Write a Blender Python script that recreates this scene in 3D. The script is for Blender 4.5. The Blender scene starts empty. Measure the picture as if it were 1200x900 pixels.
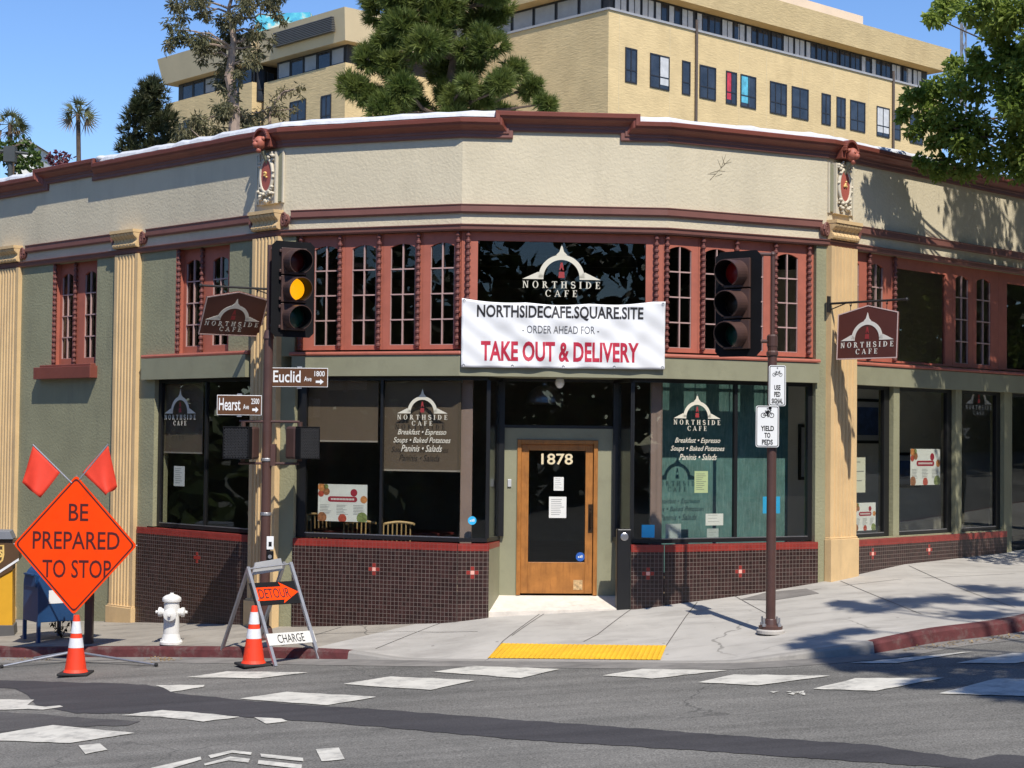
import bpy, math, random
from math import sin, cos, pi, radians, sqrt, atan2
from mathutils import Vector as V, Matrix
from mathutils.bvhtree import BVHTree
R = random.Random(7)
scene = bpy.context.scene
COL = scene.collection

# ------------------------------------------------------------------ camera, sky, sun, exposure
CAMH = 2.09
PITCH, ROLL, FPX = 0.0310598, 0.0108810, 2005.89
_c, _s, _cp, _sp = cos(ROLL), sin(ROLL), cos(PITCH), sin(PITCH)
C_RIGHT = V((_c, -_s * _sp, _s * _cp)); C_UP = V((-_s, -_c * _sp, _c * _cp)); C_FWD = V((0, _cp, _sp))
CAMPOS = V((0, 0, CAMH))
cam = bpy.data.cameras.new("camera"); camo = bpy.data.objects.new("camera", cam); COL.objects.link(camo)
cam.sensor_width = 36; cam.lens = FPX * 36 / 1200; cam.clip_start = 0.1; cam.clip_end = 5000
M = Matrix.Identity(4)
for i in range(3):
    M[i][0] = C_RIGHT[i]; M[i][1] = C_UP[i]; M[i][2] = -C_FWD[i]; M[i][3] = CAMPOS[i]
camo.matrix_world = M
scene.camera = camo
scene.view_settings.view_transform = 'Standard'; scene.view_settings.look = 'None'
scene.view_settings.exposure = 0.36; scene.view_settings.gamma = 1
SUN_EL, SUN_AZ = radians(53.5), (0.33, -0.944)            # direction towards the sun (x, y)
w = bpy.data.worlds.new("World"); scene.world = w; w.use_nodes = True
nt = w.node_tree; nt.nodes.clear()
sky = nt.nodes.new('ShaderNodeTexSky'); sky.sky_type = 'NISHITA'; sky.sun_disc = False
sky.sun_elevation = SUN_EL; sky.sun_rotation = atan2(SUN_AZ[0], SUN_AZ[1])
sky.altitude = 100; sky.air_density = 1.0; sky.dust_density = 0.0; sky.ozone_density = 5.0
bg = nt.nodes.new('ShaderNodeBackground'); bg.inputs[1].default_value = 0.13
wo = nt.nodes.new('ShaderNodeOutputWorld')
hs = nt.nodes.new('ShaderNodeHueSaturation'); hs.inputs['Saturation'].default_value = 1.12; hs.inputs['Hue'].default_value = .508
nt.links.new(sky.outputs[0], hs.inputs['Color']); nt.links.new(hs.outputs[0], bg.inputs[0]); nt.links.new(bg.outputs[0], wo.inputs[0])
sl = bpy.data.lights.new("sun", 'SUN'); sl.energy = 4.3; sl.angle = radians(0.53); sl.color = (1, .95, .86)
so = bpy.data.objects.new("sun", sl); COL.objects.link(so)
sd = V((SUN_AZ[0] * cos(SUN_EL), SUN_AZ[1] * cos(SUN_EL), sin(SUN_EL))).normalized()
so.rotation_euler = sd.to_track_quat('Z', 'Y').to_euler(); so.location = (10, -20, 30)

# ------------------------------------------------------------------ pixel rays, facets of the chamfered corner
def ray(px, py):
    return C_FWD + C_RIGHT * ((px - 600) / FPX) + C_UP * ((450 - py) / FPX)
TH = [radians(a) for a in (44.354, 20.165, -4.031, -25.909, -44.46)]
P = [V((-3.08768, 22.88737)), V((-.67131, 22.0)), V((1.98290, 22.18705)), V((4.27033, 23.29820))]
QP = [P[0], P[1], P[1], P[2], P[3]]
class Facet:
    def __init__(s, k):
        s.k = k; t = TH[k]; s.Q = V((QP[k].x, QP[k].y, 0)); s.d = V((cos(t), -sin(t), 0)); s.n = V((-sin(t), -cos(t), 0))
    def pt(s, a, z, o=0): return s.Q + s.d * a + s.n * o + V((0, 0, z))
    def u(s, px, py, o=0):
        r = ray(px, py); q = s.Q + s.n * o
        t = (q - CAMPOS).dot(s.n) / r.dot(s.n); X = CAMPOS + r * t
        return (X - q).dot(s.d), X.z
    def hit(s, px, py, o=0):
        a, z = s.u(px, py, o); return s.pt(a, z, o)
F = [Facet(k) for k in range(5)]
L1 = (P[1] - P[0]).length; L2 = (P[2] - P[1]).length; L3 = (P[3] - P[2]).length
def at_depth(px, py, y):
    r = ray(px, py); return CAMPOS + r * (y / r.y)
def at_z(px, py, z):
    r = ray(px, py); return CAMPOS + r * ((z - CAMH) / r.z)

# ------------------------------------------------------------------ materials
MATS = {}
def mat(name, col, rough=.7, var=.12, scale=3., bump=0., bscale=80., metal=0., spec=.5, stain=None, sscale=1.2, sthr=.55, emit=0., trans=0., bdist=.01, streak=None):
    if name in MATS: return MATS[name]
    m = bpy.data.materials.new(name); m.use_nodes = True; MATS[name] = m
    nt = m.node_tree; b = nt.nodes['Principled BSDF']; N = nt.nodes.new; K = nt.links.new
    b.inputs['Roughness'].default_value = rough; b.inputs['Metallic'].default_value = metal
    b.inputs['Specular IOR Level'].default_value = spec
    tc = N('ShaderNodeTexCoord'); co = tc.outputs['Object']
    n1 = N('ShaderNodeTexNoise'); n1.inputs['Scale'].default_value = scale; n1.inputs['Detail'].default_value = 6; n1.inputs['Roughness'].default_value = .62
    K(co, n1.inputs['Vector'])
    mx = N('ShaderNodeMixRGB'); mx.blend_type = 'MIX'
    lo = [max(0, c * (1 - var)) for c in col[:3]]; hi = [min(1, c * (1 + var)) for c in col[:3]]
    mx.inputs[1].default_value = (*lo, 1); mx.inputs[2].default_value = (*hi, 1)
    rp = N('ShaderNodeMapRange'); rp.inputs['From Min'].default_value = .3; rp.inputs['From Max'].default_value = .7
    K(n1.outputs['Fac'], rp.inputs['Value']); K(rp.outputs[0], mx.inputs[0])
    out = mx.outputs[0]
    if stain:
        n2 = N('ShaderNodeTexNoise'); n2.inputs['Scale'].default_value = sscale; n2.inputs['Detail'].default_value = 8; n2.inputs['Roughness'].default_value = .7
        if streak:
            mp = N('ShaderNodeMapping'); mp.inputs['Scale'].default_value = streak; K(co, mp.inputs['Vector']); K(mp.outputs[0], n2.inputs['Vector'])
        else: K(co, n2.inputs['Vector'])
        r2 = N('ShaderNodeMapRange'); r2.inputs['From Min'].default_value = sthr; r2.inputs['From Max'].default_value = sthr + .2; r2.inputs['To Max'].default_value = stain[3] if len(stain) > 3 else .5
        K(n2.outputs['Fac'], r2.inputs['Value'])
        m2 = N('ShaderNodeMixRGB'); m2.inputs[2].default_value = (*stain[:3], 1); K(r2.outputs[0], m2.inputs[0]); K(out, m2.inputs[1]); out = m2.outputs[0]
    K(out, b.inputs['Base Color'])
    if bump:
        n3 = N('ShaderNodeTexNoise'); n3.inputs['Scale'].default_value = bscale; n3.inputs['Detail'].default_value = 5; K(co, n3.inputs['Vector'])
        bp = N('ShaderNodeBump'); bp.inputs['Strength'].default_value = bump; bp.inputs['Distance'].default_value = bdist
        K(n3.outputs['Fac'], bp.inputs['Height']); K(bp.outputs[0], b.inputs['Normal'])
    if emit:
        b.inputs['Emission Color'].default_value = (*col[:3], 1); b.inputs['Emission Strength'].default_value = emit
    if trans:
        tb = N('ShaderNodeBsdfTranslucent'); K(out, tb.inputs['Color']); ms = N('ShaderNodeMixShader'); ms.inputs[0].default_value = trans
        K(b.outputs[0], ms.inputs[1]); K(tb.outputs[0], ms.inputs[2]); K(ms.outputs[0], nt.nodes['Material Output'].inputs[0])
    return m
def glass_mat(name, tint=(.7, .75, .75), refl=.6, rough=.0):
    if name in MATS: return MATS[name]
    m = bpy.data.materials.new(name); m.use_nodes = True; MATS[name] = m
    nt = m.node_tree; nt.nodes.clear(); N = nt.nodes.new; K = nt.links.new
    t = N('ShaderNodeBsdfTransparent'); t.inputs[0].default_value = (*tint, 1)
    g = N('ShaderNodeBsdfGlossy'); g.inputs['Roughness'].default_value = rough; g.inputs[0].default_value = (.9, .93, .95, 1)
    fr = N('ShaderNodeFresnel'); ge = N('ShaderNodeNewGeometry'); ir = N('ShaderNodeMapRange'); ir.inputs['To Min'].default_value = 1.5; ir.inputs['To Max'].default_value = 1 / 1.5   # no total reflection at the pane's inner face
    K(ge.outputs['Backfacing'], ir.inputs['Value']); K(ir.outputs[0], fr.inputs[0])
    mu = N('ShaderNodeMath'); mu.operation = 'MULTIPLY_ADD'; mu.inputs[1].default_value = refl * 1.6; mu.inputs[2].default_value = 0.0
    K(fr.outputs[0], mu.inputs[0])
    # slow waviness of old float glass
    tc = N('ShaderNodeTexCoord'); n = N('ShaderNodeTexNoise'); n.inputs['Scale'].default_value = .9; K(tc.outputs['Object'], n.inputs['Vector'])
    bp = N('ShaderNodeBump'); bp.inputs['Strength'].default_value = .10; bp.inputs['Distance'].default_value = .02
    K(n.outputs['Fac'], bp.inputs['Height']); K(bp.outputs[0], g.inputs['Normal'])
    ms = N('ShaderNodeMixShader'); o = N('ShaderNodeOutputMaterial')
    K(mu.outputs[0], ms.inputs[0]); K(t.outputs[0], ms.inputs[1]); K(g.outputs[0], ms.inputs[2]); K(ms.outputs[0], o.inputs[0])
    return m
def tile_mat(name, col, grout, size, gap, rough=.3, var=.35, bump=.3):
    if name in MATS: return MATS[name]
    m = bpy.data.materials.new(name); m.use_nodes = True; MATS[name] = m
    nt = m.node_tree; b = nt.nodes['Principled BSDF']; N = nt.nodes.new; K = nt.links.new
    uv = N('ShaderNodeUVMap'); uv.uv_map = 'UVMap'
    br = N('ShaderNodeTexBrick'); br.offset = 0; br.inputs['Scale'].default_value = 1
    br.inputs['Color1'].default_value = (*[c * (1 - var) for c in col], 1); br.inputs['Color2'].default_value = (*[c * (1 + var) for c in col], 1)
    br.inputs['Mortar'].default_value = (*grout, 1); br.inputs['Mortar Size'].default_value = gap / 2; br.inputs['Mortar Smooth'].default_value = .3
    br.inputs['Bias'].default_value = -.1; br.inputs['Brick Width'].default_value = size; br.inputs['Row Height'].default_value = size
    K(uv.outputs[0], br.inputs['Vector'])
    n = N('ShaderNodeTexNoise'); n.inputs['Scale'].default_value = 2.2; n.inputs['Detail'].default_value = 6; K(uv.outputs[0], n.inputs['Vector'])
    mr = N('ShaderNodeMapRange'); mr.inputs['To Min'].default_value = .75; mr.inputs['To Max'].default_value = 1.3; K(n.outputs['Fac'], mr.inputs['Value'])
    mm = N('ShaderNodeMixRGB'); mm.blend_type = 'MULTIPLY'; mm.inputs[0].default_value = 1
    K(br.outputs['Color'], mm.inputs[1]); K(mr.outputs[0], mm.inputs[2]); K(mm.outputs[0], b.inputs['Base Color'])
    rr = N('ShaderNodeMapRange'); rr.inputs['To Min'].default_value = rough; rr.inputs['To Max'].default_value = .9; K(br.outputs['Fac'], rr.inputs['Value']); K(rr.outputs[0], b.inputs['Roughness'])
    bp = N('ShaderNodeBump'); bp.invert = True; bp.inputs['Strength'].default_value = bump; bp.inputs['Distance'].default_value = .004
    K(br.outputs['Fac'], bp.inputs['Height']); K(bp.outputs[0], b.inputs['Normal'])
    return m

def spots(m, col, scale, thr, soft=.01, fac=.7, mask=None):
    """small round marks (gum, drips) scattered over a material"""
    nt = m.node_tree; N = nt.nodes.new; K = nt.links.new; bs = nt.nodes['Principled BSDF']; src = bs.inputs['Base Color'].links[0].from_socket
    tc = N('ShaderNodeTexCoord'); vo = N('ShaderNodeTexVoronoi'); vo.inputs['Scale'].default_value = scale; K(tc.outputs['Object'], vo.inputs['Vector'])
    r = N('ShaderNodeMapRange'); r.inputs['From Min'].default_value = thr; r.inputs['From Max'].default_value = thr + soft; r.inputs['To Min'].default_value = fac; r.inputs['To Max'].default_value = 0; K(vo.outputs['Distance'], r.inputs['Value'])
    sp = N('ShaderNodeSeparateColor'); K(vo.outputs['Color'], sp.inputs[0]); g = N('ShaderNodeMath'); g.operation = 'GREATER_THAN'; g.inputs[1].default_value = .55; K(sp.outputs[0], g.inputs[0]); mu = N('ShaderNodeMath'); mu.operation = 'MULTIPLY'; K(r.outputs[0], mu.inputs[0]); K(g.outputs[0], mu.inputs[1])
    mx = N('ShaderNodeMixRGB'); mx.inputs[2].default_value = (*col, 1); K(mu.outputs[0], mx.inputs[0]); K(src, mx.inputs[1]); K(mx.outputs[0], bs.inputs['Base Color'])
def cracks(m, col, scale, wd, fac=.8, msk=.5):
    """thin wandering cracks"""
    nt = m.node_tree; N = nt.nodes.new; K = nt.links.new; bs = nt.nodes['Principled BSDF']; src = bs.inputs['Base Color'].links[0].from_socket
    tc = N('ShaderNodeTexCoord'); n = N('ShaderNodeTexNoise'); n.inputs['Scale'].default_value = scale * 2.5; n.inputs['Detail'].default_value = 5; K(tc.outputs['Object'], n.inputs['Vector'])
    ad = N('ShaderNodeMixRGB'); ad.blend_type = 'ADD'; ad.inputs[0].default_value = .45 / scale; K(tc.outputs['Object'], ad.inputs[1]); K(n.outputs['Color'], ad.inputs[2])
    vo = N('ShaderNodeTexVoronoi'); vo.feature = 'DISTANCE_TO_EDGE'; vo.inputs['Scale'].default_value = scale; K(ad.outputs[0], vo.inputs['Vector'])
    r = N('ShaderNodeMapRange'); r.inputs['From Min'].default_value = wd * .4; r.inputs['From Max'].default_value = wd; r.inputs['To Min'].default_value = fac; r.inputs['To Max'].default_value = 0; K(vo.outputs['Distance'], r.inputs['Value'])
    n2 = N('ShaderNodeTexNoise'); n2.inputs['Scale'].default_value = scale * .8; K(tc.outputs['Object'], n2.inputs['Vector']); g = N('ShaderNodeMapRange'); g.inputs['From Min'].default_value = msk; g.inputs['From Max'].default_value = msk + .1; K(n2.outputs['Fac'], g.inputs['Value'])
    mu = N('ShaderNodeMath'); mu.operation = 'MULTIPLY'; K(r.outputs[0], mu.inputs[0]); K(g.outputs[0], mu.inputs[1])
    mx = N('ShaderNodeMixRGB'); mx.inputs[2].default_value = (*col, 1); K(mu.outputs[0], mx.inputs[0]); K(src, mx.inputs[1]); K(mx.outputs[0], bs.inputs['Base Color'])

# ------------------------------------------------------------------ mesh builder
class MB:
    def __init__(s): s.v = []; s.f = []; s.m = []; s.uv = {}
    def add(s, pts, faces, m=0):
        o = len(s.v); s.v += [V(p) for p in pts]
        for f in faces: s.f.append([i + o for i in f]); s.m.append(m)
        return s
    def quad(s, a, b, c, d, m=0, uv=None):
        s.add([a, b, c, d], [(0, 1, 2, 3)], m)
        if uv: s.uv[len(s.f) - 1] = uv
        return s
    def poly(s, pts, m=0): s.add(pts, [tuple(range(len(pts)))], m); return s
    def box8(s, p, m=0):   # p: bottom 4 ccw, top 4
        s.add(p, [(3, 2, 1, 0), (4, 5, 6, 7), (0, 1, 5, 4), (1, 2, 6, 5), (2, 3, 7, 6), (3, 0, 4, 7)], m); return s
    def box(s, x0, x1, y0, y1, z0, z1, m=0, T=None):
        p = [V((x0, y0, z0)), V((x1, y0, z0)), V((x1, y1, z0)), V((x0, y1, z0)), V((x0, y0, z1)), V((x1, y0, z1)), V((x1, y1, z1)), V((x0, y1, z1))]
        if T: p = [T @ q for q in p]
        return s.box8(p, m)
    def fbox(s, k, a0, a1, z0, z1, o0, o1, m=0):     # box in facet coordinates (o1 nearer the street)
        f = F[k]
        return s.box8([f.pt(a0, z0, o1), f.pt(a1, z0, o1), f.pt(a1, z0, o0), f.pt(a0, z0, o0), f.pt(a0, z1, o1), f.pt(a1, z1, o1), f.pt(a1, z1, o0), f.pt(a0, z1, o0)], m)
    def prism(s, pts, ext, m=0):                     # extrude polygon pts by vector ext
        n = len(pts); ext = V(ext); q = [V(p) for p in pts]
        s.add(q + [p + ext for p in q], [tuple(range(n - 1, -1, -1)), tuple(range(n, 2 * n))] + [(i, (i + 1) % n, n + (i + 1) % n, n + i) for i in range(n)], m); return s
    def strip(s, A, B, ext, m=0, closed=False):      # thick band between two polylines
        ext = V(ext); n = len(A)
        for i in range(n if closed else n - 1):
            j = (i + 1) % n
            a, b, c, d = V(A[i]), V(A[j]), V(B[j]), V(B[i])
            s.box8([a, b, c, d, a + ext, b + ext, c + ext, d + ext], m)
        return s
    def tube(s, p0, p1, r0, r1=None, n=10, m=0, caps=True):
        p0, p1 = V(p0), V(p1); r1 = r0 if r1 is None else r1
        ax = (p1 - p0).normalized(); a = ax.orthogonal().normalized(); b = ax.cross(a)
        pts = [p0 + (a * cos(2 * pi * i / n) + b * sin(2 * pi * i / n)) * r0 for i in range(n)] + [p1 + (a * cos(2 * pi * i / n) + b * sin(2 * pi * i / n)) * r1 for i in range(n)]
        fs = [(i, (i + 1) % n, n + (i + 1) % n, n + i) for i in range(n)]
        if caps: fs += [tuple(range(n - 1, -1, -1)), tuple(range(n, 2 * n))]
        s.add(pts, fs, m); return s
    def path(s, pts, r, n=8, m=0):
        for i in range(len(pts) - 1):
            ra, rb = (r[i], r[i + 1]) if isinstance(r, (list, tuple)) else (r, r)
            s.tube(pts[i], pts[i + 1], ra, rb, n, m)
        return s
    def lathe(s, prof, org, ax=(0, 0, 1), n=16, m=0, sx=None):   # prof [(r,h)]
        ax = V(ax).normalized(); a = V(sx).normalized() if sx else ax.orthogonal().normalized(); b = ax.cross(a); org = V(org)
        pts = []; k = len(prof)
        for r, h in prof:
            for i in range(n): pts.append(org + ax * h + (a * cos(2 * pi * i / n) + b * sin(2 * pi * i / n)) * r)
        fs = [(j * n + i, j * n + (i + 1) % n, (j + 1) * n + (i + 1) % n, (j + 1) * n + i) for j in range(k - 1) for i in range(n)]
        fs += [tuple(range(n - 1, -1, -1)), tuple(range((k - 1) * n, k * n))]
        s.add(pts, fs, m); return s
    def ball(s, c, r, m=0, n=10, sc=(1, 1, 1), T=None):
        prof = []; k = max(4, n // 2 + 1); pts = []; c = V(c)
        for j in range(1, k):
            t = pi * j / k
            for i in range(n):
                q = V((sin(t) * cos(2 * pi * i / n) * r * sc[0], sin(t) * sin(2 * pi * i / n) * r * sc[1], -cos(t) * r * sc[2]))
                pts.append(c + (T @ q if T else q))
        q0, q1 = V((0, 0, -r * sc[2])), V((0, 0, r * sc[2]))
        if T: q0, q1 = T @ q0, T @ q1
        nb = len(pts); pts += [c + q0, c + q1]
        fs = [(j * n + i, j * n + (i + 1) % n, (j + 1) * n + (i + 1) % n, (j + 1) * n + i) for j in range(k - 2) for i in range(n)]
        fs += [(nb, (i + 1) % n, i) for i in range(n)] + [(nb + 1, (k - 2) * n + i, (k - 2) * n + (i + 1) % n) for i in range(n)]
        s.add(pts, fs, m); return s
    def torus(s, c, u, v, R1, R2, r, m=0, n=28, k=8):   # elliptical ring, radii R1 along u, R2 along v
        c, u, v = V(c), V(u).normalized(), V(v).normalized(); w_ = u.cross(v); pts = []
        for i in range(n):
            t = 2 * pi * i / n; p = c + u * R1 * cos(t) + v * R2 * sin(t); e = (u * cos(t) + v * sin(t)).normalized()
            for j in range(k):
                q = 2 * pi * j / k; pts.append(p + (e * cos(q) + w_ * sin(q)) * r)
        s.add(pts, [(i * k + j, ((i + 1) % n) * k + j, ((i + 1) % n) * k + (j + 1) % k, i * k + (j + 1) % k) for i in range(n) for j in range(k)], m); return s
    def merge(s, o, T=None, m=None):
        b = len(s.v); s.v += [T @ p if T else p for p in o.v]
        s.f += [[i + b for i in f] for f in o.f]; s.m += o.m if m is None else [m] * len(o.m); return s
    def build(s, name, mats, parent=None, smooth=False, bevel=0, local=False, origin=None):
        me = bpy.data.meshes.new(name); mats = mats if isinstance(mats, (list, tuple)) else [mats]
        if parent is not None: org = V((0, 0, 0)) if local else V(parent['_o'])
        elif origin is not None: org = V(origin)
        elif local: org = V((0, 0, 0))
        else:
            xs = [p.x for p in s.v]; ys = [p.y for p in s.v]; zs = [p.z for p in s.v]
            org = V(((min(xs) + max(xs)) / 2, (min(ys) + max(ys)) / 2, min(zs)))
        me.from_pydata([tuple(p - org) for p in s.v], [], s.f)
        for m_ in mats: me.materials.append(m_)
        me.polygons.foreach_set('material_index', s.m)
        if s.uv:
            ul = me.uv_layers.new(name='UVMap')
            for fi, uvs in s.uv.items():
                for li, q in zip(me.polygons[fi].loop_indices, uvs): ul.data[li].uv = q
        if smooth: me.polygons.foreach_set('use_smooth', [True] * len(s.f))
        me.update()
        o = bpy.data.objects.new(name, me); COL.objects.link(o)
        if parent is not None: o.parent = parent; o['_o'] = tuple(parent['_o'])
        else: o.location = org; o['_o'] = tuple(org)
        if bevel:
            bv = o.modifiers.new('bevel', 'BEVEL'); bv.width = bevel; bv.segments = 2; bv.limit_method = 'ANGLE'; bv.angle_limit = radians(40)
        if smooth == 'auto' or (smooth and bevel):
            pass
        return o
def tag(o, label, cat, group=None, kind=None):
    if label: o['label'] = label
    if cat: o['category'] = cat
    if group: o['group'] = group
    if kind: o['kind'] = kind
    return o
def thing(name, label, cat, loc=(0, 0, 0), group=None):
    o = bpy.data.objects.new(name, None); COL.objects.link(o); o.location = loc; o['_o'] = tuple(loc); o.empty_display_size = .2
    return tag(o, label, cat, group)
def copy_tree(o, parent=None):
    c = o.copy(); COL.objects.link(c)
    if parent is not None: c.parent = parent
    for ch in list(o.children): copy_tree(ch, c)
    return c
def structure(o): o['kind'] = 'structure'; return o

# ------------------------------------------------------------------ lettering
_tc = {}
def text_polys(txt, shear=0, bold=0, spacing=1.0):
    key = (txt, shear, bold, spacing)
    if key in _tc: return _tc[key]
    cu = bpy.data.curves.new('t', 'FONT'); cu.body = txt; cu.shear = shear; cu.offset = bold; cu.space_character = spacing; cu.resolution_u = 3; cu.size = 1
    ob = bpy.data.objects.new('t', cu); COL.objects.link(ob)
    dg = bpy.context.evaluated_depsgraph_get(); dg.update()
    me = bpy.data.meshes.new_from_object(ob.evaluated_get(dg))
    vs = [tuple(v.co) for v in me.vertices]; fs = [tuple(p.vertices) for p in me.polygons]
    bpy.data.objects.remove(ob); bpy.data.curves.remove(cu); bpy.data.meshes.remove(me)
    x0 = min(v[0] for v in vs); x1 = max(v[0] for v in vs); y0 = min(v[1] for v in vs); y1 = max(v[1] for v in vs)
    _tc[key] = (vs, fs, (x0, x1, y0, y1)); return _tc[key]
def extr(mb, pts, fs, up, m=0):
    """flat polygons thickened a little along up"""
    up = V(up); n = len(pts)
    edges = {}
    for f in fs:
        for i in range(len(f)): e = (f[i], f[(i + 1) % len(f)]); edges[e] = 1
    allf = [tuple(i + n for i in f) for f in fs]
    for (a, b) in edges:
        if (b, a) not in edges: allf.append((a, b, b + n, a + n))
    mb.add(list(pts) + [V(p) + up for p in pts], allf, m)
def text(mb, txt, org, right, up, width, height, th=.002, shear=0, bold=0, spacing=1.0, m=0, warp=None, capref=None):
    """fit txt into width x height; org is the lower left corner of its box"""
    vs, fs, (x0, x1, y0, y1) = text_polys(txt, shear, bold, spacing)
    if capref is not None: _, _, (_, _, y0, y1) = text_polys(capref, shear, bold, spacing)
    right = V(right).normalized(); up = V(up).normalized(); org = V(org); nn = right.cross(up)
    pts = []
    for x, y, _ in vs:
        a = (x - x0) / (x1 - x0) * width; b = (y - y0) / (y1 - y0) * height
        p = org + right * a + up * b
        if warp: p = p + nn * warp(p)
        pts.append(p)
    extr(mb, pts, fs, nn * th, m)
def serif_letter(ch):
    """polygons of a roman capital in a box of height 1; returns (polys, width)"""
    T, t, sf = .19, .10, .07
    P_ = []; rect = lambda a, b, c, d: P_.append([(a, b), (c, b), (c, d), (a, d)])
    def stem(x, wd, y0=0, y1=1, s0=True, s1=True, e=.09):
        rect(x, y0, x + wd, y1)
        if s0: rect(x - e, y0, x + wd + e, y0 + sf)
        if s1: rect(x - e, y1 - sf, x + wd + e, y1)
    def band(cx, cy, ro, ri, a0, a1, n=18):
        for i in range(n):
            u0 = a0 + (a1 - a0) * i / n; u1 = a0 + (a1 - a0) * (i + 1) / n
            P_.append([(cx + ro[0] * cos(u0), cy + ro[1] * sin(u0)), (cx + ro[0] * cos(u1), cy + ro[1] * sin(u1)), (cx + ri[0] * cos(u1), cy + ri[1] * sin(u1)), (cx + ri[0] * cos(u0), cy + ri[1] * sin(u0))])
    wd = .8
    if ch == 'N':
        stem(.14, t, e=.09); stem(.72, t, s0=False); P_.append([(.14, 1), (.33, 1), (.795, 0), (.66, 0)]); wd = .95
    elif ch == 'O': band(.45, .5, (.42, .52), (.25, .46), 0, 2 * pi, 28); wd = .9
    elif ch == 'R':
        stem(.12, T); band(.29, .74, (.36, .26), (.2, .19), -pi / 2, pi / 2, 14); rect(.29, .93, .3, 1)
        P_.append([(.33, .5), (.5, .52), (.86, 0), (.66, 0)]); rect(.62, 0, .9, sf); wd = .88
    elif ch == 'T': stem(.32, T, s1=False); rect(.03, .93, .78, 1); rect(.03, .76, .09, 1); rect(.72, .76, .78, 1); wd = .8
    elif ch == 'H': stem(.12, T); stem(.64, T); rect(.2, .47, .7, .55); wd = .95
    elif ch == 'I': stem(.13, T); wd = .43
    elif ch == 'S':
        n = 26; C = []
        for i in range(n + 1):
            q = i / n
            if q < .5: a = radians(20 + 250 * q * 2); C.append((.33 + .25 * cos(a), .74 + .22 * sin(a), a))
            else: a = radians(90 - 250 * (q - .5) * 2); C.append((.33 + .28 * cos(a), .27 + .24 * sin(a), a))
        for i in range(n):
            x0, y0, _ = C[i]; x1, y1, _ = C[i + 1]; dx, dy = x1 - x0, y1 - y0; l = max(1e-6, sqrt(dx * dx + dy * dy))
            h0 = .04 + .05 * sin(pi * i / n); h1 = .04 + .05 * sin(pi * (i + 1) / n); nx, ny = -dy / l, dx / l
            P_.append([(x0 - nx * h0, y0 - ny * h0), (x1 - nx * h1, y1 - ny * h1), (x1 + nx * h1, y1 + ny * h1), (x0 + nx * h0, y0 + ny * h0)])
        rect(.53, .72, .59, .98); rect(.05, .02, .11, .3); wd = .66
    elif ch == 'D': stem(.12, T); band(.29, .5, (.56, .5), (.38, .44), -pi / 2, pi / 2, 18); wd = .92
    elif ch == 'E': stem(.12, T); rect(.28, 0, .7, sf); rect(.28, .94, .68, 1); rect(.28, .48, .55, .55); rect(.64, 0, .7, .24); rect(.62, .77, .68, 1); rect(.5, .38, .55, .65); wd = .77
    elif ch == 'F': stem(.12, T); rect(.28, .94, .68, 1); rect(.28, .48, .55, .55); rect(.62, .77, .68, 1); rect(.5, .38, .55, .65); wd = .74
    elif ch == 'C': band(.47, .5, (.44, .52), (.27, .46), radians(38), radians(322), 24); rect(.76, .68, .82, .98); wd = .88
    elif ch == 'A': P_.append([(.1, 0), (.17, 0), (.47, .86), (.43, 1)]); P_.append([(.43, 1), (.52, 1), (.9, 0), (.7, 0)]); rect(.24, .28, .68, .35); rect(.02, 0, .26, sf); rect(.62, 0, .98, sf); wd = 1.0
    return P_, wd
def serif(mb, txt, cx, y, height, width, org, right, up, th, m=0):
    """roman capitals centred at cx with given total width"""
    L = [serif_letter(c) for c in txt]; right = V(right).normalized(); up = V(up).normalized(); nn = right.cross(up)
    tot = sum(wd for _, wd in L) * height; gap = (width - tot) / max(1, len(L) - 1)
    x = cx - width / 2
    for k_, (polys, wd) in enumerate(L):
        for q in polys:
            ar = sum(q[i][0] * q[(i + 1) % len(q)][1] - q[(i + 1) % len(q)][0] * q[i][1] for i in range(len(q)))
            if ar < 0: q = q[::-1]
            pts = [V(org) + right * (x + a * height) + up * (y + b * height) for a, b in q]
            mb.prism(pts, nn * th, m)
        x += wd * height + gap
def arch_logo(W_, org, right, up, th, mats=(0, 1, 0), letters=True, inner=True, mbs=None):
    """arch with spire and tapering feet above NORTHSIDE / CAFE; org is the centre of the foot line. Returns (arch, red mark, letters)"""
    right = V(right).normalized(); up = V(up).normalized(); nn = right.cross(up); org = V(org)
    A, B, C = mbs if mbs else (MB(), MB(), MB())
    p = lambda x, y: org + right * (x * W_) + up * (y * W_)
    r0, r1 = .30, .235; n = 22
    def stripe(cx, cy, R0, R1, a0, a1):
        for i in range(n):
            u, v_ = a0 + (a1 - a0) * i / n, a0 + (a1 - a0) * (i + 1) / n
            A.prism([p(cx + R1 * cos(u), cy + R1 * sin(u)), p(cx + R0 * cos(u), cy + R0 * sin(u)), p(cx + R0 * cos(v_), cy + R0 * sin(v_)), p(cx + R1 * cos(v_), cy + R1 * sin(v_))], nn * th)
    stripe(0, .02, r0, r1, 0, pi)
    A.prism([p(r1, 0), p(r0 + .21, 0), p(r0 + .005, .095), p(r1, .05)], nn * th)
    A.prism([p(-r1, 0), p(-r1, .05), p(-r0 - .005, .095), p(-r0 - .21, 0)], nn * th)
    A.prism([p(-.075, .315), p(.075, .315), p(.03, .36), p(.0, .46), p(-.03, .36)], nn * th)
    if inner:
        B.prism([p(-.012, .22), p(.012, .22), p(.03, .12), p(.016, .12), p(.0, .16), p(-.016, .12), p(-.03, .12)], nn * th)
        B.prism([p(-.04, .02), p(.04, .02), p(.035, .1), p(-.035, .1)], nn * th)
    if letters:
        L_ = lambda t, y, h, wd: serif_scaled(C, t, y, h, wd, org, right, up, th, W_)
        L_('NORTHSIDE', -.115, .09, 1.02); L_('CAFE', -.225, .087, .42)
    return A, B, C
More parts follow.
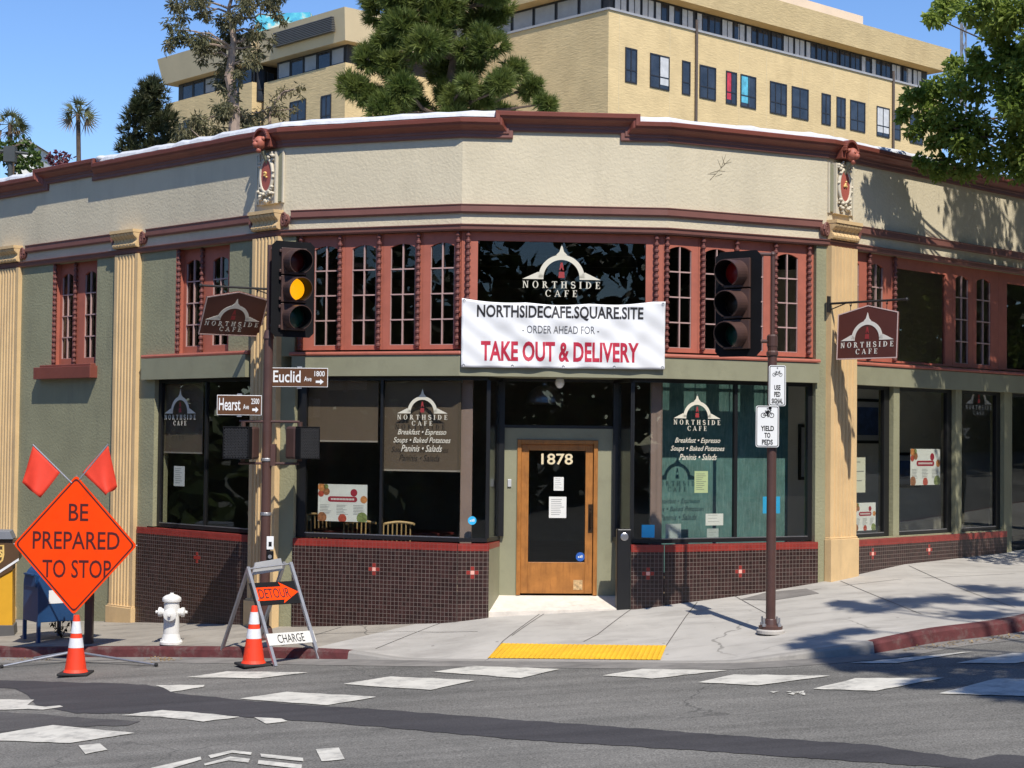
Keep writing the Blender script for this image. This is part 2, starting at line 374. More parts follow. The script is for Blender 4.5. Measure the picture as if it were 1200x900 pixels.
def serif_scaled(C, t, y, h, wd, org, right, up, th, W_): serif(C, t, 0, y * W_, h * W_, wd * W_, org, right, up, th)
# ------------------------------------------------------------------ material palette
M_CREAM = mat('cream_stucco', (.60, .525, .375), .9, .07, 1.1, .35, 28, stain=(.43, .375, .265, .45), sscale=1.0, sthr=.51, streak=(1.6, 1.6, .3), bdist=.02)
M_GREEN = mat('sage_stucco', (.275, .265, .16), .9, .10, 1.3, .35, 30, stain=(.17, .165, .11, .55), sscale=1.3, sthr=.50, streak=(1.5, 1.5, .3), bdist=.02)
M_GREENP = mat('sage_paint', (.255, .248, .16), .6, .08, 2, .15, 60, stain=(.18, .17, .11, .5), sscale=2.5, sthr=.52)
M_BROWN = mat('brown_red_paint', (.185, .075, .058), .55, .1, 3, .1, 60)
M_RUST = mat('rust_paint', (.20, .055, .036), .5, .14, 3, .1, 60)
M_SALMON = mat('terracotta_paint', (.40, .118, .075), .6, .10, 4, .15, 60, stain=(.27, .08, .055, .5), sscale=6, sthr=.52)
M_SPIND = mat('spindle_paint', (.15, .05, .04), .5, .15, 4)
M_TAN = mat('tan_pilaster', (.65, .45, .225), .8, .08, 2.5, .2, 50, stain=(.43, .30, .17, .55), sscale=1.6, sthr=.5, streak=(2, 2, .5))
M_WHITE = mat('white_membrane', (.58, .59, .61), .7, .08, 5, .5, 9, bdist=.03)
M_MUNTIN = mat('pale_muntin', (.44, .29, .26), .5, .08)
M_BLACK = mat('black_frame', (.012, .012, .013), .35, .1)
M_GLASS = glass_mat('clear_glass', (.93, .94, .92), .5)
M_GLASSD = glass_mat('dark_glass', (.70, .70, .68), .5)
M_TILE = tile_mat('brown_mosaic', (.036, .015, .013), (.16, .125, .105), .054, .0065, .3)
M_REDT = tile_mat('red_mosaic', (.25, .03, .022), (.22, .07, .055), .054, .004, .3, .12)
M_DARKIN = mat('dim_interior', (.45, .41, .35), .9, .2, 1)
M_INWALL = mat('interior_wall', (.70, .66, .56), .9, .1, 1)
M_INFLOOR = mat('interior_floor', (.30, .22, .15), .5, .2, 2)
M_STEEL = mat('dull_steel', (.45, .45, .46), .35, .1, metal=.9)
M_WOOD = mat('oak_door', (.36, .145, .032), .42, .22, 6, .1, 40, stain=(.17, .06, .015, .6), sscale=9, sthr=.5, streak=(4, 4, .35))
M_CONC = None
# ------------------------------------------------------------------ storey levels
Z_COR, Z_BU, Z_BL, Z_LIN, Z_RED = 5.955, 5.088, 4.745, 2.871, .718
_, z1 = F[2].u(660, 262); _, z0 = F[2].u(660, 251.5)
z_bu_top = 5.088; z_bu_bot = F[1].u(440, 257)[1] if False else 5.088 - .115
Z_BLT = Z_BL + .085
Z_PT = F[1].u(470, 285)[1]; Z_PB = F[1].u(470, 404)[1]
Z_SILL = F[1].u(440, 416)[1]; Z_SILL_T = F[1].u(440, 409.5)[1]
Z_GT = Z_LIN; Z_GB = .735
SEND0, SEND4 = -15.0, 17.0
GB = -2.6                                             # walls run down below the pavement

cafe = thing('corner_cafe', 'single storey cream and sage stucco corner cafe with chamfered front and terracotta window frames', 'building', (0, 22.6, 0))

def wall(mb, k, a0, a1, z0, z1, holes=(), t=.25, o=0., m=0):
    f = F[k]
    A = sorted({a0, a1, *[min(max(h[0], a0), a1) for h in holes], *[min(max(h[1], a0), a1) for h in holes]})
    Z = sorted({z0, z1, *[min(max(h[2], z0), z1) for h in holes], *[min(max(h[3], z0), z1) for h in holes]})
    def solid(i, j):
        if i < 0 or j < 0 or i >= len(A) - 1 or j >= len(Z) - 1: return False
        ca, cz = (A[i] + A[i + 1]) / 2, (Z[j] + Z[j + 1]) / 2
        return not any(h[0] < ca < h[1] and h[2] < cz < h[3] for h in holes)
    for i in range(len(A) - 1):
        for j in range(len(Z) - 1):
            if not solid(i, j): continue
            p = lambda a, z, oo: f.pt(a, z, oo)
            mb.quad(p(A[i], Z[j], o), p(A[i + 1], Z[j], o), p(A[i + 1], Z[j + 1], o), p(A[i], Z[j + 1], o), m)
            mb.quad(p(A[i + 1], Z[j], o - t), p(A[i], Z[j], o - t), p(A[i], Z[j + 1], o - t), p(A[i + 1], Z[j + 1], o - t), m)
            for (di, dj) in ((-1, 0), (1, 0), (0, -1), (0, 1)):
                if not solid(i + di, j + dj):
                    if di: a = A[i] if di < 0 else A[i + 1]; q = [(a, Z[j]), (a, Z[j + 1])]
                    else: z = Z[j] if dj < 0 else Z[j + 1]; q = [(A[i], z), (A[i + 1], z)]
                    b = [p(q[0][0], q[0][1], o), p(q[1][0], q[1][1], o), p(q[1][0], q[1][1], o - t), p(q[0][0], q[0][1], o - t)]
                    if (di, dj) in ((1, 0), (0, -1)): b = b[::-1]
                    mb.quad(*b, m)

# openings, in facet metres, measured on the photograph
W1 = (F[0].u(61.5, 370)[0], F[0].u(113, 370)[0], F[0].u(87, 427)[1], F[0].u(87, 309)[1] )
W2 = (F[0].u(206, 350)[0], F[0].u(268.5, 350)[0], F[0].u(238, 413)[1], F[0].u(238, 292)[1])
W1 = (W1[0], W1[1], W1[2], Z_BL); W2 = (W2[0], W2[1], W2[2], Z_BL)
G0 = (F[0].u(180, 530)[0], F[0].u(293.5, 530)[0], Z_GB, Z_LIN)
PILA = [(F[0].u(0, 400)[0], F[0].u(24.5, 400)[0]), (F[0].u(137.5, 400)[0], F[0].u(164.5, 400)[0])]
PC = (F[0].u(300, 400)[0], -.005); PF = (.005, F[4].u(998.5, 400)[0])
# facet 4 openings
q4 = lambda x: F[4].u(x, 520)[0]
U4 = lambda x: F[4].u(x, 360)[0]
# walls ------------------------------------------------------------------
mb = MB()
wall(mb, 0, SEND0, 0, GB, Z_BL + .01, [W1, W2, G0, (G0[0] - .15, 0 + PC[0] - .02, .40, Z_GB)])
b1a = F[1].u(345, 530)[0]
mb.build('wall', M_GREEN, cafe); mb = MB()
wall(mb, 1, -L1, b1a, GB, Z_LIN + .01)
b3b = F[3].u(955.5, 540)[0]
mb.build('wall', M_GREEN, cafe); mb = MB()
wall(mb, 1, -L1, F[1].u(346, 340)[0], Z_SILL - .01, Z_BL + .01, t=.2)
mb.build('wall', M_GREEN, cafe); mb = MB()
wall(mb, 3, b3b, L3, GB, Z_BL + .01)
mb.build('wall', M_GREEN, cafe); mb = MB()
g4 = [(q4(998.5), q4(1047), Z_GB, Z_LIN), (q4(1054), q4(1120), Z_GB, Z_LIN), (q4(1127), q4(1177), Z_GB, Z_LIN), (q4(1186), q4(1186) + 1.1, .32, Z_LIN)]
u4 = (U4(998.5), U4(1300), Z_SILL, Z_BL)
wall(mb, 4, 0, SEND4, GB, Z_BL + .01, g4 + [u4])
mb.build('wall', M_GREEN, cafe)
mb = MB()
for k, a0, a1 in ((0, SEND0, 0), (1, -L1, 0), (2, 0, L2), (3, 0, L3), (4, 0, SEND4)):
    wall(mb, k, a0, a1, Z_BL + .01, Z_COR + .12, t=.3)
mb.build('fascia_wall', M_CREAM, cafe)
# far ends and back so the block is closed
mb = MB()
e0 = F[0].pt(SEND0, 0); e4 = F[4].pt(SEND4, 0); bk = V((0.5, 46, 0))
for a, b in ((e0, e0 + V((7, 11, 0))), (e0 + V((7, 11, 0)), e4 + V((-7, 10, 0))), (e4 + V((-7, 10, 0)), e4)):
    mb.quad(a + V((0, 0, GB)), b + V((0, 0, GB)), b + V((0, 0, Z_COR)), a + V((0, 0, Z_COR)))
mb.build('back_wall', M_CREAM, cafe)

# ------------------------------------------------------------------ swept mouldings along the folded front
OFF = [0, L1, L1 + L2, L1 + L2 + L3]     # unrolled position of facet 0's end (=0), folds at 0, L1, L1+L2, L1+L2+L3
def unroll(k, a): return {0: a, 1: L1 + a, 2: L1 + a, 3: L1 + L2 + a, 4: L1 + L2 + L3 + a}[k]
def place(S, z, off):
    for i, fs in enumerate(OFF):
        if abs(S - fs) < 1e-5:
            n = F[i].n + F[i + 1].n; n /= (1 + F[i].n.dot(F[i + 1].n))
            return V((P[i].x, P[i].y, z)) + n * off
    k = sum(1 for fs in OFF if S > fs)
    a = S - {0: 0, 1: L1, 2: L1, 3: L1 + L2, 4: L1 + L2 + L3}[k]
    return F[k].pt(a, z, off)
def sweep(mb, path, prof, m=0, caps=True):
    """path [(S, z)] left to right; prof [(off, up)]"""
    n = len(path); rows = []
    for i in range(n):
        d0 = V((path[i][0] - path[i - 1][0], path[i][1] - path[i - 1][1])).normalized() if i else None
        d1 = V((path[i + 1][0] - path[i][0], path[i + 1][1] - path[i][1])).normalized() if i < n - 1 else None
        d0 = d0 or d1; d1 = d1 or d0
        n0, n1 = V((-d0.y, d0.x)), V((-d1.y, d1.x)); mm = (n0 + n1) / (1 + n0.dot(n1))
        rows.append([place(path[i][0] + mm.x * h, path[i][1] + mm.y * h, o) for o, h in prof])
    k = len(prof); pts = [p for r in rows for p in r]
    fs = [(i * k + j, (i + 1) * k + j, (i + 1) * k + (j + 1) % k, i * k + (j + 1) % k) for i in range(n - 1) for j in range(k)]
    if caps: fs += [tuple(range(k)), tuple((n - 1) * k + j for j in reversed(range(k)))]
    mb.add(pts, fs, m)
def run(a, b, z, jogs=()):
    """straight run from S=a to S=b with fold points; jogs: [(S, dz)] level changes"""
    ev = sorted([(s, 'f') for s in OFF if a + 1e-4 < s < b - 1e-4] + [(s, dz) for s, dz in jogs])
    out = [(a, z)]
    for s, e in ev:
        if e == 'f': out.append((s, z))
        else: out.append((s, z)); z += e; out.append((s, z))
    out.append((b, z)); return out
S_END0, S_END4 = SEND0, L1 + L2 + L3 + SEND4
s1 = unroll(2, F[2].u(601, 165)[0]); s2 = unroll(2, F[2].u(727, 165)[0])
sl1 = unroll(0, F[0].u(58, 210)[0]); sl2 = unroll(0, F[0].u(110, 205)[0])
jogs = [(sl1, .10), (sl2, -.075), (s1, .095), (s2, -.095)]
base = run(S_END0, S_END4, Z_COR - .03, jogs)
mb = MB()
sweep(mb, base, [(0.001, 0), (.035, 0), (.04, .012), (.04, .05), (.055, .058), (.058, .085), (.001, .085)], 1)
sweep(mb, base, [(0.001, .086), (.062, .086), (.07, .10), (.085, .115), (.115, .13), (.14, .15), (.148, .175), (.165, .182), (.17, .23), (.16, .238), (-.28, .238), (-.28, .10)], 0)
mb.build('cornice', [M_RUST, M_BROWN], cafe)
# white roofing membrane dressed over the parapet, lumpy
mb = MB()
for (a, b, zz) in ((S_END0, sl1 - .02, Z_COR + .25), (sl2 + .22, s1 - .01, Z_COR + .275), (s2 + .01, S_END4, Z_COR + .25)):
    st = [a]; 
    while st[-1] < b - .3: st.append(st[-1] + R.uniform(.12, .25))
    st.append(b); st = sorted(set([x for x in st if all(abs(x - f) > .05 for f in OFF)] + [f for f in OFF if a < f < b]))
    rows = []
    for x in st:
        j = R.uniform(-.012, .014); q = R.uniform(-.01, .02)
        rows.append([place(x, zz - .02, .10 + q), place(x, zz + .02 + j, .085 + q), place(x, zz + .06 + j, .04 + q), place(x, zz + .075 + j, -.1), place(x, zz + .06, -.3), place(x, zz - .3, -.32)])
    for i in range(len(rows) - 1):
        for j in range(5): mb.quad(rows[i][j], rows[i + 1][j], rows[i + 1][j + 1], rows[i][j + 1])
for kk, px_, py_ in ((0, 120, 186),):
    c = F[kk].hit(px_, py_, .05); mb.ball(c, .085, sc=(1.3, 1, .6)); mb.ball(c + V((.1, .05, -.02)), .06, sc=(1.2, 1, .7))
for i_ in (0, 3):
    for dx in (.25, .4, .5): mb.ball(F[1 if i_ == 0 else 3].pt((-L1 + dx) if i_ == 0 else L3 - dx, Z_COR + .26, -.02), .09, sc=(1.3, 1.2, .5))
mb.build('roof_membrane', M_WHITE, cafe, smooth=True)
mb = MB(); rz = Z_COR - .12
mb.poly([V((p.x, p.y, rz)) for p in (F[0].pt(SEND0, 0, -.3), *[V((q.x, q.y + .3, 0)) for q in P], F[4].pt(SEND4, 0, -.3), e4 + V((-7, 10, 0)), e0 + V((7, 11, 0)))])
mb.build('roof', M_WHITE, cafe)
# string courses, interrupted at the scroll capitals
mb = MB(); lo = [(.001, 0), (.03, 0), (.045, .02), (.05, .065), (.065, .075), (.065, .085), (.001, .085)]
sweep(mb, run(S_END0, S_END4, Z_BL), lo); mb.build('lower_string_course', M_BROWN, cafe)
hi = [(.001, 0), (.035, 0), (.05, .02), (.05, .095), (.06, .105), (.06, .115), (.001, .115)]
caps_ = []
for a, b in PILA: caps_.append((a - .16, b + .16))
caps_.append((PC[0] - .10, .13)); 
f4s = L1 + L2 + L3; caps_.append((f4s - .10, f4s + PF[1] + .08))
segs = []; cur = S_END0
for a, b in caps_: segs.append((cur, a)); cur = b
segs.append((cur, S_END4))
for a, b in segs:
    mb = MB(); sweep(mb, run(a, b, Z_BU - .115), hi); mb.build('upper_string_course', M_BROWN, cafe)

# ------------------------------------------------------------------ pilasters, scroll capitals, cartouches
def pilaster(k, a0, a1, zt, zb, dep=.07, base_z=None, base_ext=.035, fl=6):
    mb = MB(); f = F[k]; wd = a1 - a0; pr = [(a0, 0)]
    n = fl; gw = wd * .8 / n; x = a0 + wd * .1
    pr += [(a0, dep)]
    for i in range(n):
        pr += [(x + gw * .18, dep), (x + gw * .32, dep - .02), (x + gw * .68, dep - .02), (x + gw * .82, dep)]; x += gw
    pr += [(a1, dep), (a1, 0)]
    z0 = base_z if base_z is not None else zb
    for i in range(len(pr) - 1):
        (a, o), (b, o2) = pr[i], pr[i + 1]
        mb.quad(f.pt(a, z0, o), f.pt(b, z0, o2), f.pt(b, zt, o2), f.pt(a, zt, o))
    mb.poly([f.pt(a, zt, o) for a, o in pr]); o = mb.build('pilaster', M_TAN, cafe)
    if base_z is not None:
        b = MB(); b.fbox(k, a0 - base_ext, a1 + base_ext, zb, base_z - .02, 0.001, dep + .035); b.fbox(k, a0 - base_ext * .5, a1 + base_ext * .5, base_z - .02, base_z + .002, .001, dep + .018); b.build('plinth', M_TAN, o, bevel=.008)
    # end consoles: rolled scroll capital over the string course
    c = MB(); cz = Z_BL + .095; ch = .245; cx0, cx1 = a0 - .005, a1 + .005
    c.fbox(k, cx0, cx1, cz + ch - .03, cz + ch + .015, .001, .17); pass
    pr = [(.002, .0), (.085, .0), (.115, .018), (.122, .045), (.108, .072), (.088, .095), (.092, .125), (.125, .15), (.15, .175), (.158, .2), (.15, ch - .03), (.002, ch - .03)]
    nf = 7; gw = (cx1 - cx0) / nf
    for i in range(nf): c.prism([f.pt(cx0 + gw * i + gw * .07, cz + z, o) for o, z in pr], f.d * gw * .86)
    c.prism([f.pt(cx0 + .004, cz + z, max(.002, o - .014)) for o, z in pr], f.d * (cx1 - cx0 - .008))
    c.build('scroll_capital', M_TAN, cafe, smooth=False)
    for sg, a_ in ((-1, cx0 - .03), (1, cx1 + .03)):
        s = MB(); pts = []
        for i in range(26):
            t = i / 25 * 2.3 * 2 * pi; r = .075 * (1 - i / 25 * .75); pts.append(f.pt(a_ + sg * (.03 + cos(t) * r * .8), cz + .12 + sin(t) * r * 1.35, .05))
        s.path(pts, .016, 6); s.tube(f.pt(a_ + sg * .03, cz + .12, .001), f.pt(a_ + sg * .03, cz + .12, .04), .085, n=16)
        s.build('side_scroll', M_BROWN, cafe)
    return o
zb_ = lambda k, a: -.7
for (a, b), py in zip(PILA, (708, 708)):
    pilaster(0, a, b, Z_BL, GB, base_z=F[0].u(145, 709)[1] + (0 if a > -5 else -.25))
pilaster(0, PC[0], PC[1], Z_BL, GB, .085, base_z=F[0].u(315, 703)[1])
pilaster(4, PF[0], PF[1], Z_BL, GB, .085, base_z=F[4].u(985, 629)[1], base_ext=.02)
M_CART = mat('cartouche_cream', (.62, .55, .42), .8, .08, 6); M_GOLD = mat('gilt', (.75, .5, .15), .5, .1)
M_MEDAL = mat('medallion_red', (.40, .10, .07), .6, .12, 8)
def cartouche(k, ac):
    f = F[k]; cz = Z_BU + .50; z0 = Z_BU + .115; z1 = Z_COR - .06
    c = MB(); c.fbox(k, ac - .165, ac + .165, z0, z1, .001, .05); 
    for sg in (-1, 1):
        c.fbox(k, ac + sg * .18 - .014, ac + sg * .18 + .014, z0, z1, .002, .075); c.fbox(k, ac + sg * .285 - .012, ac + sg * .285 + .012, z0, z1, .002, .03)
    root = c.build('cartouche', M_CART, cafe)
    for sg in (-1, 1):
        g = MB()
        for e in (-.0185, .0185): g.fbox(k, ac + sg * .233 + e - .018, ac + sg * .233 + e + .018, z0 + .02, z1 - .02, .003, .032)
        g.build('recess_strip', M_GREENP, root)
    mo = MB(); pts = [f.pt(ac + .115 * cos(t), cz + .205 * sin(t), .065) for t in [2 * pi * i / 30 for i in range(30)]]
    mo.prism(pts, f.n * .02); mo.build('medallion', M_MEDAL, root)
    r = MB(); r.torus(f.pt(ac, cz, .075), f.d, V((0, 0, 1)), .132, .23, .026); 
    rr = random.Random(k)
    for i in range(46):
        t = rr.choice([rr.uniform(.2, .8) * pi, rr.uniform(1.2, 1.8) * pi]) if i < 34 else rr.uniform(0, 2 * pi)
        e = rr.uniform(1.12, 1.62 if i < 34 else 1.15); aa, zz = .135 * e * cos(t), .235 * e * sin(t)
        if abs(aa) < .165 and z0 < cz + zz < z1 + .05: r.ball(f.pt(ac + aa, cz + zz, .07 + rr.uniform(0, .03)), rr.uniform(.018, .034), n=7, sc=(1, 1, .8))
    r.build('leaf_swag', M_CART, root, smooth=True)
    fl = MB(); 
    for i in range(9):
        t = rr.uniform(0, 6.28); q = rr.uniform(0, .035); fl.ball(f.pt(ac + q * cos(t), cz + .02 + q * 1.6 * sin(t), .095), .015, n=6)
    fl.build('gilt_flower', M_GOLD, root)
    # small hooded mask under the cornice
    h = MB(); hz = Z_COR + .10; rad = .165; arc = [(rad * cos(t), rad * sin(t)) for t in [pi * i / 14 for i in range(15)]]
    pts = [f.pt(ac + a, hz + b, .0) for a, b in arc] + [f.pt(ac - rad, hz - .1, 0), f.pt(ac + rad, hz - .1, 0)]
    h.prism(pts, f.n * .15)
    h.strip([f.pt(ac + a, hz + b, .15) for a, b in arc], [f.pt(ac + a * .78, hz + b * .78, .15) for a, b in arc], f.n * .06); h.build('cornice_hood', M_RUST, cafe, bevel=.006)
    l = MB(); lz = hz - .04; c0 = f.pt(ac, lz, .2)
    l.ball(c0, .085, n=14, sc=(1, 1, 1.1)); l.ball(c0 + f.n * .075 - V((0, 0, .03)), .042, n=10); 
    for sg in (-1, 1): l.ball(c0 + f.d * sg * .075 + V((0, 0, .05)), .03, n=8); l.ball(c0 + f.d * sg * .035 + f.n * .07 + V((0, 0, .02)), .018, n=6)
    l.ball(c0 - V((0, 0, .10)) + f.n * .02, .04, n=8); l.build('lion_mask', M_SALMON, root, smooth=True)
    v = MB(); v.tube(f.pt(ac, lz - .10, .15), f.pt(ac, lz - .26, .07), .035, .02, 8); v.build('mask_stem', M_GREENP, root)
cartouche(0, (PC[0] + PC[1]) / 2); cartouche(4, (PF[0] + PF[1]) / 2)

# ------------------------------------------------------------------ windows of the upper band
def spindle(k, a, z0, z1, o, r=.032):
    mb = MB(); n = max(6, round((z1 - z0) / .085)); h = (z1 - z0) / n; pr = []
    for i in range(n):
        b = i * h; pr += [(r * .62, b), (r * .62, b + h * .2), (r * 1.05, b + h * .32), (r * 1.05, b + h * .6), (r * .62, b + h * .78)]
    pr += [(r * .62, z1 - z0)]
    mb.lathe(pr, F[k].pt(a, z0, o), n=10); return mb
def casement(k, a0, a1, z0, z1, pane, o=-.06, zt=None):
    """terracotta sash filling a0..a1, z0..z1; pane (p0,p1,pz0,pz1) with a segmental head"""
    f = F[k]; p0, p1, q0, q1 = pane; fr = MB(); d = .05
    fr.fbox(k, a0, p0, z0, z1, o - d, o); fr.fbox(k, p1, a1, z0, z1, o - d, o); fr.fbox(k, p0, p1, z0, q0, o - d, o)
    n = 10; rise = min(.05, (p1 - p0) * .2); A = []; B = []
    for i in range(n + 1):
        x = p0 + (p1 - p0) * i / n; u_ = (i / n - .5) * 2; zz = q1 - rise + rise * (1 - u_ * u_) 
        A.append(f.pt(x, zz, o - d)); B.append(f.pt(x, z1, o - d))
    fr.strip(A, B, f.n * d)
    w_ = fr.build('casement_window', M_SALMON, cafe)
    g = MB(); g.fbox(k, p0, p1, q0, q1, o - .035, o - .029); g.build('pane', M_GLASSD, w_)
    mu = MB(); t = .0085; c = (p0 + p1) / 2
    mu.fbox(k, c - t, c + t, q0, q1, o - .028, o - .004)
    for i in (1, 2, 3): zz = q0 + (q1 - q0) * i / 4; mu.fbox(k, p0, p1, zz - t, zz + t, o - .027, o - .005)
    e = .008; mu.fbox(k, p0 + .001, p0 + e, q0, q1 - rise, o - .028, o - .008); mu.fbox(k, p1 - e, p1 - .001, q0, q1 - rise, o - .028, o - .008); mu.fbox(k, p0 + e, p1 - e, q0 + .001, q0 + e, o - .0275, o - .0085)
    mu.build('glazing_bar', M_MUNTIN, w_)
    return w_
def colonnette(k, a, z0, z1, o=-.02, r=.032):
    spindle(k, a, z0, z1, o, r).build('spindle_column', M_SPIND, cafe, smooth=False)
ZT = Z_BL - .002
def band(k, panes, cols, a0, a1, z0, py=345):
    """panes: [(px0, px1)] cols: [px], frames between a0..a1"""
    u = lambda x: F[k].u(x, py)[0]
    pp = [(u(x0), u(x1)) for x0, x1 in panes]; cc = [u(x) for x in cols]
    edges = [a0] + [(pp[i][1] + pp[i + 1][0]) / 2 for i in range(len(pp) - 1)] + [a1]
    for i, (p0, p1) in enumerate(pp): casement(k, edges[i] + .0015, edges[i + 1] - .0015, z0, ZT, (p0, p1, Z_PB, Z_PT))
    for c in cc: colonnette(k, c, z0 + .02, ZT)
s_b1 = F[1].u(346, 340)[0]
band(1, [(366, 393.5), (410, 438), (455, 484), (502, 530)], [351.5, 397, 443, 489, 535.5], s_b1 + .003, -.03, Z_SILL_T)
band(3, [(786, 813), (829, 857), (871, 897.5), (913, 938)], [781.5 + 1.2, 825, 864.5, 910, 949.5], .03, b3b - .003, Z_SILL_T)
# facet 0 windows sit deep in the wall
def deep(k, W_, panes, cols, py, z0):
    o = -.12; u = lambda x: F[k].u(x, py, o)[0]; a0, a1 = W_[0], W_[1]
    mid = u(cols[1]); pa = [(u(x0), u(x1)) for x0, x1 in panes]
    casement(k, a0 + .002, mid, z0, ZT, (*pa[0], F[k].u(panes[0][0], 0, o)[1] * 0 + z0 + .10, Z_PT - .02), o)
    casement(k, mid + .002, max(a1 + .05, pa[1][1] + .06) - .002, z0, ZT, (*pa[1], z0 + .10, Z_PT - .02), o)
    mb = MB(); mb.fbox(k, a0 + .001, a0 + .02, z0, ZT, o + .001, .004); mb.build('window_jamb', M_SALMON, cafe)
    colonnette(k, F[k].u(cols[0], py, -.02)[0] + .012, z0 + .01, ZT, -.02); colonnette(k, u(cols[1]), z0 + .01, ZT, o + .035)
deep(0, W1, [(72.5, 85), (99, 112)], [63.5, 90], 370, W1[2] + .002)
deep(0, W2, [(218, 235.5), (249, 267)], [208.5, 238.5], 350, W2[2] + .002)
# facet 4 upper band
u = lambda x: F[4].u(x, 360)[0]
ed = [u4[0] + .002, u(1019), u(1047)]
casement(4, ed[0], ed[1], Z_SILL_T, ZT, (u(999.5), u(1011), Z_PB, Z_PT)); casement(4, ed[1] + .003, ed[2], Z_SILL_T, ZT, (u(1023.5), u(1039), Z_PB, Z_PT))
for c in (1020.5, 1050.5): colonnette(4, u(c), Z_SILL_T, ZT)
def picture(k, a0, a1, z0, z1, p0, p1, q0, q1, o=-.06):
    fr = MB(); d = .05
    fr.fbox(k, a0, p0, z0, z1, o - d, o); fr.fbox(k, p1, a1, z0, z1, o - d, o); fr.fbox(k, p0, p1, z0, q0, o - d, o); fr.fbox(k, p0, p1, q1, z1, o - d, o)
    w_ = fr.build('picture_window', M_SALMON, cafe); g = MB(); g.fbox(k, p0, p1, q0, q1, o - .035, o - .029); g.build('pane', M_GLASSD, w_)
picture(4, u(1047) + .003, u(1120.5), Z_SILL_T, ZT, u(1053.5), u(1112), Z_PB - .03, Z_PT - .02)
casement(4, u(1120.5) + .003, u(1144), Z_SILL_T, ZT, (u(1124), u(1139), Z_PB, Z_PT)); casement(4, u(1144) + .003, u(1174), Z_SILL_T, ZT, (u(1148.5), u(1165), Z_PB, Z_PT))
picture(4, u(1174) + .003, u(1240), Z_SILL_T, ZT, u(1184), u(1233), Z_PB - .03, Z_PT - .02)
picture(4, u(1240) + .003, u4[1] - .003, Z_SILL_T, ZT, u(1248), u(1292), Z_PB - .03, Z_PT - .02)
# centre transom window above the banner
v = lambda x: F[2].u(x, 330)[0]
picture(2, .03, L2 - .03, Z_SILL_T, ZT, v(560), v(757.5), Z_PB, F[2].u(660, 283)[1])
for c in (548.3, 769.5): colonnette(2, v(c), Z_SILL_T + .02, ZT)
# corner posts at the folds
for i, (ka, kb) in ((1, (1, 2)), (2, (2, 3))):
    mb = MB(); q = P[i]; na, nb = F[ka].n, F[kb].n; da, db = F[ka].d, F[kb].d; c0 = V((q.x, q.y, 0))
    mid = (na + nb) / (1 + na.dot(nb))
    ring = [c0 - da * .028 + na * -.06, c0 + mid * -.055, c0 + db * .028 + nb * -.06, c0 + mid * -.14]
    mb.prism([p + V((0, 0, Z_SILL_T)) for p in ring], (0, 0, ZT - Z_SILL_T)); mb.build('corner_post', M_SALMON, cafe)
# sills and lintels ------------------------------------------------------
mb = MB(); sp = [(-.12, 0), (.075, 0), (.08, .02), (.07, .045), (-.12, .055)]
sweep(mb, run(L1 + F[1].u(342, 415)[0], L1 + L2 + L3 - .14, Z_SILL - .002), sp); mb.build('window_sill', M_SALMON, cafe)
mb = MB(); sweep(mb, run(f4s + u4[0] + .01, f4s + u4[1], Z_SILL - .002), sp); mb.build('window_sill', M_SALMON, cafe)
mb = MB(); sweep(mb, run(F[0].u(171, 415)[0], F[0].u(296, 415)[0], W2[2] - .055), [(-.1, 0), (.085, 0), (.09, .025), (.08, .05), (-.1, .056)]); mb.build('window_sill', M_SALMON, cafe)
mb = MB(); mb.fbox(0, F[0].u(47.5, 436)[0], F[0].u(114, 436)[0], F[0].u(80, 444)[1], W1[2] - .035, -.1, .13); mb.fbox(0, F[0].u(52, 436)[0], F[0].u(112, 436)[0], W1[2] - .035, W1[2], -.1, .09); mb.build('window_sill', M_RUST, cafe, bevel=.008)
lp = [(-.1, 0), (.06, 0), (.06, Z_SILL - .01 - Z_LIN), (-.1, Z_SILL - .01 - Z_LIN)]
mb = MB(); sweep(mb, run(L1 + F[1].u(344, 430)[0], L1 + L2 + L3 - .145, Z_LIN), lp); mb.build('lintel', M_GREENP, cafe)
mb = MB(); sweep(mb, run(f4s + PF[1] + .004, f4s + SEND4 - .1, Z_LIN), [(.001, 0), (.06, 0), (.06, Z_SILL - .01 - Z_LIN), (.001, Z_SILL - .01 - Z_LIN)]); mb.build('lintel', M_GREENP, cafe)
mb = MB(); sweep(mb, run(F[0].u(171.5, 430)[0], F[0].u(293.5, 430)[0], Z_LIN), [(-.1, 0), (.09, 0), (.09, W2[2] - .06 - Z_LIN), (-.1, W2[2] - .06 - Z_LIN)]); mb.build('lintel', M_GREENP, cafe)

# ------------------------------------------------------------------ shop windows
def glazed(name, k, a0, a1, z0, z1, mulls=(), fw=.07, o=-.07, gm=None, fl=None, fr_=None, mw=.035, bot=.05):
    mb = MB(); l = fw if fl is None else fl; r = fw if fr_ is None else fr_
    if l: mb.fbox(k, a0, a0 + l, z0, z1, o - .06, o)
    if r: mb.fbox(k, a1 - r, a1, z0, z1, o - .06, o)
    mb.fbox(k, a0 + l, a1 - r, z0, z0 + bot, o - .06, o); mb.fbox(k, a0 + l, a1 - r, z1 - .05, z1, o - .06, o)
    for x in mulls: mb.fbox(k, x - mw / 2, x + mw / 2, z0 + bot, z1 - .05, o - .055, o - .003)
    w_ = mb.build(name, M_BLACK, cafe)
    xs = [a0 + l, *mulls, a1 - r]
    for x0, x1 in zip(xs[:-1], xs[1:]): 
        g = MB(); g.fbox(k, x0, x1, z0 + bot, z1 - .05, o - .036, o - .028); g.build('pane', gm or M_GLASS, w_)
    b = MB(); b.fbox(k, a0 + l, a1 - r, z0 + bot, z0 + bot + .012, o - .025, o + .004); b.build('sill_trim', M_STEEL, w_)
    return w_
glazed('shop_window', 0, G0[0] + .002, G0[1] - .002, G0[2] + .002, G0[3] - .001, [F[0].u(240, 530, -.07)[0]])
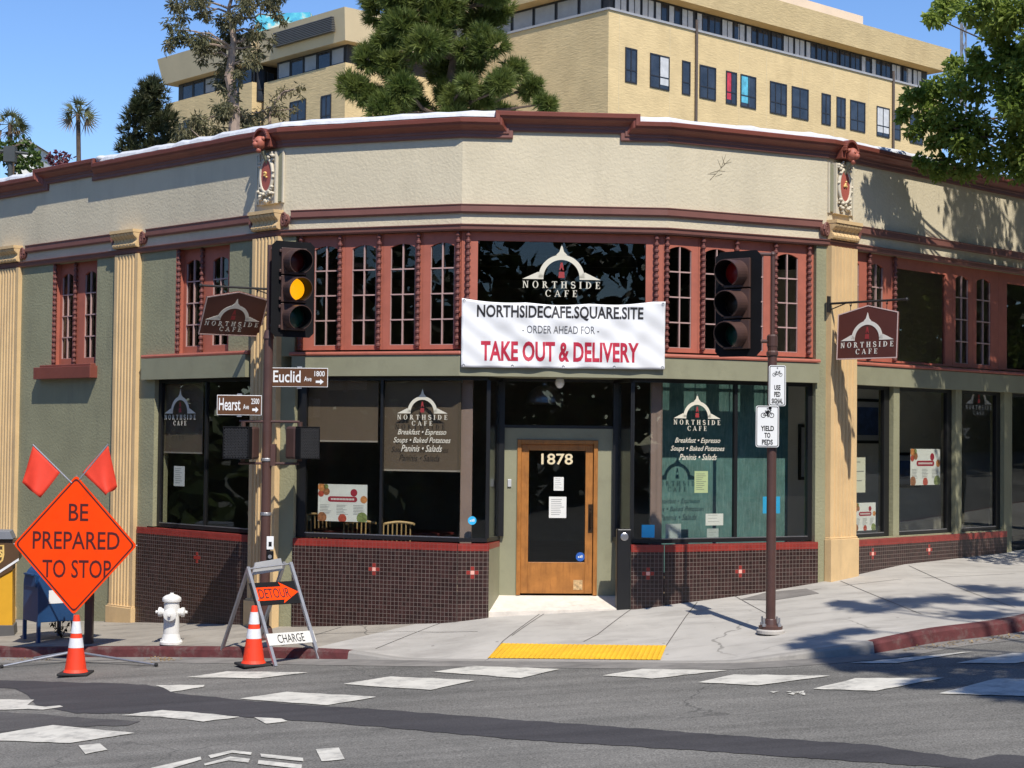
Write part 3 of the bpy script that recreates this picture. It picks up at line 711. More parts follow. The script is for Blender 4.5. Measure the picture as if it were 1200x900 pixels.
x1 = lambda p: F[1].u(p, 540, -.07)[0]; x3 = lambda p: F[3].u(p, 540, -.07)[0]
glazed('shop_window', 1, b1a + .002, -.012, Z_GB, Z_LIN - .001, [x1(446.5)], fl=.13, fr_=0)
glazed('shop_window', 3, .012, b3b - .002, Z_GB, Z_LIN - .001, [x3(862.5)], fl=0, fr_=.07, mw=.05)
for (a, b, c, d) in g4[:3]: glazed('shop_window', 4, a + .002, b - .002, c + .002, d - .001, fl=.012, fr_=.13)
(a, b, c, d) = g4[3]; glazed('side_door', 4, a + .002, b - .002, c, d - .001, fl=.06, fr_=.06)
# centre: stubs and splayed returns to the recessed door
RC = .62
sA = F[2].u(571, 650)[0]; sB = F[2].u(741, 650)[0]
dA = F[2].u(585.5, 650, -RC)[0]; dB = F[2].u(721.5, 650, -RC)[0]
ZB2 = Z_GB
def panel(mb, a, b, z0, z1, th, m=0):     # upright slab between two plan points
    a, b = V(a), V(b); dd = (b - a).normalized(); nn = V((-dd.y, dd.x, 0)) * th
    z0v, z1v = V((0, 0, z0)), V((0, 0, z1)); mb.box8([a + z0v, b + z0v, b + nn + z0v, a + nn + z0v, a + z1v, b + z1v, b + nn + z1v, a + nn + z1v], m)
def stub(k, a0, a1, ret0, ret1):
    """front glass stub from a0 to a1 on facet 2 and a splayed return from ret0 to ret1 (plan points)"""
    mb = MB(); o = -.07
    mb.fbox(2, a0, a1, Z_GB, Z_GB + .05, o - .06, o); mb.fbox(2, a0, a1, Z_LIN - .05, Z_LIN - .001, o - .06, o)
    c = (F[2].pt(a1 if k == 0 else a0, 0, o))
    pz = MB(); mb.box(c.x - .025, c.x + .025, c.y - .0, c.y + .05, Z_GB + .05, Z_LIN - .05)
    panel(mb, ret0, ret1, Z_GB, Z_GB + .05, .05); panel(mb, ret0, ret1, Z_LIN - .05, Z_LIN - .002, .05)
    e = V(ret1); mb.box(e.x - .05, e.x + .05, e.y - .06, e.y + .03, Z_GB + .05, Z_LIN - .05)
    w_ = mb.build('entrance_glazing', M_BLACK, cafe)
    g = MB(); g.fbox(2, a0, a1, Z_GB + .05, Z_LIN - .05, o - .036, o - .028); g.build('pane', M_GLASS, w_)
    g = MB(); panel(g, ret0, ret1, Z_GB + .05, Z_LIN - .05, .008); g.build('pane', M_GLASS, w_)
stub(0, .012, sA, F[2].pt(sA, 0, -.07), F[2].pt(dA, 0, -RC)); stub(1, sB, L2 - .012, F[2].pt(sB, 0, -.07), F[2].pt(dB, 0, -RC))
# door wall: sage jambs and head, transom glass
zh0 = F[2].u(650, 502, -RC)[1]; zd1 = F[2].u(650, 515.5, -RC)[1]
da, db = F[2].u(605.5, 600, -RC)[0], F[2].u(700, 600, -RC)[0]
mb = MB(); mb.fbox(2, dA, da - .002, -.5, zh0, -RC - .1, -RC); mb.fbox(2, db + .002, dB, -.5, zh0, -RC - .1, -RC); mb.fbox(2, da - .002, db + .002, zd1 + .002, zh0, -RC - .1, -RC)
mb.fbox(2, da - .004, da + .0, -.5, zd1, -RC + .0, -RC + .012); mb.build('door_surround', M_GREENP, cafe)
tr = MB(); o = -RC; tr.fbox(2, dA, dA + .05, zh0, Z_LIN, o - .06, o); tr.fbox(2, dB - .05, dB, zh0, Z_LIN, o - .06, o); tr.fbox(2, dA + .05, dB - .05, zh0, zh0 + .04, o - .06, o); tr.fbox(2, dA + .05, dB - .05, Z_LIN - .04, Z_LIN, o - .06, o)
tr = tr.build('transom_window', M_BLACK, cafe); g = MB(); g.fbox(2, dA + .05, dB - .05, zh0 + .04, Z_LIN - .04, o - .036, o - .03); g.build('pane', M_GLASS, tr)
sf = MB(); sf.fbox(2, sA - .1, sB + .1, Z_LIN - .0, Z_LIN + .02, -RC - .1, -.1); sf.build('soffit', M_GREENP, cafe)
# timber door
o = -RC - .03; dz0 = F[2].u(650, 697.5, -RC)[1]; gx0, gx1 = F[2].u(619.5, 590, -RC)[0], F[2].u(686, 590, -RC)[0]; gz0, gz1 = F[2].u(650, 659, -RC)[1], F[2].u(650, 528, -RC)[1]
mb = MB(); cst = .055
mb.fbox(2, da, da + cst, dz0, zd1, o - .03, -RC + .022); mb.fbox(2, db - cst, db, dz0, zd1, o - .03, -RC + .022); mb.fbox(2, da + cst, db - cst, zd1 - cst, zd1, o - .03, -RC + .022)
mb.build('door_frame', M_WOOD, cafe, bevel=.006)
mb = MB(); x0, x1_ = da + cst + .003, db - cst - .003; zt = zd1 - cst - .003
mb.fbox(2, x0, gx0, dz0 + .02, zt, o - .03, o + .012); mb.fbox(2, gx1, x1_, dz0 + .02, zt, o - .03, o + .012); mb.fbox(2, gx0, gx1, gz1, zt, o - .03, o + .012); mb.fbox(2, gx0, gx1, dz0 + .02, gz0, o - .03, o + .012)
door = mb.build('door', M_WOOD, cafe, bevel=.004)
g = MB(); g.fbox(2, gx0, gx1, gz0, gz1, o - .012, o - .006); g.build('pane', M_GLASS, door)
kp = MB(); kx = F[2].u(672, 690, -RC)[0]; kp.fbox(2, kx, kx + .12, dz0 + .07, dz0 + .2, o + .013, o + .016); kp.build('worn_patch', mat('worn_wood', (.5, .33, .16), .7, .5, 30), door)
hd = MB(); hx = F[2].u(692, 620, -RC)[0]; hz0, hz1 = F[2].u(692, 624, -RC)[1], F[2].u(692, 591, -RC)[1]
hd.fbox(2, hx - .03, hx + .03, hz0, hz1, o + .0125, o + .02); hd.path([F[2].pt(hx, hz0 + .06, o + .02), F[2].pt(hx, hz0 + .09, o + .06), F[2].pt(hx, hz1 - .12, o + .06), F[2].pt(hx, hz1 - .09, o + .02)], .009); hd.tube(F[2].pt(hx, hz1 - .05, o + .02), F[2].pt(hx, hz1 - .05, o + .03), .015)
hd.build('door_handle', mat('dark_bronze', (.06, .035, .02), .4, .2, metal=.6), door)
nm = MB(); nx0 = F[2].u(634.5, 545, -RC)[0]; nx1 = F[2].u(671.5, 545, -RC)[0]; nz0, nz1 = F[2].u(650, 544.5, -RC)[1], F[2].u(650, 531.5, -RC)[1]
M_GILT2 = mat('gilt_numerals', (.72, .6, .38), .5, .05)
text(nm, '1878', F[2].pt(nx0, nz0, o + .001), F[2].d, (0, 0, 1), nx1 - nx0, nz1 - nz0, .002, bold=.015); nm.build('house_number', M_GILT2, door)
# threshold slab with a mat emblem
th = MB(); zt_ = dz0 - .005
pl = [F[2].pt(sA - .0, 0, .0), F[2].pt(sB, 0, 0), F[2].pt(dB, 0, -RC), F[2].pt(dA, 0, -RC)]
zz = [F[2].u(580, 717.5)[1], F[2].u(740, 713)[1], zt_, zt_]
top = [p + V((0, 0, z)) for p, z in zip(pl, zz)]; bot = [p + V((0, 0, -.9)) for p in pl]
th.box8(bot + top); th.build('doorstep', mat('pale_threshold', (.66, .60, .52), .7, .12, 6, stain=(.35, .28, .22, .5), sscale=5), cafe)
# tile plinths ------------------------------------------------------------
def uvq(mb, k, a0, a1, z0, z1, o, m=0):
    f = F[k]; mb.quad(f.pt(a0, z0, o), f.pt(a1, z0, o), f.pt(a1, z1, o), f.pt(a0, z1, o), m, [(a0, z0), (a1, z0), (a1, z1), (a0, z1)])
def plinth(k, a0, a1, o, zlow, ret=True, name='tiled_base', ends=(True, True)):
    mb = MB(); zm = Z_RED - .092
    uvq(mb, k, a0, a1, zlow, zm, o, 0); uvq(mb, k, a0, a1, zm, Z_RED, o, 1)
    f = F[k]
    mb.quad(f.pt(a0, Z_RED, o), f.pt(a1, Z_RED, o), f.pt(a1, Z_RED, -.12), f.pt(a0, Z_RED, -.12), 1, [(a0, 0), (a1, 0), (a1, .2), (a0, .2)])
    for e, aa in zip(ends, (a0, a1)):
        if e:
            q = [(aa, zlow, -.12), (aa, zlow, o), (aa, zm, o), (aa, zm, -.12)]
            mb.quad(*[f.pt(*p) for p in q], 0, [(p[2], p[1]) for p in q])
            q = [(aa, zm, -.12), (aa, zm, o), (aa, Z_RED, o), (aa, Z_RED, -.12)]; mb.quad(*[f.pt(*p) for p in q], 1, [(p[2], p[1]) for p in q])
    return mb.build(name, [M_TILE, M_REDT], cafe)
p0 = plinth(0, F[0].u(161, 670)[0], F[0].u(297.5, 670)[0], .03, -2)
p1 = plinth(1, F[1].u(343.5, 680)[0], .0065, .03, -2, ends=(True, False)); p2 = plinth(2, -.0065 * 0 + .0, sA + .02, .03, -2, ends=(False, True))
p3 = plinth(2, sB - .02, L2, .03, -2, ends=(True, False)); p4 = plinth(3, 0, F[3].u(957, 660)[0], .03, -2, ends=(False, True))
p5 = plinth(4, F[4].u(999.5, 640)[0], F[4].u(1178, 640)[0], .03, -2)
for a, b in ((F[2].pt(sA + .02, 0, .03), F[2].pt(dA, 0, -RC)), (F[2].pt(dB, 0, -RC), F[2].pt(sB - .02, 0, .03))):
    mb = MB(); panel(mb, a, b, -1, Z_RED - .002, .05); mb.build('entrance_cheek', M_GREENP, cafe)
for a, b in ((F[2].pt(sA + .02, 0, .035), F[2].pt(dA, 0, -RC)), (F[2].pt(dB, 0, -RC), F[2].pt(sB - .02, 0, .035))):
    mb = MB(); panel(mb, a, b, Z_RED - .07, Z_RED + .004, .06)
    mb.build('entrance_cheek_cap', mat('red_glaze', (.25, .03, .022), .35, .1), cafe)
M_AR = mat('accent_red_tile', (.26, .03, .024), .25, .1); M_AL = mat('accent_glass_tile', (.85, .42, .34), .2, .05)
def accent(k, px, py, par, lit=True):
    a, z = F[k].u(px, py, .03); t = .054; a = round(a / t - .5) * t + t / 2; z = round(z / t - .5) * t + t / 2; h = t / 2 - .003
    mb = MB()
    for dx, dz in ((1, 0), (-1, 0), (0, 1), (0, -1)): mb.fbox(k, a + dx * t - h, a + dx * t + h, z + dz * t - h, z + dz * t + h, .029, .0325)
    mb.fbox(k, a - h, a + h, z - h, z + h, .029, .034, 1 if lit else 0); mb.build('accent_tile', [M_AR, M_AL], par)
for k, px, py, par, l in ((1, 437.5, 668, p1, 1), (2, 553, 672.2, p2, 1), (2, 758, 672.2, p3, 1), (3, 866.3, 670.8, p4, 1), (4, 1022, 646.7, p5, 1), (4, 1089.5, 643, p5, 1), (0, 230.4, 652.8, p0, 0)): accent(k, px, py, par, l)
# faint twig scribble on the fascia
mb = MB(); a0, z0 = F[3].u(833, 211); rr = random.Random(3)
def stroke(px0, py0, px1, py1, wd=.0045):
    a, z = F[3].u(px0, py0); b, y = F[3].u(px1, py1); l = sqrt((b - a) ** 2 + (y - z) ** 2) or 1; nx, nz = -(y - z) / l * wd, (b - a) / l * wd
    mb.prism([F[3].pt(a - nx, z - nz, .001), F[3].pt(b - nx * .4, y - nz * .4, .001), F[3].pt(b + nx * .4, y + nz * .4, .001), F[3].pt(a + nx, z + nz, .001)], F[3].n * .001)
for s_ in ((832, 211, 845, 197), (845, 197, 851, 180), (845, 197, 856, 186), (842, 200, 850, 201), (839, 204, 829, 204), (845, 197, 841, 187), (848, 192, 857, 190), (842, 200, 832, 203), (846, 204, 838, 207), (849, 193, 846, 183)): stroke(*s_)
mb.build('twig_scribble', mat('scribble', (.18, .15, .1), .9, .1), cafe)

# ------------------------------------------------------------------ interior
mb = MB(); fl = [F[0].pt(-3.2, 0, -.3), V((P[0].x, P[0].y + .3, 0)), V((P[1].x, P[1].y + .75, 0)), V((P[2].x, P[2].y + .75, 0)), V((P[3].x, P[3].y + .3, 0)), F[4].pt(9, 0, -.3), V((9, 35, 0)), V((-5, 35, 0))]
mb.poly([p + V((0, 0, .02)) for p in fl]); mb.build('interior_floor', M_INFLOOR, cafe)
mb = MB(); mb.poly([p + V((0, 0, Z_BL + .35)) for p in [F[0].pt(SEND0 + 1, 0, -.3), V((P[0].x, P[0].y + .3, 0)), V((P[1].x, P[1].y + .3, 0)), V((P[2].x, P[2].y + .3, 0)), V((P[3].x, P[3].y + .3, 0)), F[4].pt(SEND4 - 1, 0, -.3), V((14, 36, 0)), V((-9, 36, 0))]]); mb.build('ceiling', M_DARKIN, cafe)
mb = MB()
def ipanel(p, q, z0=0.02, z1=Z_BL + .35): panel(mb, p, q, z0, z1, .08)
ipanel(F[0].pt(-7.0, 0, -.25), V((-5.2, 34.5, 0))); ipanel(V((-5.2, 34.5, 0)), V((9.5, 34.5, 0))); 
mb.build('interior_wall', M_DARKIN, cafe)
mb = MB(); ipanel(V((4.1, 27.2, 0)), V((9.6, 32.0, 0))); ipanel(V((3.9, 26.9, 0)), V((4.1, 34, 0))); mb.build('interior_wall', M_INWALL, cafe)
mb = MB()
for y in (24.4, 26.0, 28.2): mb.box(-3.8, 4.6, y, y + .12, Z_BL - .05 + .0, Z_BL + .18)
for x in (-2.5, .2, 2.6): mb.box(x, x + .1, 23.4, 33, Z_BL - .28, Z_BL - .06)
mb.build('ceiling_beam', mat('beam_paint', (.03, .024, .02), .7, .1), cafe)
# ------------------------------------------------------------------ ground: road sheet, pavement with kerb, paint
def road_z(x, y): return -.48 + .07 * (x - .8) + .02 * (y - 18.9)
def road_at(px, py, dz=0.):
    r = ray(px, py); n = V((-.07, -.02, 1)); p0 = V((.8, 18.9, -.48 + dz)); t = (p0 - CAMPOS).dot(n) / r.dot(n); return CAMPOS + r * t
def asphalt(name, a, b, scale=1.0, gr=1.):
    m = bpy.data.materials.new(name); m.use_nodes = True; nt = m.node_tree; N = nt.nodes.new; K = nt.links.new; bs = nt.nodes['Principled BSDF']; bs.inputs['Roughness'].default_value = .9; bs.inputs['Specular IOR Level'].default_value = .25
    tc = N('ShaderNodeTexCoord'); co = tc.outputs['Object']
    n1 = N('ShaderNodeTexNoise'); n1.inputs['Scale'].default_value = .55; n1.inputs['Detail'].default_value = 7; n1.inputs['Roughness'].default_value = .65; K(co, n1.inputs['Vector'])
    n2 = N('ShaderNodeTexNoise'); n2.inputs['Scale'].default_value = 55; n2.inputs['Detail'].default_value = 3; K(co, n2.inputs['Vector'])
    vo = N('ShaderNodeTexVoronoi'); vo.inputs['Scale'].default_value = 95; K(co, vo.inputs['Vector'])
    mp = N('ShaderNodeMapping'); mp.inputs['Rotation'].default_value = (0, 0, radians(-12)); mp.inputs['Scale'].default_value = (.25, 2.6, 1); K(co, mp.inputs['Vector'])
    n3 = N('ShaderNodeTexNoise'); n3.inputs['Scale'].default_value = 1.4; n3.inputs['Detail'].default_value = 6; K(mp.outputs[0], n3.inputs['Vector'])
    def rng(s, f0, f1, t0, t1):
        r = N('ShaderNodeMapRange'); r.inputs['From Min'].default_value = f0; r.inputs['From Max'].default_value = f1; r.inputs['To Min'].default_value = t0; r.inputs['To Max'].default_value = t1; K(s, r.inputs['Value']); return r.outputs[0]
    mx = N('ShaderNodeMixRGB'); mx.inputs[1].default_value = (*a, 1); mx.inputs[2].default_value = (*b, 1); K(rng(n1.outputs['Fac'], .35, .68, 0, 1), mx.inputs[0])
    def mul(c, f):
        q = N('ShaderNodeMixRGB'); q.blend_type = 'MULTIPLY'; q.inputs[0].default_value = 1; K(c, q.inputs[1]); K(f, q.inputs[2]); return q.outputs[0]
    c = mul(mx.outputs[0], rng(n2.outputs['Fac'], .3, .7, 1 - .4 * gr, 1 + .42 * gr)); c = mul(c, rng(n3.outputs['Fac'], .3, .7, .8, 1.18)); c = mul(c, rng(vo.outputs['Color'], 0, 1, 1 - .2 * gr, 1 + .22 * gr))
    K(c, bs.inputs['Base Color'])
    bp = N('ShaderNodeBump'); bp.inputs['Strength'].default_value = .35; bp.inputs['Distance'].default_value = .006; K(n2.outputs['Fac'], bp.inputs['Height']); K(bp.outputs[0], bs.inputs['Normal'])
    return m
M_ASPH = asphalt('worn_asphalt', (.122, .117, .106), (.178, .169, .152))
cracks(M_ASPH, (.05, .048, .045), .42, .006, .55, .52); spots(M_ASPH, (.05, .048, .046), .9, .06, .09, .45)
M_PATCH = asphalt('fresh_asphalt', (.046, .044, .047), (.060, .057, .059), gr=.5)
def concrete():
    m = mat('pavement_concrete', (.40, .375, .335), .9, .12, 1.1, .25, 60, stain=(.24, .22, .195, .6), sscale=1.1, sthr=.47, streak=(1, 3, 1))
    spots(m, (.12, .11, .10), 2.6, .045, .02, .6); spots(m, (.2, .19, .17), 5.5, .06, .03, .5); cracks(m, (.16, .15, .13), .35, .006, .7, .55); return m
M_PAVE = concrete()
M_REDKERB = mat('red_kerb_paint', (.10, .022, .022), .8, .3, 7, .3, 40, stain=(.15, .115, .10, .85), sscale=5, sthr=.50)
M_KERB = mat('kerb_concrete', (.30, .28, .25), .9, .15, 3, .3, 40, stain=(.13, .12, .11, .6), sscale=3, sthr=.5)
# one terrain sheet out to the horizon
mb = MB(); ys = [-900, -300, -80, -25, 8, 40, 90, 300, 1200]; xs = [-1200, -400, -120, -45, 0, 45, 120, 400, 1200]
def terr(x, y):
    cx, cy = max(-45, min(45, x)), max(-25, min(40, y)); z = road_z(cx, cy) - .03
    d = sqrt((x - cx) ** 2 + (y - cy) ** 2); return z + (0.03 * d if y > 40 else 0.0) * (1 if d < 500 else .5) - .004 * d
for i in range(8):
    for j in range(8):
        mb.quad(*[V((x, y, terr(x, y))) for x, y in ((xs[i], ys[j]), (xs[i + 1], ys[j]), (xs[i + 1], ys[j + 1]), (xs[i], ys[j + 1]))])
structure(mb.build('ground', mat('bare_ground', (.13, .12, .08), .95, .3, .3), origin=(0, 0, 0)))
mb = MB()
for i in range(12):
    for j in range(10):
        mb.quad(*[V((x, y, road_z(x, y))) for x, y in ((-42 + i * 7, -24 + j * 6), (-35 + i * 7, -24 + j * 6), (-35 + i * 7, -18 + j * 6), (-42 + i * 7, -18 + j * 6))])
structure(mb.build('road', M_ASPH, origin=(0, 0, 0)))

# kerb foot line: pixel points on the road plane, kerb height above the road
KP = [(0, 770.5, .13), (100, 770.5, .13), (200, 770.5, .13), (300, 771.5, .125), (360, 772.5, .12), (407, 773, .10), (470, 774, .012), (570, 775, .006), (680, 776, .006), (780, 777, .006), (860, 777.5, .02), (940, 773, .075), (1025, 766, .125), (1100, 753, .15), (1200, 740, .16)]
WP = [('0', F[0].u(295, 731)), ('0', (-.05, F[0].u(310, 731)[1])), ('1', F[1].u(400, 732)), ('1', F[1].u(450, 730)), ('1', F[1].u(490, 729)), ('1', F[1].u(520, 728)), ('2', (.05, F[2].u(545, 725)[1])), ('2', F[2].u(572, 721.5)), ('2', F[2].u(660, 717)), ('2', F[2].u(745, 712.5)), ('3', (.08, F[3].u(790, 707)[1])), ('3', F[3].u(870, 696.5)), ('4', (.0, F[4].u(970, 680)[1])), ('4', F[4].u(1060, 660)), ('4', F[4].u(1180, 647))]
kerb = []
for px, py, h in KP:
    p = road_at(px, py); kerb.append((p, h))
wallp = [F[int(k)].pt(a, z, 0) for k, (a, z) in WP]
# extend both ways beyond the frame
dl = -F[0].d; dr = F[4].d
p0, h0 = kerb[0]; kl = [(V(((p0 + dl * t).x, (p0 + dl * t).y, 0)), h0) for t in (14, 7, 3)]
kl = [(V((p.x, p.y, road_z(p.x, p.y))), h) for p, h in kl]
p1_, h1 = kerb[-1]; kr = [(p1_ + dr * t, .16) for t in (4, 9, 16)]; kr = [(V((p.x, p.y, road_z(p.x, p.y))), h) for p, h in kr]
zl = lambda s: F[0].u(150, 727)[1] + (s + 3.4) * .075
wl = [F[0].pt(s, zl(s), 0) for s in (-14.5, -8.5, -4.2)]
w0z = wallp[-1].z
wr = [F[4].pt(a, w0z + (a - 5) * .03, 0) for a in (8.5, 13, 16.9)]
kerb = kl + kerb + kr; wallp = wl + wallp + wr
# resample smoothly
def dens(pts, m=5):
    out = []
    for i in range(len(pts) - 1):
        a, b = pts[max(0, i - 1)], pts[i]; c, d = pts[i + 1], pts[min(len(pts) - 1, i + 2)]
        for j in range(m):
            t = j / m; out.append(b.lerp(c, t) * .5 + .5 * (0.5 * ((2 * b) + (-a + c) * t + (2 * a - 5 * b + 4 * c - d) * t * t + (-a + 3 * b - 3 * c + d) * t ** 3)))
    out.append(pts[-1]); return out
KF = dens([V((p.x, p.y, h)) for p, h in kerb]); W_ = []
for i in range(len(wallp) - 1):
    for j in range(5): W_.append(wallp[i].lerp(wallp[i + 1], j / 5))
W_.append(wallp[-1])
kerb_foot = [V((p.x, p.y, road_z(p.x, p.y) - .02)) for p in KF]
tops = []; backs = []
for i, p in enumerate(KF):
    d = (KF[min(i + 1, len(KF) - 1)] - KF[max(i - 1, 0)]); n = V((-d.y, d.x, 0)).normalized()
    z = road_z(p.x, p.y) + max(.004, p.z)
    tops.append(V((p.x, p.y, z)) + n * .025); backs.append(V((p.x, p.y, z + .004)) + n * .15)
mb = MB(); NR = 8
rows = []
for b, wv in zip(backs, W_):
    inward = (wv - b); wv2 = wv + V((0, 0, 0)) + V((inward.x, inward.y, 0)).normalized() * .12
    rows.append([b.lerp(wv2, t / NR) for t in range(NR + 1)])
M_PAVE2 = mat('old_pavement', (.295, .265, .22), .92, .16, 1.3, .3, 60, stain=(.17, .15, .125, .7), sscale=1.4, sthr=.46, streak=(1, 2.5, 1)); spots(M_PAVE2, (.09, .08, .07), 2.6, .05, .02, .6); spots(M_PAVE2, (.15, .135, .12), 5.5, .06, .03, .5); cracks(M_PAVE2, (.11, .10, .085), .4, .007, .8, .48)
isp = 5 * 7
for a_, b_, m_ in ((0, isp, M_PAVE2), (isp, len(rows) - 1, M_PAVE)):
    mb = MB()
    for i in range(a_, b_):
        for j in range(NR): mb.quad(rows[i][j], rows[i + 1][j], rows[i + 1][j + 1], rows[i][j + 1])
    structure(mb.build('pavement', m_, origin=(0, 0, 0), smooth=True))
i_red0 = min(range(len(KF)), key=lambda i: (KF[i] - V((*road_at(407, 773).xy, 0))).xy.length); i_red1 = min(range(len(KF)), key=lambda i: (KF[i] - V((*road_at(1025, 766).xy, 0))).xy.length)
for a, b, m_ in ((0, i_red0, M_REDKERB), (i_red0, i_red1, M_KERB), (i_red1, len(KF) - 1, M_REDKERB)):
    mb = MB()
    for i in range(a, b):
        bf = [kerb_foot[i].lerp(tops[i], .8), kerb_foot[i + 1].lerp(tops[i + 1], .8)]; lip = [tops[i].lerp(backs[i], .12), tops[i + 1].lerp(backs[i + 1], .12)]
        mb.quad(kerb_foot[i], kerb_foot[i + 1], bf[1], bf[0]); mb.quad(bf[0], bf[1], lip[1], lip[0]); mb.quad(lip[0], lip[1], backs[i + 1], backs[i])
    if a == 0 or b == len(KF) - 1:
        e = b if a == 0 else a; mb.poly([kerb_foot[e], tops[e], backs[e], backs[e] - V((0, 0, .3))])
    structure(mb.build('kerb', m_, origin=(0, 0, 0), smooth=True))
# gutter strip
mb = MB()
for i in range(len(KF) - 1):
    d = KF[i + 1] - KF[i]; 
    def gp(i, t):
        q = KF[min(i + 1, len(KF) - 1)] - KF[max(i - 1, 0)]; n = V((-q.y, q.x, 0)).normalized(); p = KF[i] - n * t; return V((p.x, p.y, road_z(p.x, p.y) + .004))
    mb.quad(gp(i, .42), gp(i + 1, .42), gp(i + 1, -.01), gp(i, -.01))
structure(mb.build('gutter', mat('gutter_concrete', (.21, .195, .175), .9, .2, 2, .3, 40, stain=(.10, .095, .088, .7), sscale=1.6, sthr=.45, streak=(1, 2, 1)), origin=(0, 0, 0)))
bv = BVHTree.FromPolygons([v for r in rows for v in r], [(i * (NR + 1) + j, (i + 1) * (NR + 1) + j, (i + 1) * (NR + 1) + j + 1, i * (NR + 1) + j + 1) for i in range(len(rows) - 1) for j in range(NR)])
def pave_at(px, py, dz=0.):
    h = bv.ray_cast(CAMPOS, ray(px, py).normalized(), 200)
    return (h[0] + V((0, 0, dz))) if h[0] is not None else road_at(px, py, dz)
def pave_z(x, y):
    h = bv.ray_cast(V((x, y, 20)), V((0, 0, -1)), 60); return h[0].z if h[0] is not None else road_z(x, y)
def onroad(px): return [road_at(x, y, .009) for x, y in px]
def sheet(name, polys, m, fn=onroad, dz=None):
    mb = MB()
    for q in polys: mb.poly(fn(q)[::-1])
    return mb.build(name, m, origin=(0, 0, 0))
# fresh asphalt trench patch
def rough(pts, amp=.6, step=9):
    out = []
    for i in range(len(pts)):
        a, b = pts[i], pts[(i + 1) % len(pts)]; n = max(1, int(abs(b[0] - a[0]) / step))
        for j in range(n):
            t = j / n; q = amp if 0 < j else 0; out.append((a[0] + (b[0] - a[0]) * t, a[1] + (b[1] - a[1]) * t + R.uniform(-q, q)))
    return out
def onroad5(px): return [road_at(x, y, .005) for x, y in px]
patch = [(-80, 796), (0, 797), (60, 799), (130, 800.5), (170, 802), (192, 806), (205, 812), (262, 818), (330, 824), (440, 831), (560, 840), (700, 850), (860, 862), (1020, 872.5), (1140, 890), (1170, 884), (1300, 892), (1300, 930), (1120, 900), (960, 889), (780, 877), (600, 866), (440, 851), (360, 845), (260, 838), (170, 836), (90, 836), (42, 826), (32, 814), (18, 807), (0, 806), (-80, 806)]
structure(sheet('asphalt_patch', [rough(patch)], M_PATCH, onroad5))
smear = [(-60, 838), (0, 834), (60, 838), (110, 842), (165, 845), (150, 850), (95, 851), (50, 852), (0, 858), (-60, 862)]
structure(sheet('asphalt_smear', [rough(smear)], asphalt('smeared_asphalt', (.07, .066, .065), (.10, .095, .09), gr=.6), onroad5))
# crosswalk bars
M_PAINT = mat('worn_white_paint', (.54, .515, .45), .85, .12, 4, .2, 60, stain=(.22, .21, .19, .85), sscale=4.5, sthr=.49)
BARS = [[(818, 799.5), (860, 790.2), (973, 791.7), (888, 803)], [(706, 791.5), (752, 783.8), (852, 785.5), (764, 795)], [(953, 807), (1003, 794.5), (1107, 794), (1026, 809.5)], [(1100, 812.5), (1168, 795), (1290, 797), (1222, 816)],
        [(994, 777), (1062, 770.5), (1128, 764), (1140, 763.5), (1050, 777)], [(1120, 777), (1187, 765), (1260, 764), (1190, 777)], [(508, 787), (556, 780), (656, 784), (610, 794.5)], [(402, 801.5), (458, 792.5), (557, 797), (505, 808.5)], [(281, 818.5), (336, 810.5), (441, 816.5), (383, 826.3)],
        [(218, 793.5), (266, 786.5), (361, 788), (303, 795)], [(142, 838), (190, 832), (222, 834), (281, 840), (238, 845.5), (190, 840)], [(-60, 866), (0, 859.5), (62, 849.5), (158, 858.8), (82, 870.5)], [(-60, 822), (0, 819.5), (40, 819.8), (32, 826), (66, 829), (22, 831), (-60, 833)], [(182, 802.8), (240, 802.5), (238, 805), (200, 810.5), (192, 806)],
        [(298, 840.5), (330, 842), (337, 845), (312, 848)], [(30, 830.5), (70, 826.5), (74, 828), (50, 831.5)], [(92, 873.5), (117, 871), (126, 878.5), (100, 883.5)], [(370, 878), (397, 876), (404, 889.5), (377, 892)]]
for q in BARS: structure(sheet('crosswalk_bar', [rough(q, .35, 12)], M_PAINT))
ARR = [[(176, 900), (235, 886.5), (236, 890), (195, 902)], [(244, 885), (272, 879), (295, 881.5), (294, 884.5), (272, 882), (247, 888.5)], [(239, 895), (270, 886.5), (293, 889), (291, 893.5), (268, 891), (240, 897)], [(305, 883), (355, 888), (355.5, 892), (306, 887)], [(303, 890.5), (354, 896), (353, 901), (302, 895)]]
for q in ARR: structure(sheet('bike_lane_marking', [q], M_PAINT))
rr = random.Random(5)
for i in range(16):
    x, y = rr.uniform(897, 938), rr.uniform(810.5, 813.5) ; structure(sheet('survey_paint_mark', [[(x, y), (x + rr.uniform(4, 12), y - rr.uniform(.5, 1.6)), (x + rr.uniform(3, 9), y + 1.3)]], M_PAINT)) if i < 9 else None
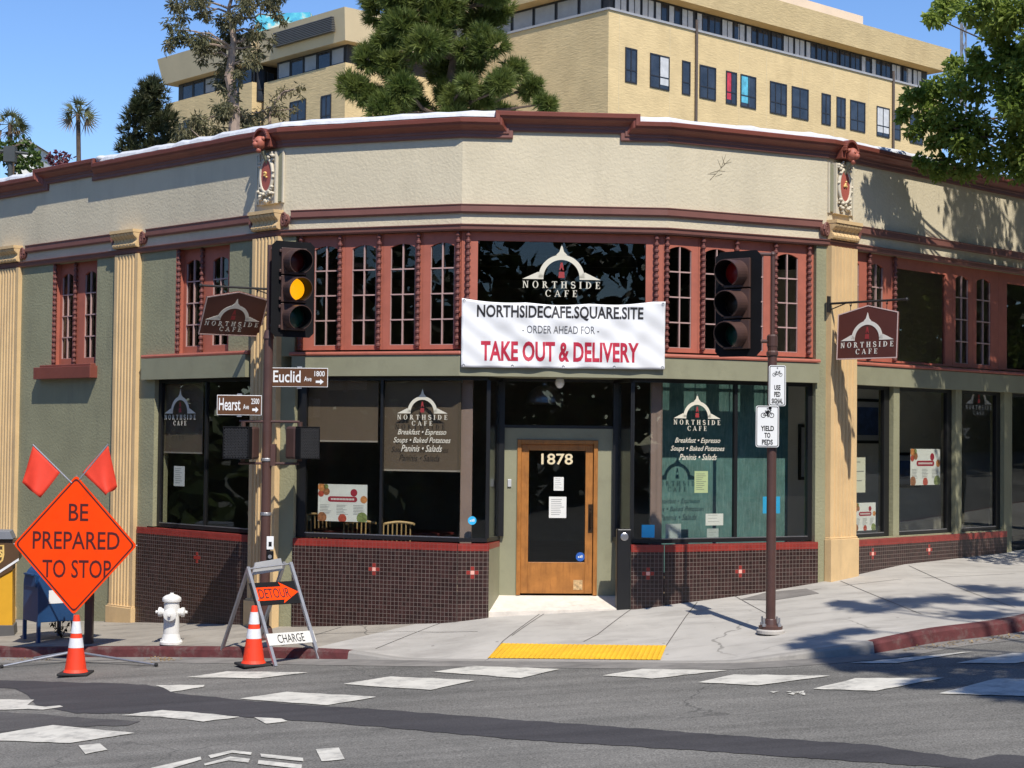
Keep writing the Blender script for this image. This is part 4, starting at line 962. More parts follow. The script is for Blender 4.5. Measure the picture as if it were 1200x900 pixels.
# pavement: score lines, yellow tactile pad
def stripe_on(pts, wd, name, m, dz=.004):
    mb = MB(); P3 = [pave_at(*p) for p in pts]; q = []
    for a, b in zip(P3[:-1], P3[1:]):
        for t in range(6): q.append(a.lerp(b, t / 6))
    q.append(P3[-1]); q = [V((p.x, p.y, pave_z(p.x, p.y) + dz)) for p in q]
    for a, b in zip(q[:-1], q[1:]):
        d = (b - a); n = V((-d.y, d.x, 0)).normalized() * wd; mb.quad(a - n, b - n, b + n, a + n)
    return structure(mb.build(name, m, origin=(0, 0, 0)))
M_JOINT = mat('pavement_joint', (.11, .10, .09), .95, .2, 5)
for pts in ([(741, 713), (700, 744), (684, 752)], [(640, 718), (600, 745)], [(817, 706), (790, 743), (770, 773)], [(632, 720), (590, 751), (568, 775)], [(400, 735), (330, 757)], [(520, 729), (440, 769)], [(250, 733), (205, 757)], [(860, 698), (900, 720)], [(985, 681), (1080, 720), (1110, 737)], [(1065, 663), (1190, 712)], [(300, 745), (560, 740)], [(900, 700), (1190, 672)]):
    stripe_on(pts, .006, 'pavement_joint', M_JOINT)
M_TACT = mat('yellow_tactile', (.72, .40, .015), .7, .12, 4, 0, stain=(.4, .24, .06, .5), sscale=5, sthr=.55)
c4 = [pave_at(571.5, 771.8), pave_at(774, 774.2), pave_at(781, 757), pave_at(588, 754.5)]
for p in c4: p.z = pave_z(p.x, p.y) + .006
mb = MB(); n = 10
lerp2 = lambda s, t: c4[0].lerp(c4[1], s).lerp(c4[3].lerp(c4[2], s), t)
def onp(p, dz): return V((p.x, p.y, pave_z(p.x, p.y) + dz))
for i in range(n):
    for j in range(5): mb.quad(*[onp(lerp2(s, t), .008) for s, t in ((i / n, j / 5), ((i + 1) / n, j / 5), ((i + 1) / n, (j + 1) / 5), (i / n, (j + 1) / 5))])
for i in range(34):
    for j in range(13):
        p = onp(lerp2((i + .5) / 34, (j + .5) / 13), .007); mb.lathe([(.02, 0), (.017, .006), (.009, .010)], p, n=8)
structure(mb.build('tactile_paving', M_TACT, origin=(0, 0, 0)))
# dark repair slab and dry gutter leaves
sl_ = [(868, 699), (905, 696), (955, 690), (943, 686.5), (890, 691)]
mb = MB(); mb.poly([onp(pave_at(*p), .004) for p in [(866, 703), (908, 703.5), (960, 695.5), (945, 690), (900, 694)]][::-1]); 
structure(mb.build('pavement_repair', mat('dark_concrete', (.17, .155, .14), .9, .2, 4), origin=(0, 0, 0)))
# ------------------------------------------------------------------ buildings up the hill behind
def ribbed(name, a, b, sc=1.0):
    m = mat(name, a, .95, .10, 1.2, 0, stain=(*b, .5), sscale=.5, sthr=.5, streak=(1, 1, .25))
    nt = m.node_tree; N = nt.nodes.new; K = nt.links.new; bs = nt.nodes['Principled BSDF']; tc = N('ShaderNodeTexCoord')
    mp = N('ShaderNodeMapping'); mp.inputs['Scale'].default_value = (1.6 * sc, 1.6 * sc, 6.5 * sc); K(tc.outputs['Object'], mp.inputs['Vector'])
    n = N('ShaderNodeTexNoise'); n.inputs['Scale'].default_value = 2.6; n.inputs['Detail'].default_value = 6; n.inputs['Distortion'].default_value = .5; K(mp.outputs[0], n.inputs['Vector'])
    bp = N('ShaderNodeBump'); bp.inputs['Strength'].default_value = .38; bp.inputs['Distance'].default_value = .04; K(n.outputs['Fac'], bp.inputs['Height']); K(bp.outputs[0], bs.inputs['Normal'])
    return m
M_BUFF = ribbed('buff_ribbed_concrete', (.64, .48, .25), (.50, .36, .18))
M_BUFFS = mat('buff_smooth', (.68, .54, .33), .9, .06, 1)
M_PINKP = mat('pale_penthouse', (.66, .53, .40), .9, .05, 1)
M_WFRM = mat('dark_window_frame', (.02, .02, .024), .5, .1)
M_FARGL = glass_mat('far_glass', (.20, .24, .29), .6)
M_CURT = mat('pale_curtain', (.55, .55, .55), .9, .15, 4); M_REDC = mat('red_curtain', (.5, .04, .07), .9, .3, 6); M_BLUEC = mat('blue_curtain', (.1, .42, .55), .9, .4, 5)
DR = V((.7373, .6756, 0)); DL = V((-.7373, .6756, 0)) * 0 + V((-.6756, .7373, 0))
class Face:
    """vertical plane through X along unit d, outward n"""
    def __init__(s, X, d): s.X = V((X.x, X.y, 0)); s.d = d.normalized(); n = V((s.d.y, -s.d.x, 0)); s.n = n if n.y < 0 else -n
    def pt(s, a, z, o=0): return s.X + s.d * a + s.n * o + V((0, 0, z))
    def u(s, px, py):
        r = ray(px, py); t = (s.X - CAMPOS).dot(s.n) / r.dot(s.n); X = CAMPOS + r * t; return (X - s.X).dot(s.d), X.z
    def box(s, mb, a0, a1, z0, z1, o0, o1, m=0):
        if a0 > a1: a0, a1 = a1, a0
        mb.box8([s.pt(a0, z0, o1), s.pt(a1, z0, o1), s.pt(a1, z0, o0), s.pt(a0, z0, o0), s.pt(a0, z1, o1), s.pt(a1, z1, o1), s.pt(a1, z1, o0), s.pt(a0, z1, o0)], m)
def far_window(fc, a0, a1, z0, z1, par, mulls=1, trans=True, curtain=None, fw=.05, name='window'):
    mb = MB(); e = .02
    if a0 > a1: a0, a1 = a1, a0
    fc.box(mb, a0, a0 + fw, z0, z1, .004, .03); fc.box(mb, a1 - fw, a1, z0, z1, .004, .03); fc.box(mb, a0 + fw, a1 - fw, z0, z0 + fw, .004, .03); fc.box(mb, a0 + fw, a1 - fw, z1 - fw, z1, .004, .03)
    for i in range(mulls): x = a0 + (a1 - a0) * (i + 1) / (mulls + 1); fc.box(mb, x - fw * .4, x + fw * .4, z0 + fw, z1 - fw, .004, .028)
    if trans: zz = z0 + (z1 - z0) * .36; fc.box(mb, a0 + fw, a1 - fw, zz - fw * .4, zz + fw * .4, .003, .026)
    w_ = mb.build(name, M_WFRM, par); g = MB(); fc.box(g, a0 + fw, a1 - fw, z0 + fw, z1 - fw, .003, .012); g.build('pane', mat('far_pane', (.03, .037, .05), .05, .5, 1.5, spec=.6), w_)
    if curtain:
        c = MB(); l = a1 - a0; s0, s1, m_ = curtain; fc.box(c, a0 + fw + l * s0 * .9, a0 + fw + (l - 2 * fw) * s1, z0 + fw + (z1 - z0) * .1, z1 - fw, .012, .016); c.build('curtain', m_, w_)
    return w_
def massing(px, py, Y, lenL, lenR, ztop, zbot, par, m):
    X = at_depth(px, py, Y); X.z = 0; c = [X, X + DR * lenR, X + DR * lenR + DL * lenL, X + DL * lenL]
    mb = MB(); mb.box8([p + V((0, 0, zbot)) for p in c] + [p + V((0, 0, ztop)) for p in c]); mb.build('wall', m, par); return Face(X, DR), Face(X, DL)
big = thing('hillside_block', 'large buff ribbed concrete block with dark ribbon windows rising behind the cafe roof', 'building', (4, 62, 2))
Yb = 60.
X0 = at_depth(713, 60, Yb); fR, fL = Face(X0, DR), Face(X0, DL)
zs0 = fR.u(713.5, 10.5)[1]; zs1 = zs0 + .95
aEnd = fR.u(1104, 100)[0]
massing(713, 60, Yb, 16, aEnd, zs0, 0, big, M_BUFF)
# recessed ribbon-window storey and flared fascia above
mb = MB(); c0 = fR.pt(.5, zs0, -.5); 
cc = [V((X0.x, X0.y, 0)) + DR * .5 + DL * .5, V((X0.x, X0.y, 0)) + DR * (aEnd - .4) + DL * .5, V((X0.x, X0.y, 0)) + DR * (aEnd - .4) + DL * 15, V((X0.x, X0.y, 0)) + DR * .5 + DL * 15]
mb.box8([p + V((0, 0, zs0)) for p in cc] + [p + V((0, 0, zs1 + .1)) for p in cc]); mb.build('ribbon_storey', mat('ribbon_dark', (.03, .03, .033), .6, .2), big)
def ring(z, e):
    X = V((X0.x, X0.y, z)); return [X - DR * e - DL * e, X + DR * (aEnd + e) - DL * e, X + DR * (aEnd + e) + DL * (16 + e), X - DR * e + DL * (16 + e)]
zf1 = fR.u(1104, 62)[1] + .15
mb = MB(); mb.box8(ring(zs1, .12) + ring(zf1, .28)); mb.build('fascia', M_BUFF, big)
rr = random.Random(11)
# ribbon windows (right face): panes in bays with pale blinds
fr2 = Face(X0 + DL * .49, DR); x = .75; k_ = 0
while x < aEnd - 1.0:
    wd = .72
    far_window(fr2, x, x + wd - .04, zs0 + .04, zs1 - .04, big, 1, False, rr.choice([None, (0, .45, M_CURT), (.4, 1, M_CURT), (0, 1, M_CURT)]), .04, 'ribbon_window'); x += wd + (.12 if k_ % 6 == 5 else 0); k_ += 1
fl2 = Face(X0 + DR * .49, DL); x = .8
while x < 14: far_window(fl2, x, x + 1.15, zs0 + .04, zs1 - .04, big, 0, False, (0, 1, mat('grey_blind', (.35, .36, .37), .9, .1)), .05, 'ribbon_window'); x += 1.2
mb = MB(); fR.box(mb, -.02, aEnd, zs0 - .02, zs0 + .06, .001, .05); fL.box(mb, 0, 15, zs0 - .02, zs0 + .06, .001, .05); mb.build('ledge', mat('grey_ledge', (.33, .33, .34), .8, .1), big)
WINS = [(732.5, 746, 55, 97, 1), (761.5, 784, 63, 104.5, 1), (799, 808.5, 71, 112, 0), (819.5, 838.5, 77, 117.5, 1), (850.5, 863, 84.5, 124, 1), (867.5, 885.5, 89, 129, 1), (902, 921.5, 98, 137.5, 2), (927.5, 947, 104, 143, 1), (962.5, 973, 113, 150, 1), (980, 990.5, 117, 154, 1), (996, 1013.5, 121, 158, 1), (1027, 1042, 128.5, 165, 1), (1046.5, 1055, 133, 168, 0), (1066, 1081, 139, 173, 1)]
for i, (x0, x1_, y0, y1, mu) in enumerate(WINS):
    a0, zt = fR.u(x0, y0 + 1); a1, zb = fR.u(x1_, y1)
    zt = fR.u(732.5, 55)[1] + .0; zb = zt - 1.25
    cur = {4: (0, .5, M_REDC), 5: (0, .55, M_BLUEC), 11: (0, 1, M_CURT), 1: (.5, 1, M_CURT)}.get(i)
    far_window(fR, a0, a1, zb, zt, big, mu, True, cur, .05)
for px, py in ((814.5, 90), (1045.5, 130)):
    a, _ = fR.u(px, py); mb = MB(); mb.tube(fR.pt(a, 6, .07), fR.pt(a, zs0 + .4, .07), .055, n=8); mb.build('downpipe', mat('pipe_brown', (.10, .075, .06), .6, .1), big)
# construction joints of the ribbed panels
for px in (725, 784.5, 866, 898, 940, 977, 1018):
    a, _ = fR.u(px, 120); mb = MB(); fR.box(mb, a - .012, a + .012, 8, zs0 - .03, .001, .004); mb.build('panel_joint', mat('joint_pale', (.62, .5, .3), .9), big)
# penthouse
X1 = fR.pt(fR.u(934, 20)[0], 0, -2.5); mb = MB(); e_ = fR.u(1052, 30)[0] - fR.u(934, 20)[0]
zz0, zz1 = zf1 - .3, fR.u(1050, 14)[1] + .45
q = [X1, X1 + DR * (e_ + 1.0), X1 + DR * (e_ + 1.0) + DL * 6, X1 + DL * 6]; mb.box8([V((p.x, p.y, zz0)) for p in q] + [V((p.x, p.y, zz1)) for p in q]); mb.build('penthouse', M_PINKP, big)
# left wing: two stepped towers
def tower(name, label, px, Y, lenL, lenR, yf0, yf1, yw, px_ref, louvre=False):
    t = thing(name, label, 'building', tuple(at_depth(px, 150, Y).xy) + (2,)); X = at_depth(px, 60, Y); fr, fl = Face(X, DR), Face(X, DL)
    zt, zf, zw = fr.u(px, yf0)[1], fr.u(px, yf1)[1], fr.u(px, yw)[1]
    massing(px, 60, Y, lenL, lenR, zw, 0, t, M_BUFF)
    Xb = V((X.x, X.y, 0)); mk = lambda z, e: [Xb - DR * e - DL * e + V((0, 0, z)), Xb + DR * (lenR) - DL * e + V((0, 0, z)), Xb + DR * (lenR) + DL * (lenL + e) + V((0, 0, z)), Xb - DR * e + DL * (lenL + e) + V((0, 0, z))]
    mb = MB(); mb.box8(mk(zw, -.35) + mk(zf, -.35)); mb.build('ribbon_storey', MATS['ribbon_dark'], t)
    mb = MB(); mb.box8(mk(zf, .1) + mk(zt, .3)); mb.build('fascia', M_BUFFS, t)
    f2 = Face(X + DR * .345, DL); x = .5
    while x < lenL - .7: far_window(f2, x, x + .82, zw + .04, zf - .04, t, 0, False, rr.choice([None, None, (0, 1, MATS['grey_blind'])]), .05, 'ribbon_window'); x += .86
    if louvre:
        a0, z0 = fl.u(398, 34); a1, z1 = fl.u(329, 40); zl0, zl1 = fl.u(398, 38)[1], fl.u(398, 20)[1]
        mb = MB(); n = 9
        for i in range(n): z = zl0 + (zl1 - zl0) * i / n; fl.box(mb, min(a0, a1), max(a0, a1), z, z + (zl1 - zl0) / n * .55, .2, .36)
        mb.build('louvre', mat('louvre_grey', (.10, .10, .10), .6, .1), t)
    return t, fr, fl
tb, fr, fl = tower('buff_wing', 'buff tower wing with grey louvre over ribbon windows left of the pine', 405, 62, 5.2, 5, 11, 48, 73, 405, True)
for x0, x1_, y0, y1 in ((340, 358.5, 118, 152), (376.5, 388, 111, 148)):
    a0, zt = fl.u(x0, y0 + 2); a1, zb = fl.u(x1_, y1); far_window(fl, a0, a1, zb, zt, tb, 1, True, None, .05)
ta, fr, fl = tower('buff_wing', 'buff end wing with overhanging parapet and blue ribbon windows behind the eucalyptus', 296, 66, 6.3, 8, 40, 72, 96, 296)
for x0, x1_, y0, y1 in ((270, 280, 95, 130), (215, 222, 142, 170), (205, 212, 146, 170)):
    a0, zt = fl.u(x0, y0); a1, zb = fl.u(x1_, y1); far_window(fl, a0, a1, zb, zt, ta, 0, True, None, .05)
for x0, x1_, y0, y1 in ((301, 310, 80, 120), (313, 321, 84, 124)):
    a0, zt = fr.u(x0, y0); a1, zb = fr.u(x1_, y1); far_window(fr, a0, a1, zb, zt, ta, 0, True, None, .05)
# roof cabin with blue and pink painted wall seen through the eucalyptus
rc = MB(); cX = at_depth(345, 10, 70); 
q = [cX + V((-1.6, 0, 0)), cX + V((.7, -.4, 0)), cX + V((.9, 2, 0)), cX + V((-1.4, 2.4, 0))]; rc.box8([V((p.x, p.y, 17)) for p in q] + [V((p.x, p.y, 19.4)) for p in q])
m_ = bpy.data.materials.new('mural_paint'); m_.use_nodes = True; nt = m_.node_tree; tcx = nt.nodes.new('ShaderNodeTexCoord'); nn_ = nt.nodes.new('ShaderNodeTexNoise'); nn_.inputs['Scale'].default_value = 2.2; nn_.inputs['Detail'].default_value = 3
rp = nt.nodes.new('ShaderNodeValToRGB'); el = rp.color_ramp.elements; el[0].color = (.06, .35, .55, 1); el[0].position = .42; el[1].color = (.62, .6, .5, 1); el[1].position = .62; e3 = el.new(.52); e3.color = (.1, .5, .62, 1)
nt.links.new(tcx.outputs['Object'], nn_.inputs['Vector']); nt.links.new(nn_.outputs['Fac'], rp.inputs[0]); nt.links.new(rp.outputs[0], nt.nodes['Principled BSDF'].inputs['Base Color'])
tag(rc.build('roof_cabin', m_), 'small roof cabin with blue painted wall behind the eucalyptus top', 'cabin')
# distant pale house and lamp mast far left; thin mast far right
hs = thing('pale_house', 'small white hillside house among shrubs beyond the left parapet', 'house', (-27, 95, 3))
hX = at_depth(42, 176, 95); mb = MB(); mb.box(hX.x - .8, hX.x + .2, 94, 98, 4, hX.z + .1); mb.build('wall', mat('house_white', (.7, .68, .62), .8, .05), hs)
mb = MB(); mb.prism([V((hX.x - .95, 93.8, hX.z + .1)), V((hX.x + .35, 93.8, hX.z + .1)), V((hX.x - .3, 93.8, hX.z + .5))], (0, 4.4, 0)); mb.build('roof', mat('house_roof', (.3, .27, .25), .8, .1), hs)
# ------------------------------------------------------------------ foliage
def leaf_mat(name, a, b, tr=.3, sc=1.4, rough=.55):
    m = bpy.data.materials.new(name); m.use_nodes = True; nt = m.node_tree; N = nt.nodes.new; K = nt.links.new; bs = nt.nodes['Principled BSDF']; bs.inputs['Roughness'].default_value = rough; bs.inputs['Specular IOR Level'].default_value = .35
    tc = N('ShaderNodeTexCoord'); n = N('ShaderNodeTexNoise'); n.inputs['Scale'].default_value = sc; n.inputs['Detail'].default_value = 5; n.inputs['Roughness'].default_value = .75; K(tc.outputs['Object'], n.inputs['Vector'])
    mr = N('ShaderNodeMapRange'); mr.inputs['From Min'].default_value = .35; mr.inputs['From Max'].default_value = .65; K(n.outputs['Fac'], mr.inputs['Value'])
    mx = N('ShaderNodeMixRGB'); mx.inputs[1].default_value = (*a, 1); mx.inputs[2].default_value = (*b, 1); K(mr.outputs[0], mx.inputs[0]); K(mx.outputs[0], bs.inputs['Base Color'])
    t = N('ShaderNodeBsdfTranslucent'); K(mx.outputs[0], t.inputs['Color']); ms = N('ShaderNodeMixShader'); ms.inputs[0].default_value = tr; K(bs.outputs[0], ms.inputs[1]); K(t.outputs[0], ms.inputs[2]); K(ms.outputs[0], nt.nodes['Material Output'].inputs[0])
    return m
def rdir(r):
    z = r.uniform(-1, 1); t = r.uniform(0, 2 * pi); q = sqrt(1 - z * z); return V((q * cos(t), q * sin(t), z))
def leaves(mb, c, rad, n, size, r, droop=.3, asp=.5, shell=.55, sq=(1, 1, .85)):
    for _ in range(n):
        d = rdir(r); q = rad * (shell + (1 - shell) * r.random()) if r.random() < .8 else rad * r.random()
        p = c + V((d.x * q * sq[0], d.y * q * sq[1], d.z * q * sq[2]))
        ax = (d * .6 + rdir(r) * .8 + V((0, 0, -droop))).normalized(); sd_ = ax.cross(rdir(r)).normalized(); L = size * r.uniform(.7, 1.3); w2 = L * asp * .5
        up = ax.cross(sd_) * (L * .12)
        mb.add([p, p + ax * L * .5 + sd_ * w2 + up, p + ax * L, p + ax * L * .5 - sd_ * w2 + up], [(0, 1, 2), (0, 2, 3)])
def needles(mb, c, rad, n, r, ln=.28, wd=.019, k=14, up=.3):
    for _ in range(n):
        d = rdir(r); q = rad * (.45 + .55 * r.random()); p = c + d * q * .9; out = (d + V((0, 0, up)) + rdir(r) * .35).normalized()
        for i in range(k):
            a = (out + rdir(r) * .75).normalized(); s_ = a.cross(rdir(r)).normalized() * wd; L = ln * r.uniform(.7, 1.15)
            mb.add([p - s_, p + s_, p + a * L], [(0, 1, 2)])
M_BARK = mat('bark', (.10, .07, .05), .95, .35, 6, .6, 18); M_BARKP = mat('pale_bark', (.30, .22, .17), .9, .3, 5, .4, 12)
def limb(mb, a, b, r0, r1, r, seg=5, wob=.12):
    pts = []; L = (b - a).length
    for i in range(seg + 1):
        t = i / seg; p = a.lerp(b, t); e = rdir(r) * L * wob * sin(pi * t) * .5 + V((0, 0, L * .08 * sin(pi * t))); pts.append(p + e)
    mb.path(pts, [r0 + (r1 - r0) * i / seg for i in range(seg + 1)], 7); return pts
# pine behind the cafe
rp_ = random.Random(21); YP = 44.
pine = thing('pine_tree', 'broad pine with long needled tufts rising behind the middle of the cafe roof', 'tree', tuple(at_depth(515, 140, YP).xy) + (1.5,))
ZC = [(560, 60, 110), (700, 40, 120), (620, 130, 110), (800, 90, 130), (950, 60, 120), (1030, 60, 60), (960, 175, 80), (880, 245, 80), (780, 265, 110), (700, 170, 100), (560, 190, 80), (450, 270, 80), (415, 345, 75), (455, 430, 75), (560, 280, 85), (560, 380, 95), (520, 460, 70), (650, 400, 85), (780, 400, 65), (830, 430, 70), (920, 420, 75), (1000, 375, 75), (1060, 300, 55), (1155, 370, 58), (1195, 430, 38), (870, 340, 40), (600, -60, 120), (800, -70, 140), (950, -60, 110), (700, -190, 120), (850, -190, 110), (490, 10, 60), (600, 500, 90), (720, 480, 90), (860, 500, 80), (1010, 480, 60)]
nb_ = MB(); tb_ = MB(); base = V(pine.location); topP = at_depth(528, -42, YP)
trunk_pts = limb(tb_, V((base.x, base.y, 1.5)), topP, .30, .08, rp_, 8, .05)
for x, y, q in ZC:
    c = at_depth(300 + x / 3.53, y / 3.53, YP + rp_.uniform(-1.4, 1.4)); rad = q / 3.53 / FPX * YP
    for _ in range(3):
        cc_ = c + rdir(rp_) * rad * .5; needles(nb_, cc_, rad * .62, int(16 + 460 * rad * rad * .34), rp_)
    tp = min(trunk_pts, key=lambda p: abs(p.z - (c.z - .5)) + .0); limb(tb_, tp, c, .07, .02, rp_)
nb_.build('crown', leaf_mat('pine_needles', (.075, .115, .022), (.17, .20, .045), .3, 1.3), pine); tb_.build('trunk', M_BARK, pine)
# eucalyptus, sparse and brownish
def loose_tree(label, name, Y, clumps, base_px, mleaf, n_per, size, tops, seed, barkm=M_BARKP, tr=.16, droop=.7, grp=None, asp=.28, cat='tree', yj=1.0):
    r = random.Random(seed); X = at_depth(base_px[0], base_px[1], Y); t = thing(name, label, cat, (X.x, X.y, 1.2), grp)
    lb, tb = MB(), MB(); tops3 = [at_depth(a, b, Y) for a, b in tops]; pts = []; prev = V((X.x, X.y, 1.2)); r0 = tr
    for i, q in enumerate(tops3): r1 = tr * (1 - (i + 1) / (len(tops3) + .6)); pts += limb(tb, prev, q, r0, r1, r, 4, .05); prev = q; r0 = r1
    for a, b, q in clumps:
        c = at_depth(a, b, Y + r.uniform(-yj, yj)); rad = q / FPX * Y; n = int(n_per * (q / 20) ** 2)
        for _ in range(4):
            leaves(lb, c + rdir(r) * rad * .55, rad * .5, n // 4, size, r, droop, asp, .2)
        tp = min(pts, key=lambda p: (p - c).length + max(0, p.z - c.z) * 1.5); limb(tb, tp, c, .04, .012, r)
    lb.build('crown', mleaf, t); tb.build('trunk', barkm, t); return t
EU = [(215, 12, 22), (240, 8, 20), (205, 35, 18), (195, 50, 12), (228, 38, 20), (250, 55, 22), (240, 62, 16), (262, 30, 20), (285, 15, 24), (310, 8, 20), (330, 20, 12), (285, 45, 22), (300, 35, 16), (268, 75, 20), (290, 70, 16), (262, 95, 18), (305, 60, 10), (315, 48, 10), (278, 90, 12), (268, 118, 22), (262, 140, 24), (240, 142, 18), (222, 150, 16), (285, 140, 18), (250, 160, 20), (290, 155, 16), (210, 158, 14), (240, -15, 25), (280, -20, 30), (320, -15, 22)]
loose_tree('tall sparse eucalyptus with brownish leaves in front of the buff end wing', 'eucalyptus_tree', 50, EU, (272, 160), leaf_mat('eucalyptus_leaf', (.10, .105, .048), (.20, .175, .09), .25, 1.2), 380, .17, [(275, 130), (268, 90), (274, 50), (268, 10), (280, -25)], 31, tr=.2)
loose_tree('low olive eucalyptus shoots beside the louvred tower wing', 'eucalyptus_tree', 52, [(335, 112, 14), (350, 106, 10), (325, 125, 16), (310, 130, 14), (305, 145, 14), (330, 140, 14), (345, 128, 8), (296, 132, 12)], (318, 160), leaf_mat('olive_leaf', (.11, .10, .045), (.2, .17, .08), .25, 1.2), 200, .16, [(316, 135), (330, 110)], 33, tr=.08)
# dark cypress
r = random.Random(41); cy = thing('cypress_tree', 'dense dark green conical cypress left of the buff end wing', 'tree', tuple(at_depth(174, 170, 54).xy) + (2.,)); lb, tb = MB(), MB()
for i in range(60):
    t = r.random(); py = 100 + t * 95; hw = 4 + 24 * min(1, t * 1.6) ** .8; px = 178 - t * 4 + r.uniform(-1, 1) * hw; c = at_depth(px, py, 54 + r.uniform(-.7, .7)); needles(lb, c, .32 + .1 * t, 26, r, .26, .022, 9, .8)
tb.tube(V(cy.location), at_depth(180, 100, 54), .16, .03); lb.build('crown', leaf_mat('cypress_leaf', (.022, .035, .012), (.06, .06, .022), .15, 1.6), cy); tb.build('trunk', M_BARK, cy)
# palms
M_PALM = leaf_mat('palm_frond', (.09, .105, .04), (.19, .19, .085), .2, 1.0); M_THATCH = leaf_mat('dry_frond', (.16, .11, .06), (.22, .16, .09), .2, 1.0)
def palm(label, hx, hy, bx, by, Y, rad, seed):
    r = random.Random(seed); H_ = at_depth(hx, hy, Y); t = thing('palm_tree', label, 'palm', (at_depth(bx, by, Y).x, Y, 2), 'fan palms on the hill'); b = V(t.location)
    tb = MB(); tb.path([b, b.lerp(H_, .5) + V((.1, 0, 0)), H_], [.17, .13, .11], 9); tb.build('trunk', M_BARK, t); fb, dbm = MB(), MB()
    for i in range(40):
        d = rdir(r); dead = d.z < -.45
        if d.z < -.8: continue
        mbx = dbm if dead else fb; L = rad * r.uniform(.75, 1.05); st = H_ + d * L * .45; n = 8
        s_ = d.cross(rdir(r)).normalized(); u_ = d.cross(s_)
        mbx.tube(H_, st, .02, .015, 4)
        for j in range(n):
            a = (j / (n - 1) - .5) * 2.3; dd = (d * cos(a) + s_ * sin(a)).normalized(); tip = st + dd * L * .58 + V((0, 0, -.12 * L)); w2 = u_ * .012 + dd.cross(u_) * .035
            mbx.add([st - w2, st + w2, tip], [(0, 1, 2)])
    fb.build('crown', M_PALM, t); dbm.build('dry_skirt', M_THATCH, t)
palm('tall fan palm with slim trunk standing alone against the sky', 91.5, 133, 98, 190, 85, 1.2, 1); palm('fan palm above green shrubs at the far left edge', 12, 146, 14, 190, 80, 1.1, 2)
GL = leaf_mat('shrub_leaf', (.04, .075, .015), (.10, .15, .03), .3, 1.0)
loose_tree('bushy green tree below the fan palm at the far left', 'shrub_tree', 75, [(5, 172, 14), (22, 170, 12), (36, 172, 8), (12, 186, 16), (32, 186, 14), (-8, 180, 16), (44, 192, 10), (20, 196, 14)], (18, 200), GL, 260, .26, [(16, 186), (14, 172)], 51, M_BARK, .1, .2, asp=.6)
loose_tree('low purple leaved bush behind the left parapet', 'bush', 72, [(60, 184, 7), (70, 182, 7), (80, 184, 6), (66, 190, 8), (76, 191, 8)], (70, 200), leaf_mat('purple_leaf', (.09, .02, .03), (.16, .04, .05), .3, 1.0), 260, .2, [(70, 190)], 52, M_BARK, .06, .2, asp=.6, cat='bush')
# dark mast arm at the far left, thin mast far right
mm_ = MB(); Ym = 60; mm_.tube(at_depth(12, 230, Ym), at_depth(12, 176, Ym), .09, n=10); mm_.tube(at_depth(-30, 174, Ym), at_depth(33, 180, Ym), .07, .05, 8); mm_.box(*[f(at_depth(12, 180, Ym)) for f in (lambda p: p.x - .2, lambda p: p.x + .2, lambda p: p.y - .15, lambda p: p.y + .15, lambda p: p.z - .3, lambda p: p.z + .25)])
tag(mm_.build('street_lamp', mat('mast_dark', (.05, .055, .055), .6, .1)), 'dark mast with long horizontal arm at the far left above the parapet', 'mast')
mm_ = MB(); Ym = 58; a_, b_ = at_depth(1130, 110, Ym), at_depth(1129, 26, Ym); a_ = V((a_.x, a_.y, 2)); 
for dx, dy in ((-.09, 0), (.09, 0), (0, .14)): mm_.tube(a_ + V((dx, dy, 0)), b_ + V((dx, dy, 0)), .025, n=6)
for i in range(24): p = a_.lerp(b_, i / 24); q = a_.lerp(b_, (i + 1) / 24); mm_.tube(p + V((-.09, 0, 0)), q + V((.09, 0, 0)), .014, n=5); mm_.tube(p + V((.09, 0, 0)), q + V((0, .14, 0)), .014, n=5)
tag(mm_.build('lattice_mast', mat('mast_grey', (.2, .2, .21), .6, .1)), 'thin grey lattice mast against the sky left of the street tree', 'mast')
# ------------------------------------------------------------------ street trees (one reaches into the frame, one shades the crossing)
M_STL = leaf_mat('street_tree_leaf', (.14, .21, .03), (.29, .36, .075), .48, .9)
r = random.Random(61); tX = F[4].pt(8.4, 0, 2.9); st = thing('street_tree', 'leafy bright green street tree overhanging the right end of the cafe', 'tree', (tX.x, tX.y, pave_z(tX.x, tX.y)))
lb, tb = MB(), MB(); b0 = V(st.location); fork = b0 + V((-.2, 0, 3.2)); limb(tb, b0, fork, .2, .15, r, 5, .05)
SC = [(1112, 14, 26, 1.5), (1098, 22, 14, 1.5), (1145, 4, 30, 2), (1180, 22, 36, 2), (1195, 58, 36, 2.2), (1165, 68, 28, 1.8), (1142, 62, 10, 1.5), (1140, 98, 32, 1.5), (1175, 110, 36, 2), (1105, 112, 26, .9), (1074, 118, 20, .7), (1058, 128, 14, .6), (1090, 140, 22, .9), (1118, 150, 30, 1.2), (1150, 160, 34, 1.4), (1190, 160, 36, 1.8), (1084, 190, 13, .8), (1108, 198, 20, .9), (1145, 196, 28, 1.2), (1185, 200, 26, 1.5), (1120, 82, 20, 1.2), (1072, 152, 12, .7), (1098, 172, 16, .8), (1210, 110, 40, 2.4), (1215, 20, 40, 2.5), (1225, 180, 36, 2)]
for x, y, q, o in SC:
    c = F[4].hit(x, y, o); rad = q / FPX * c.y; n = int(70 * (q / 20) ** 2) + 12
    for _ in range(4): leaves(lb, c + rdir(r) * rad * .6, rad * .55, int(n * 1.1), .09, r, .35, .55, .25)
    limb(tb, fork + V((0, 0, r.uniform(0, 1.5))), c, .035, .008, r, 6, .08)
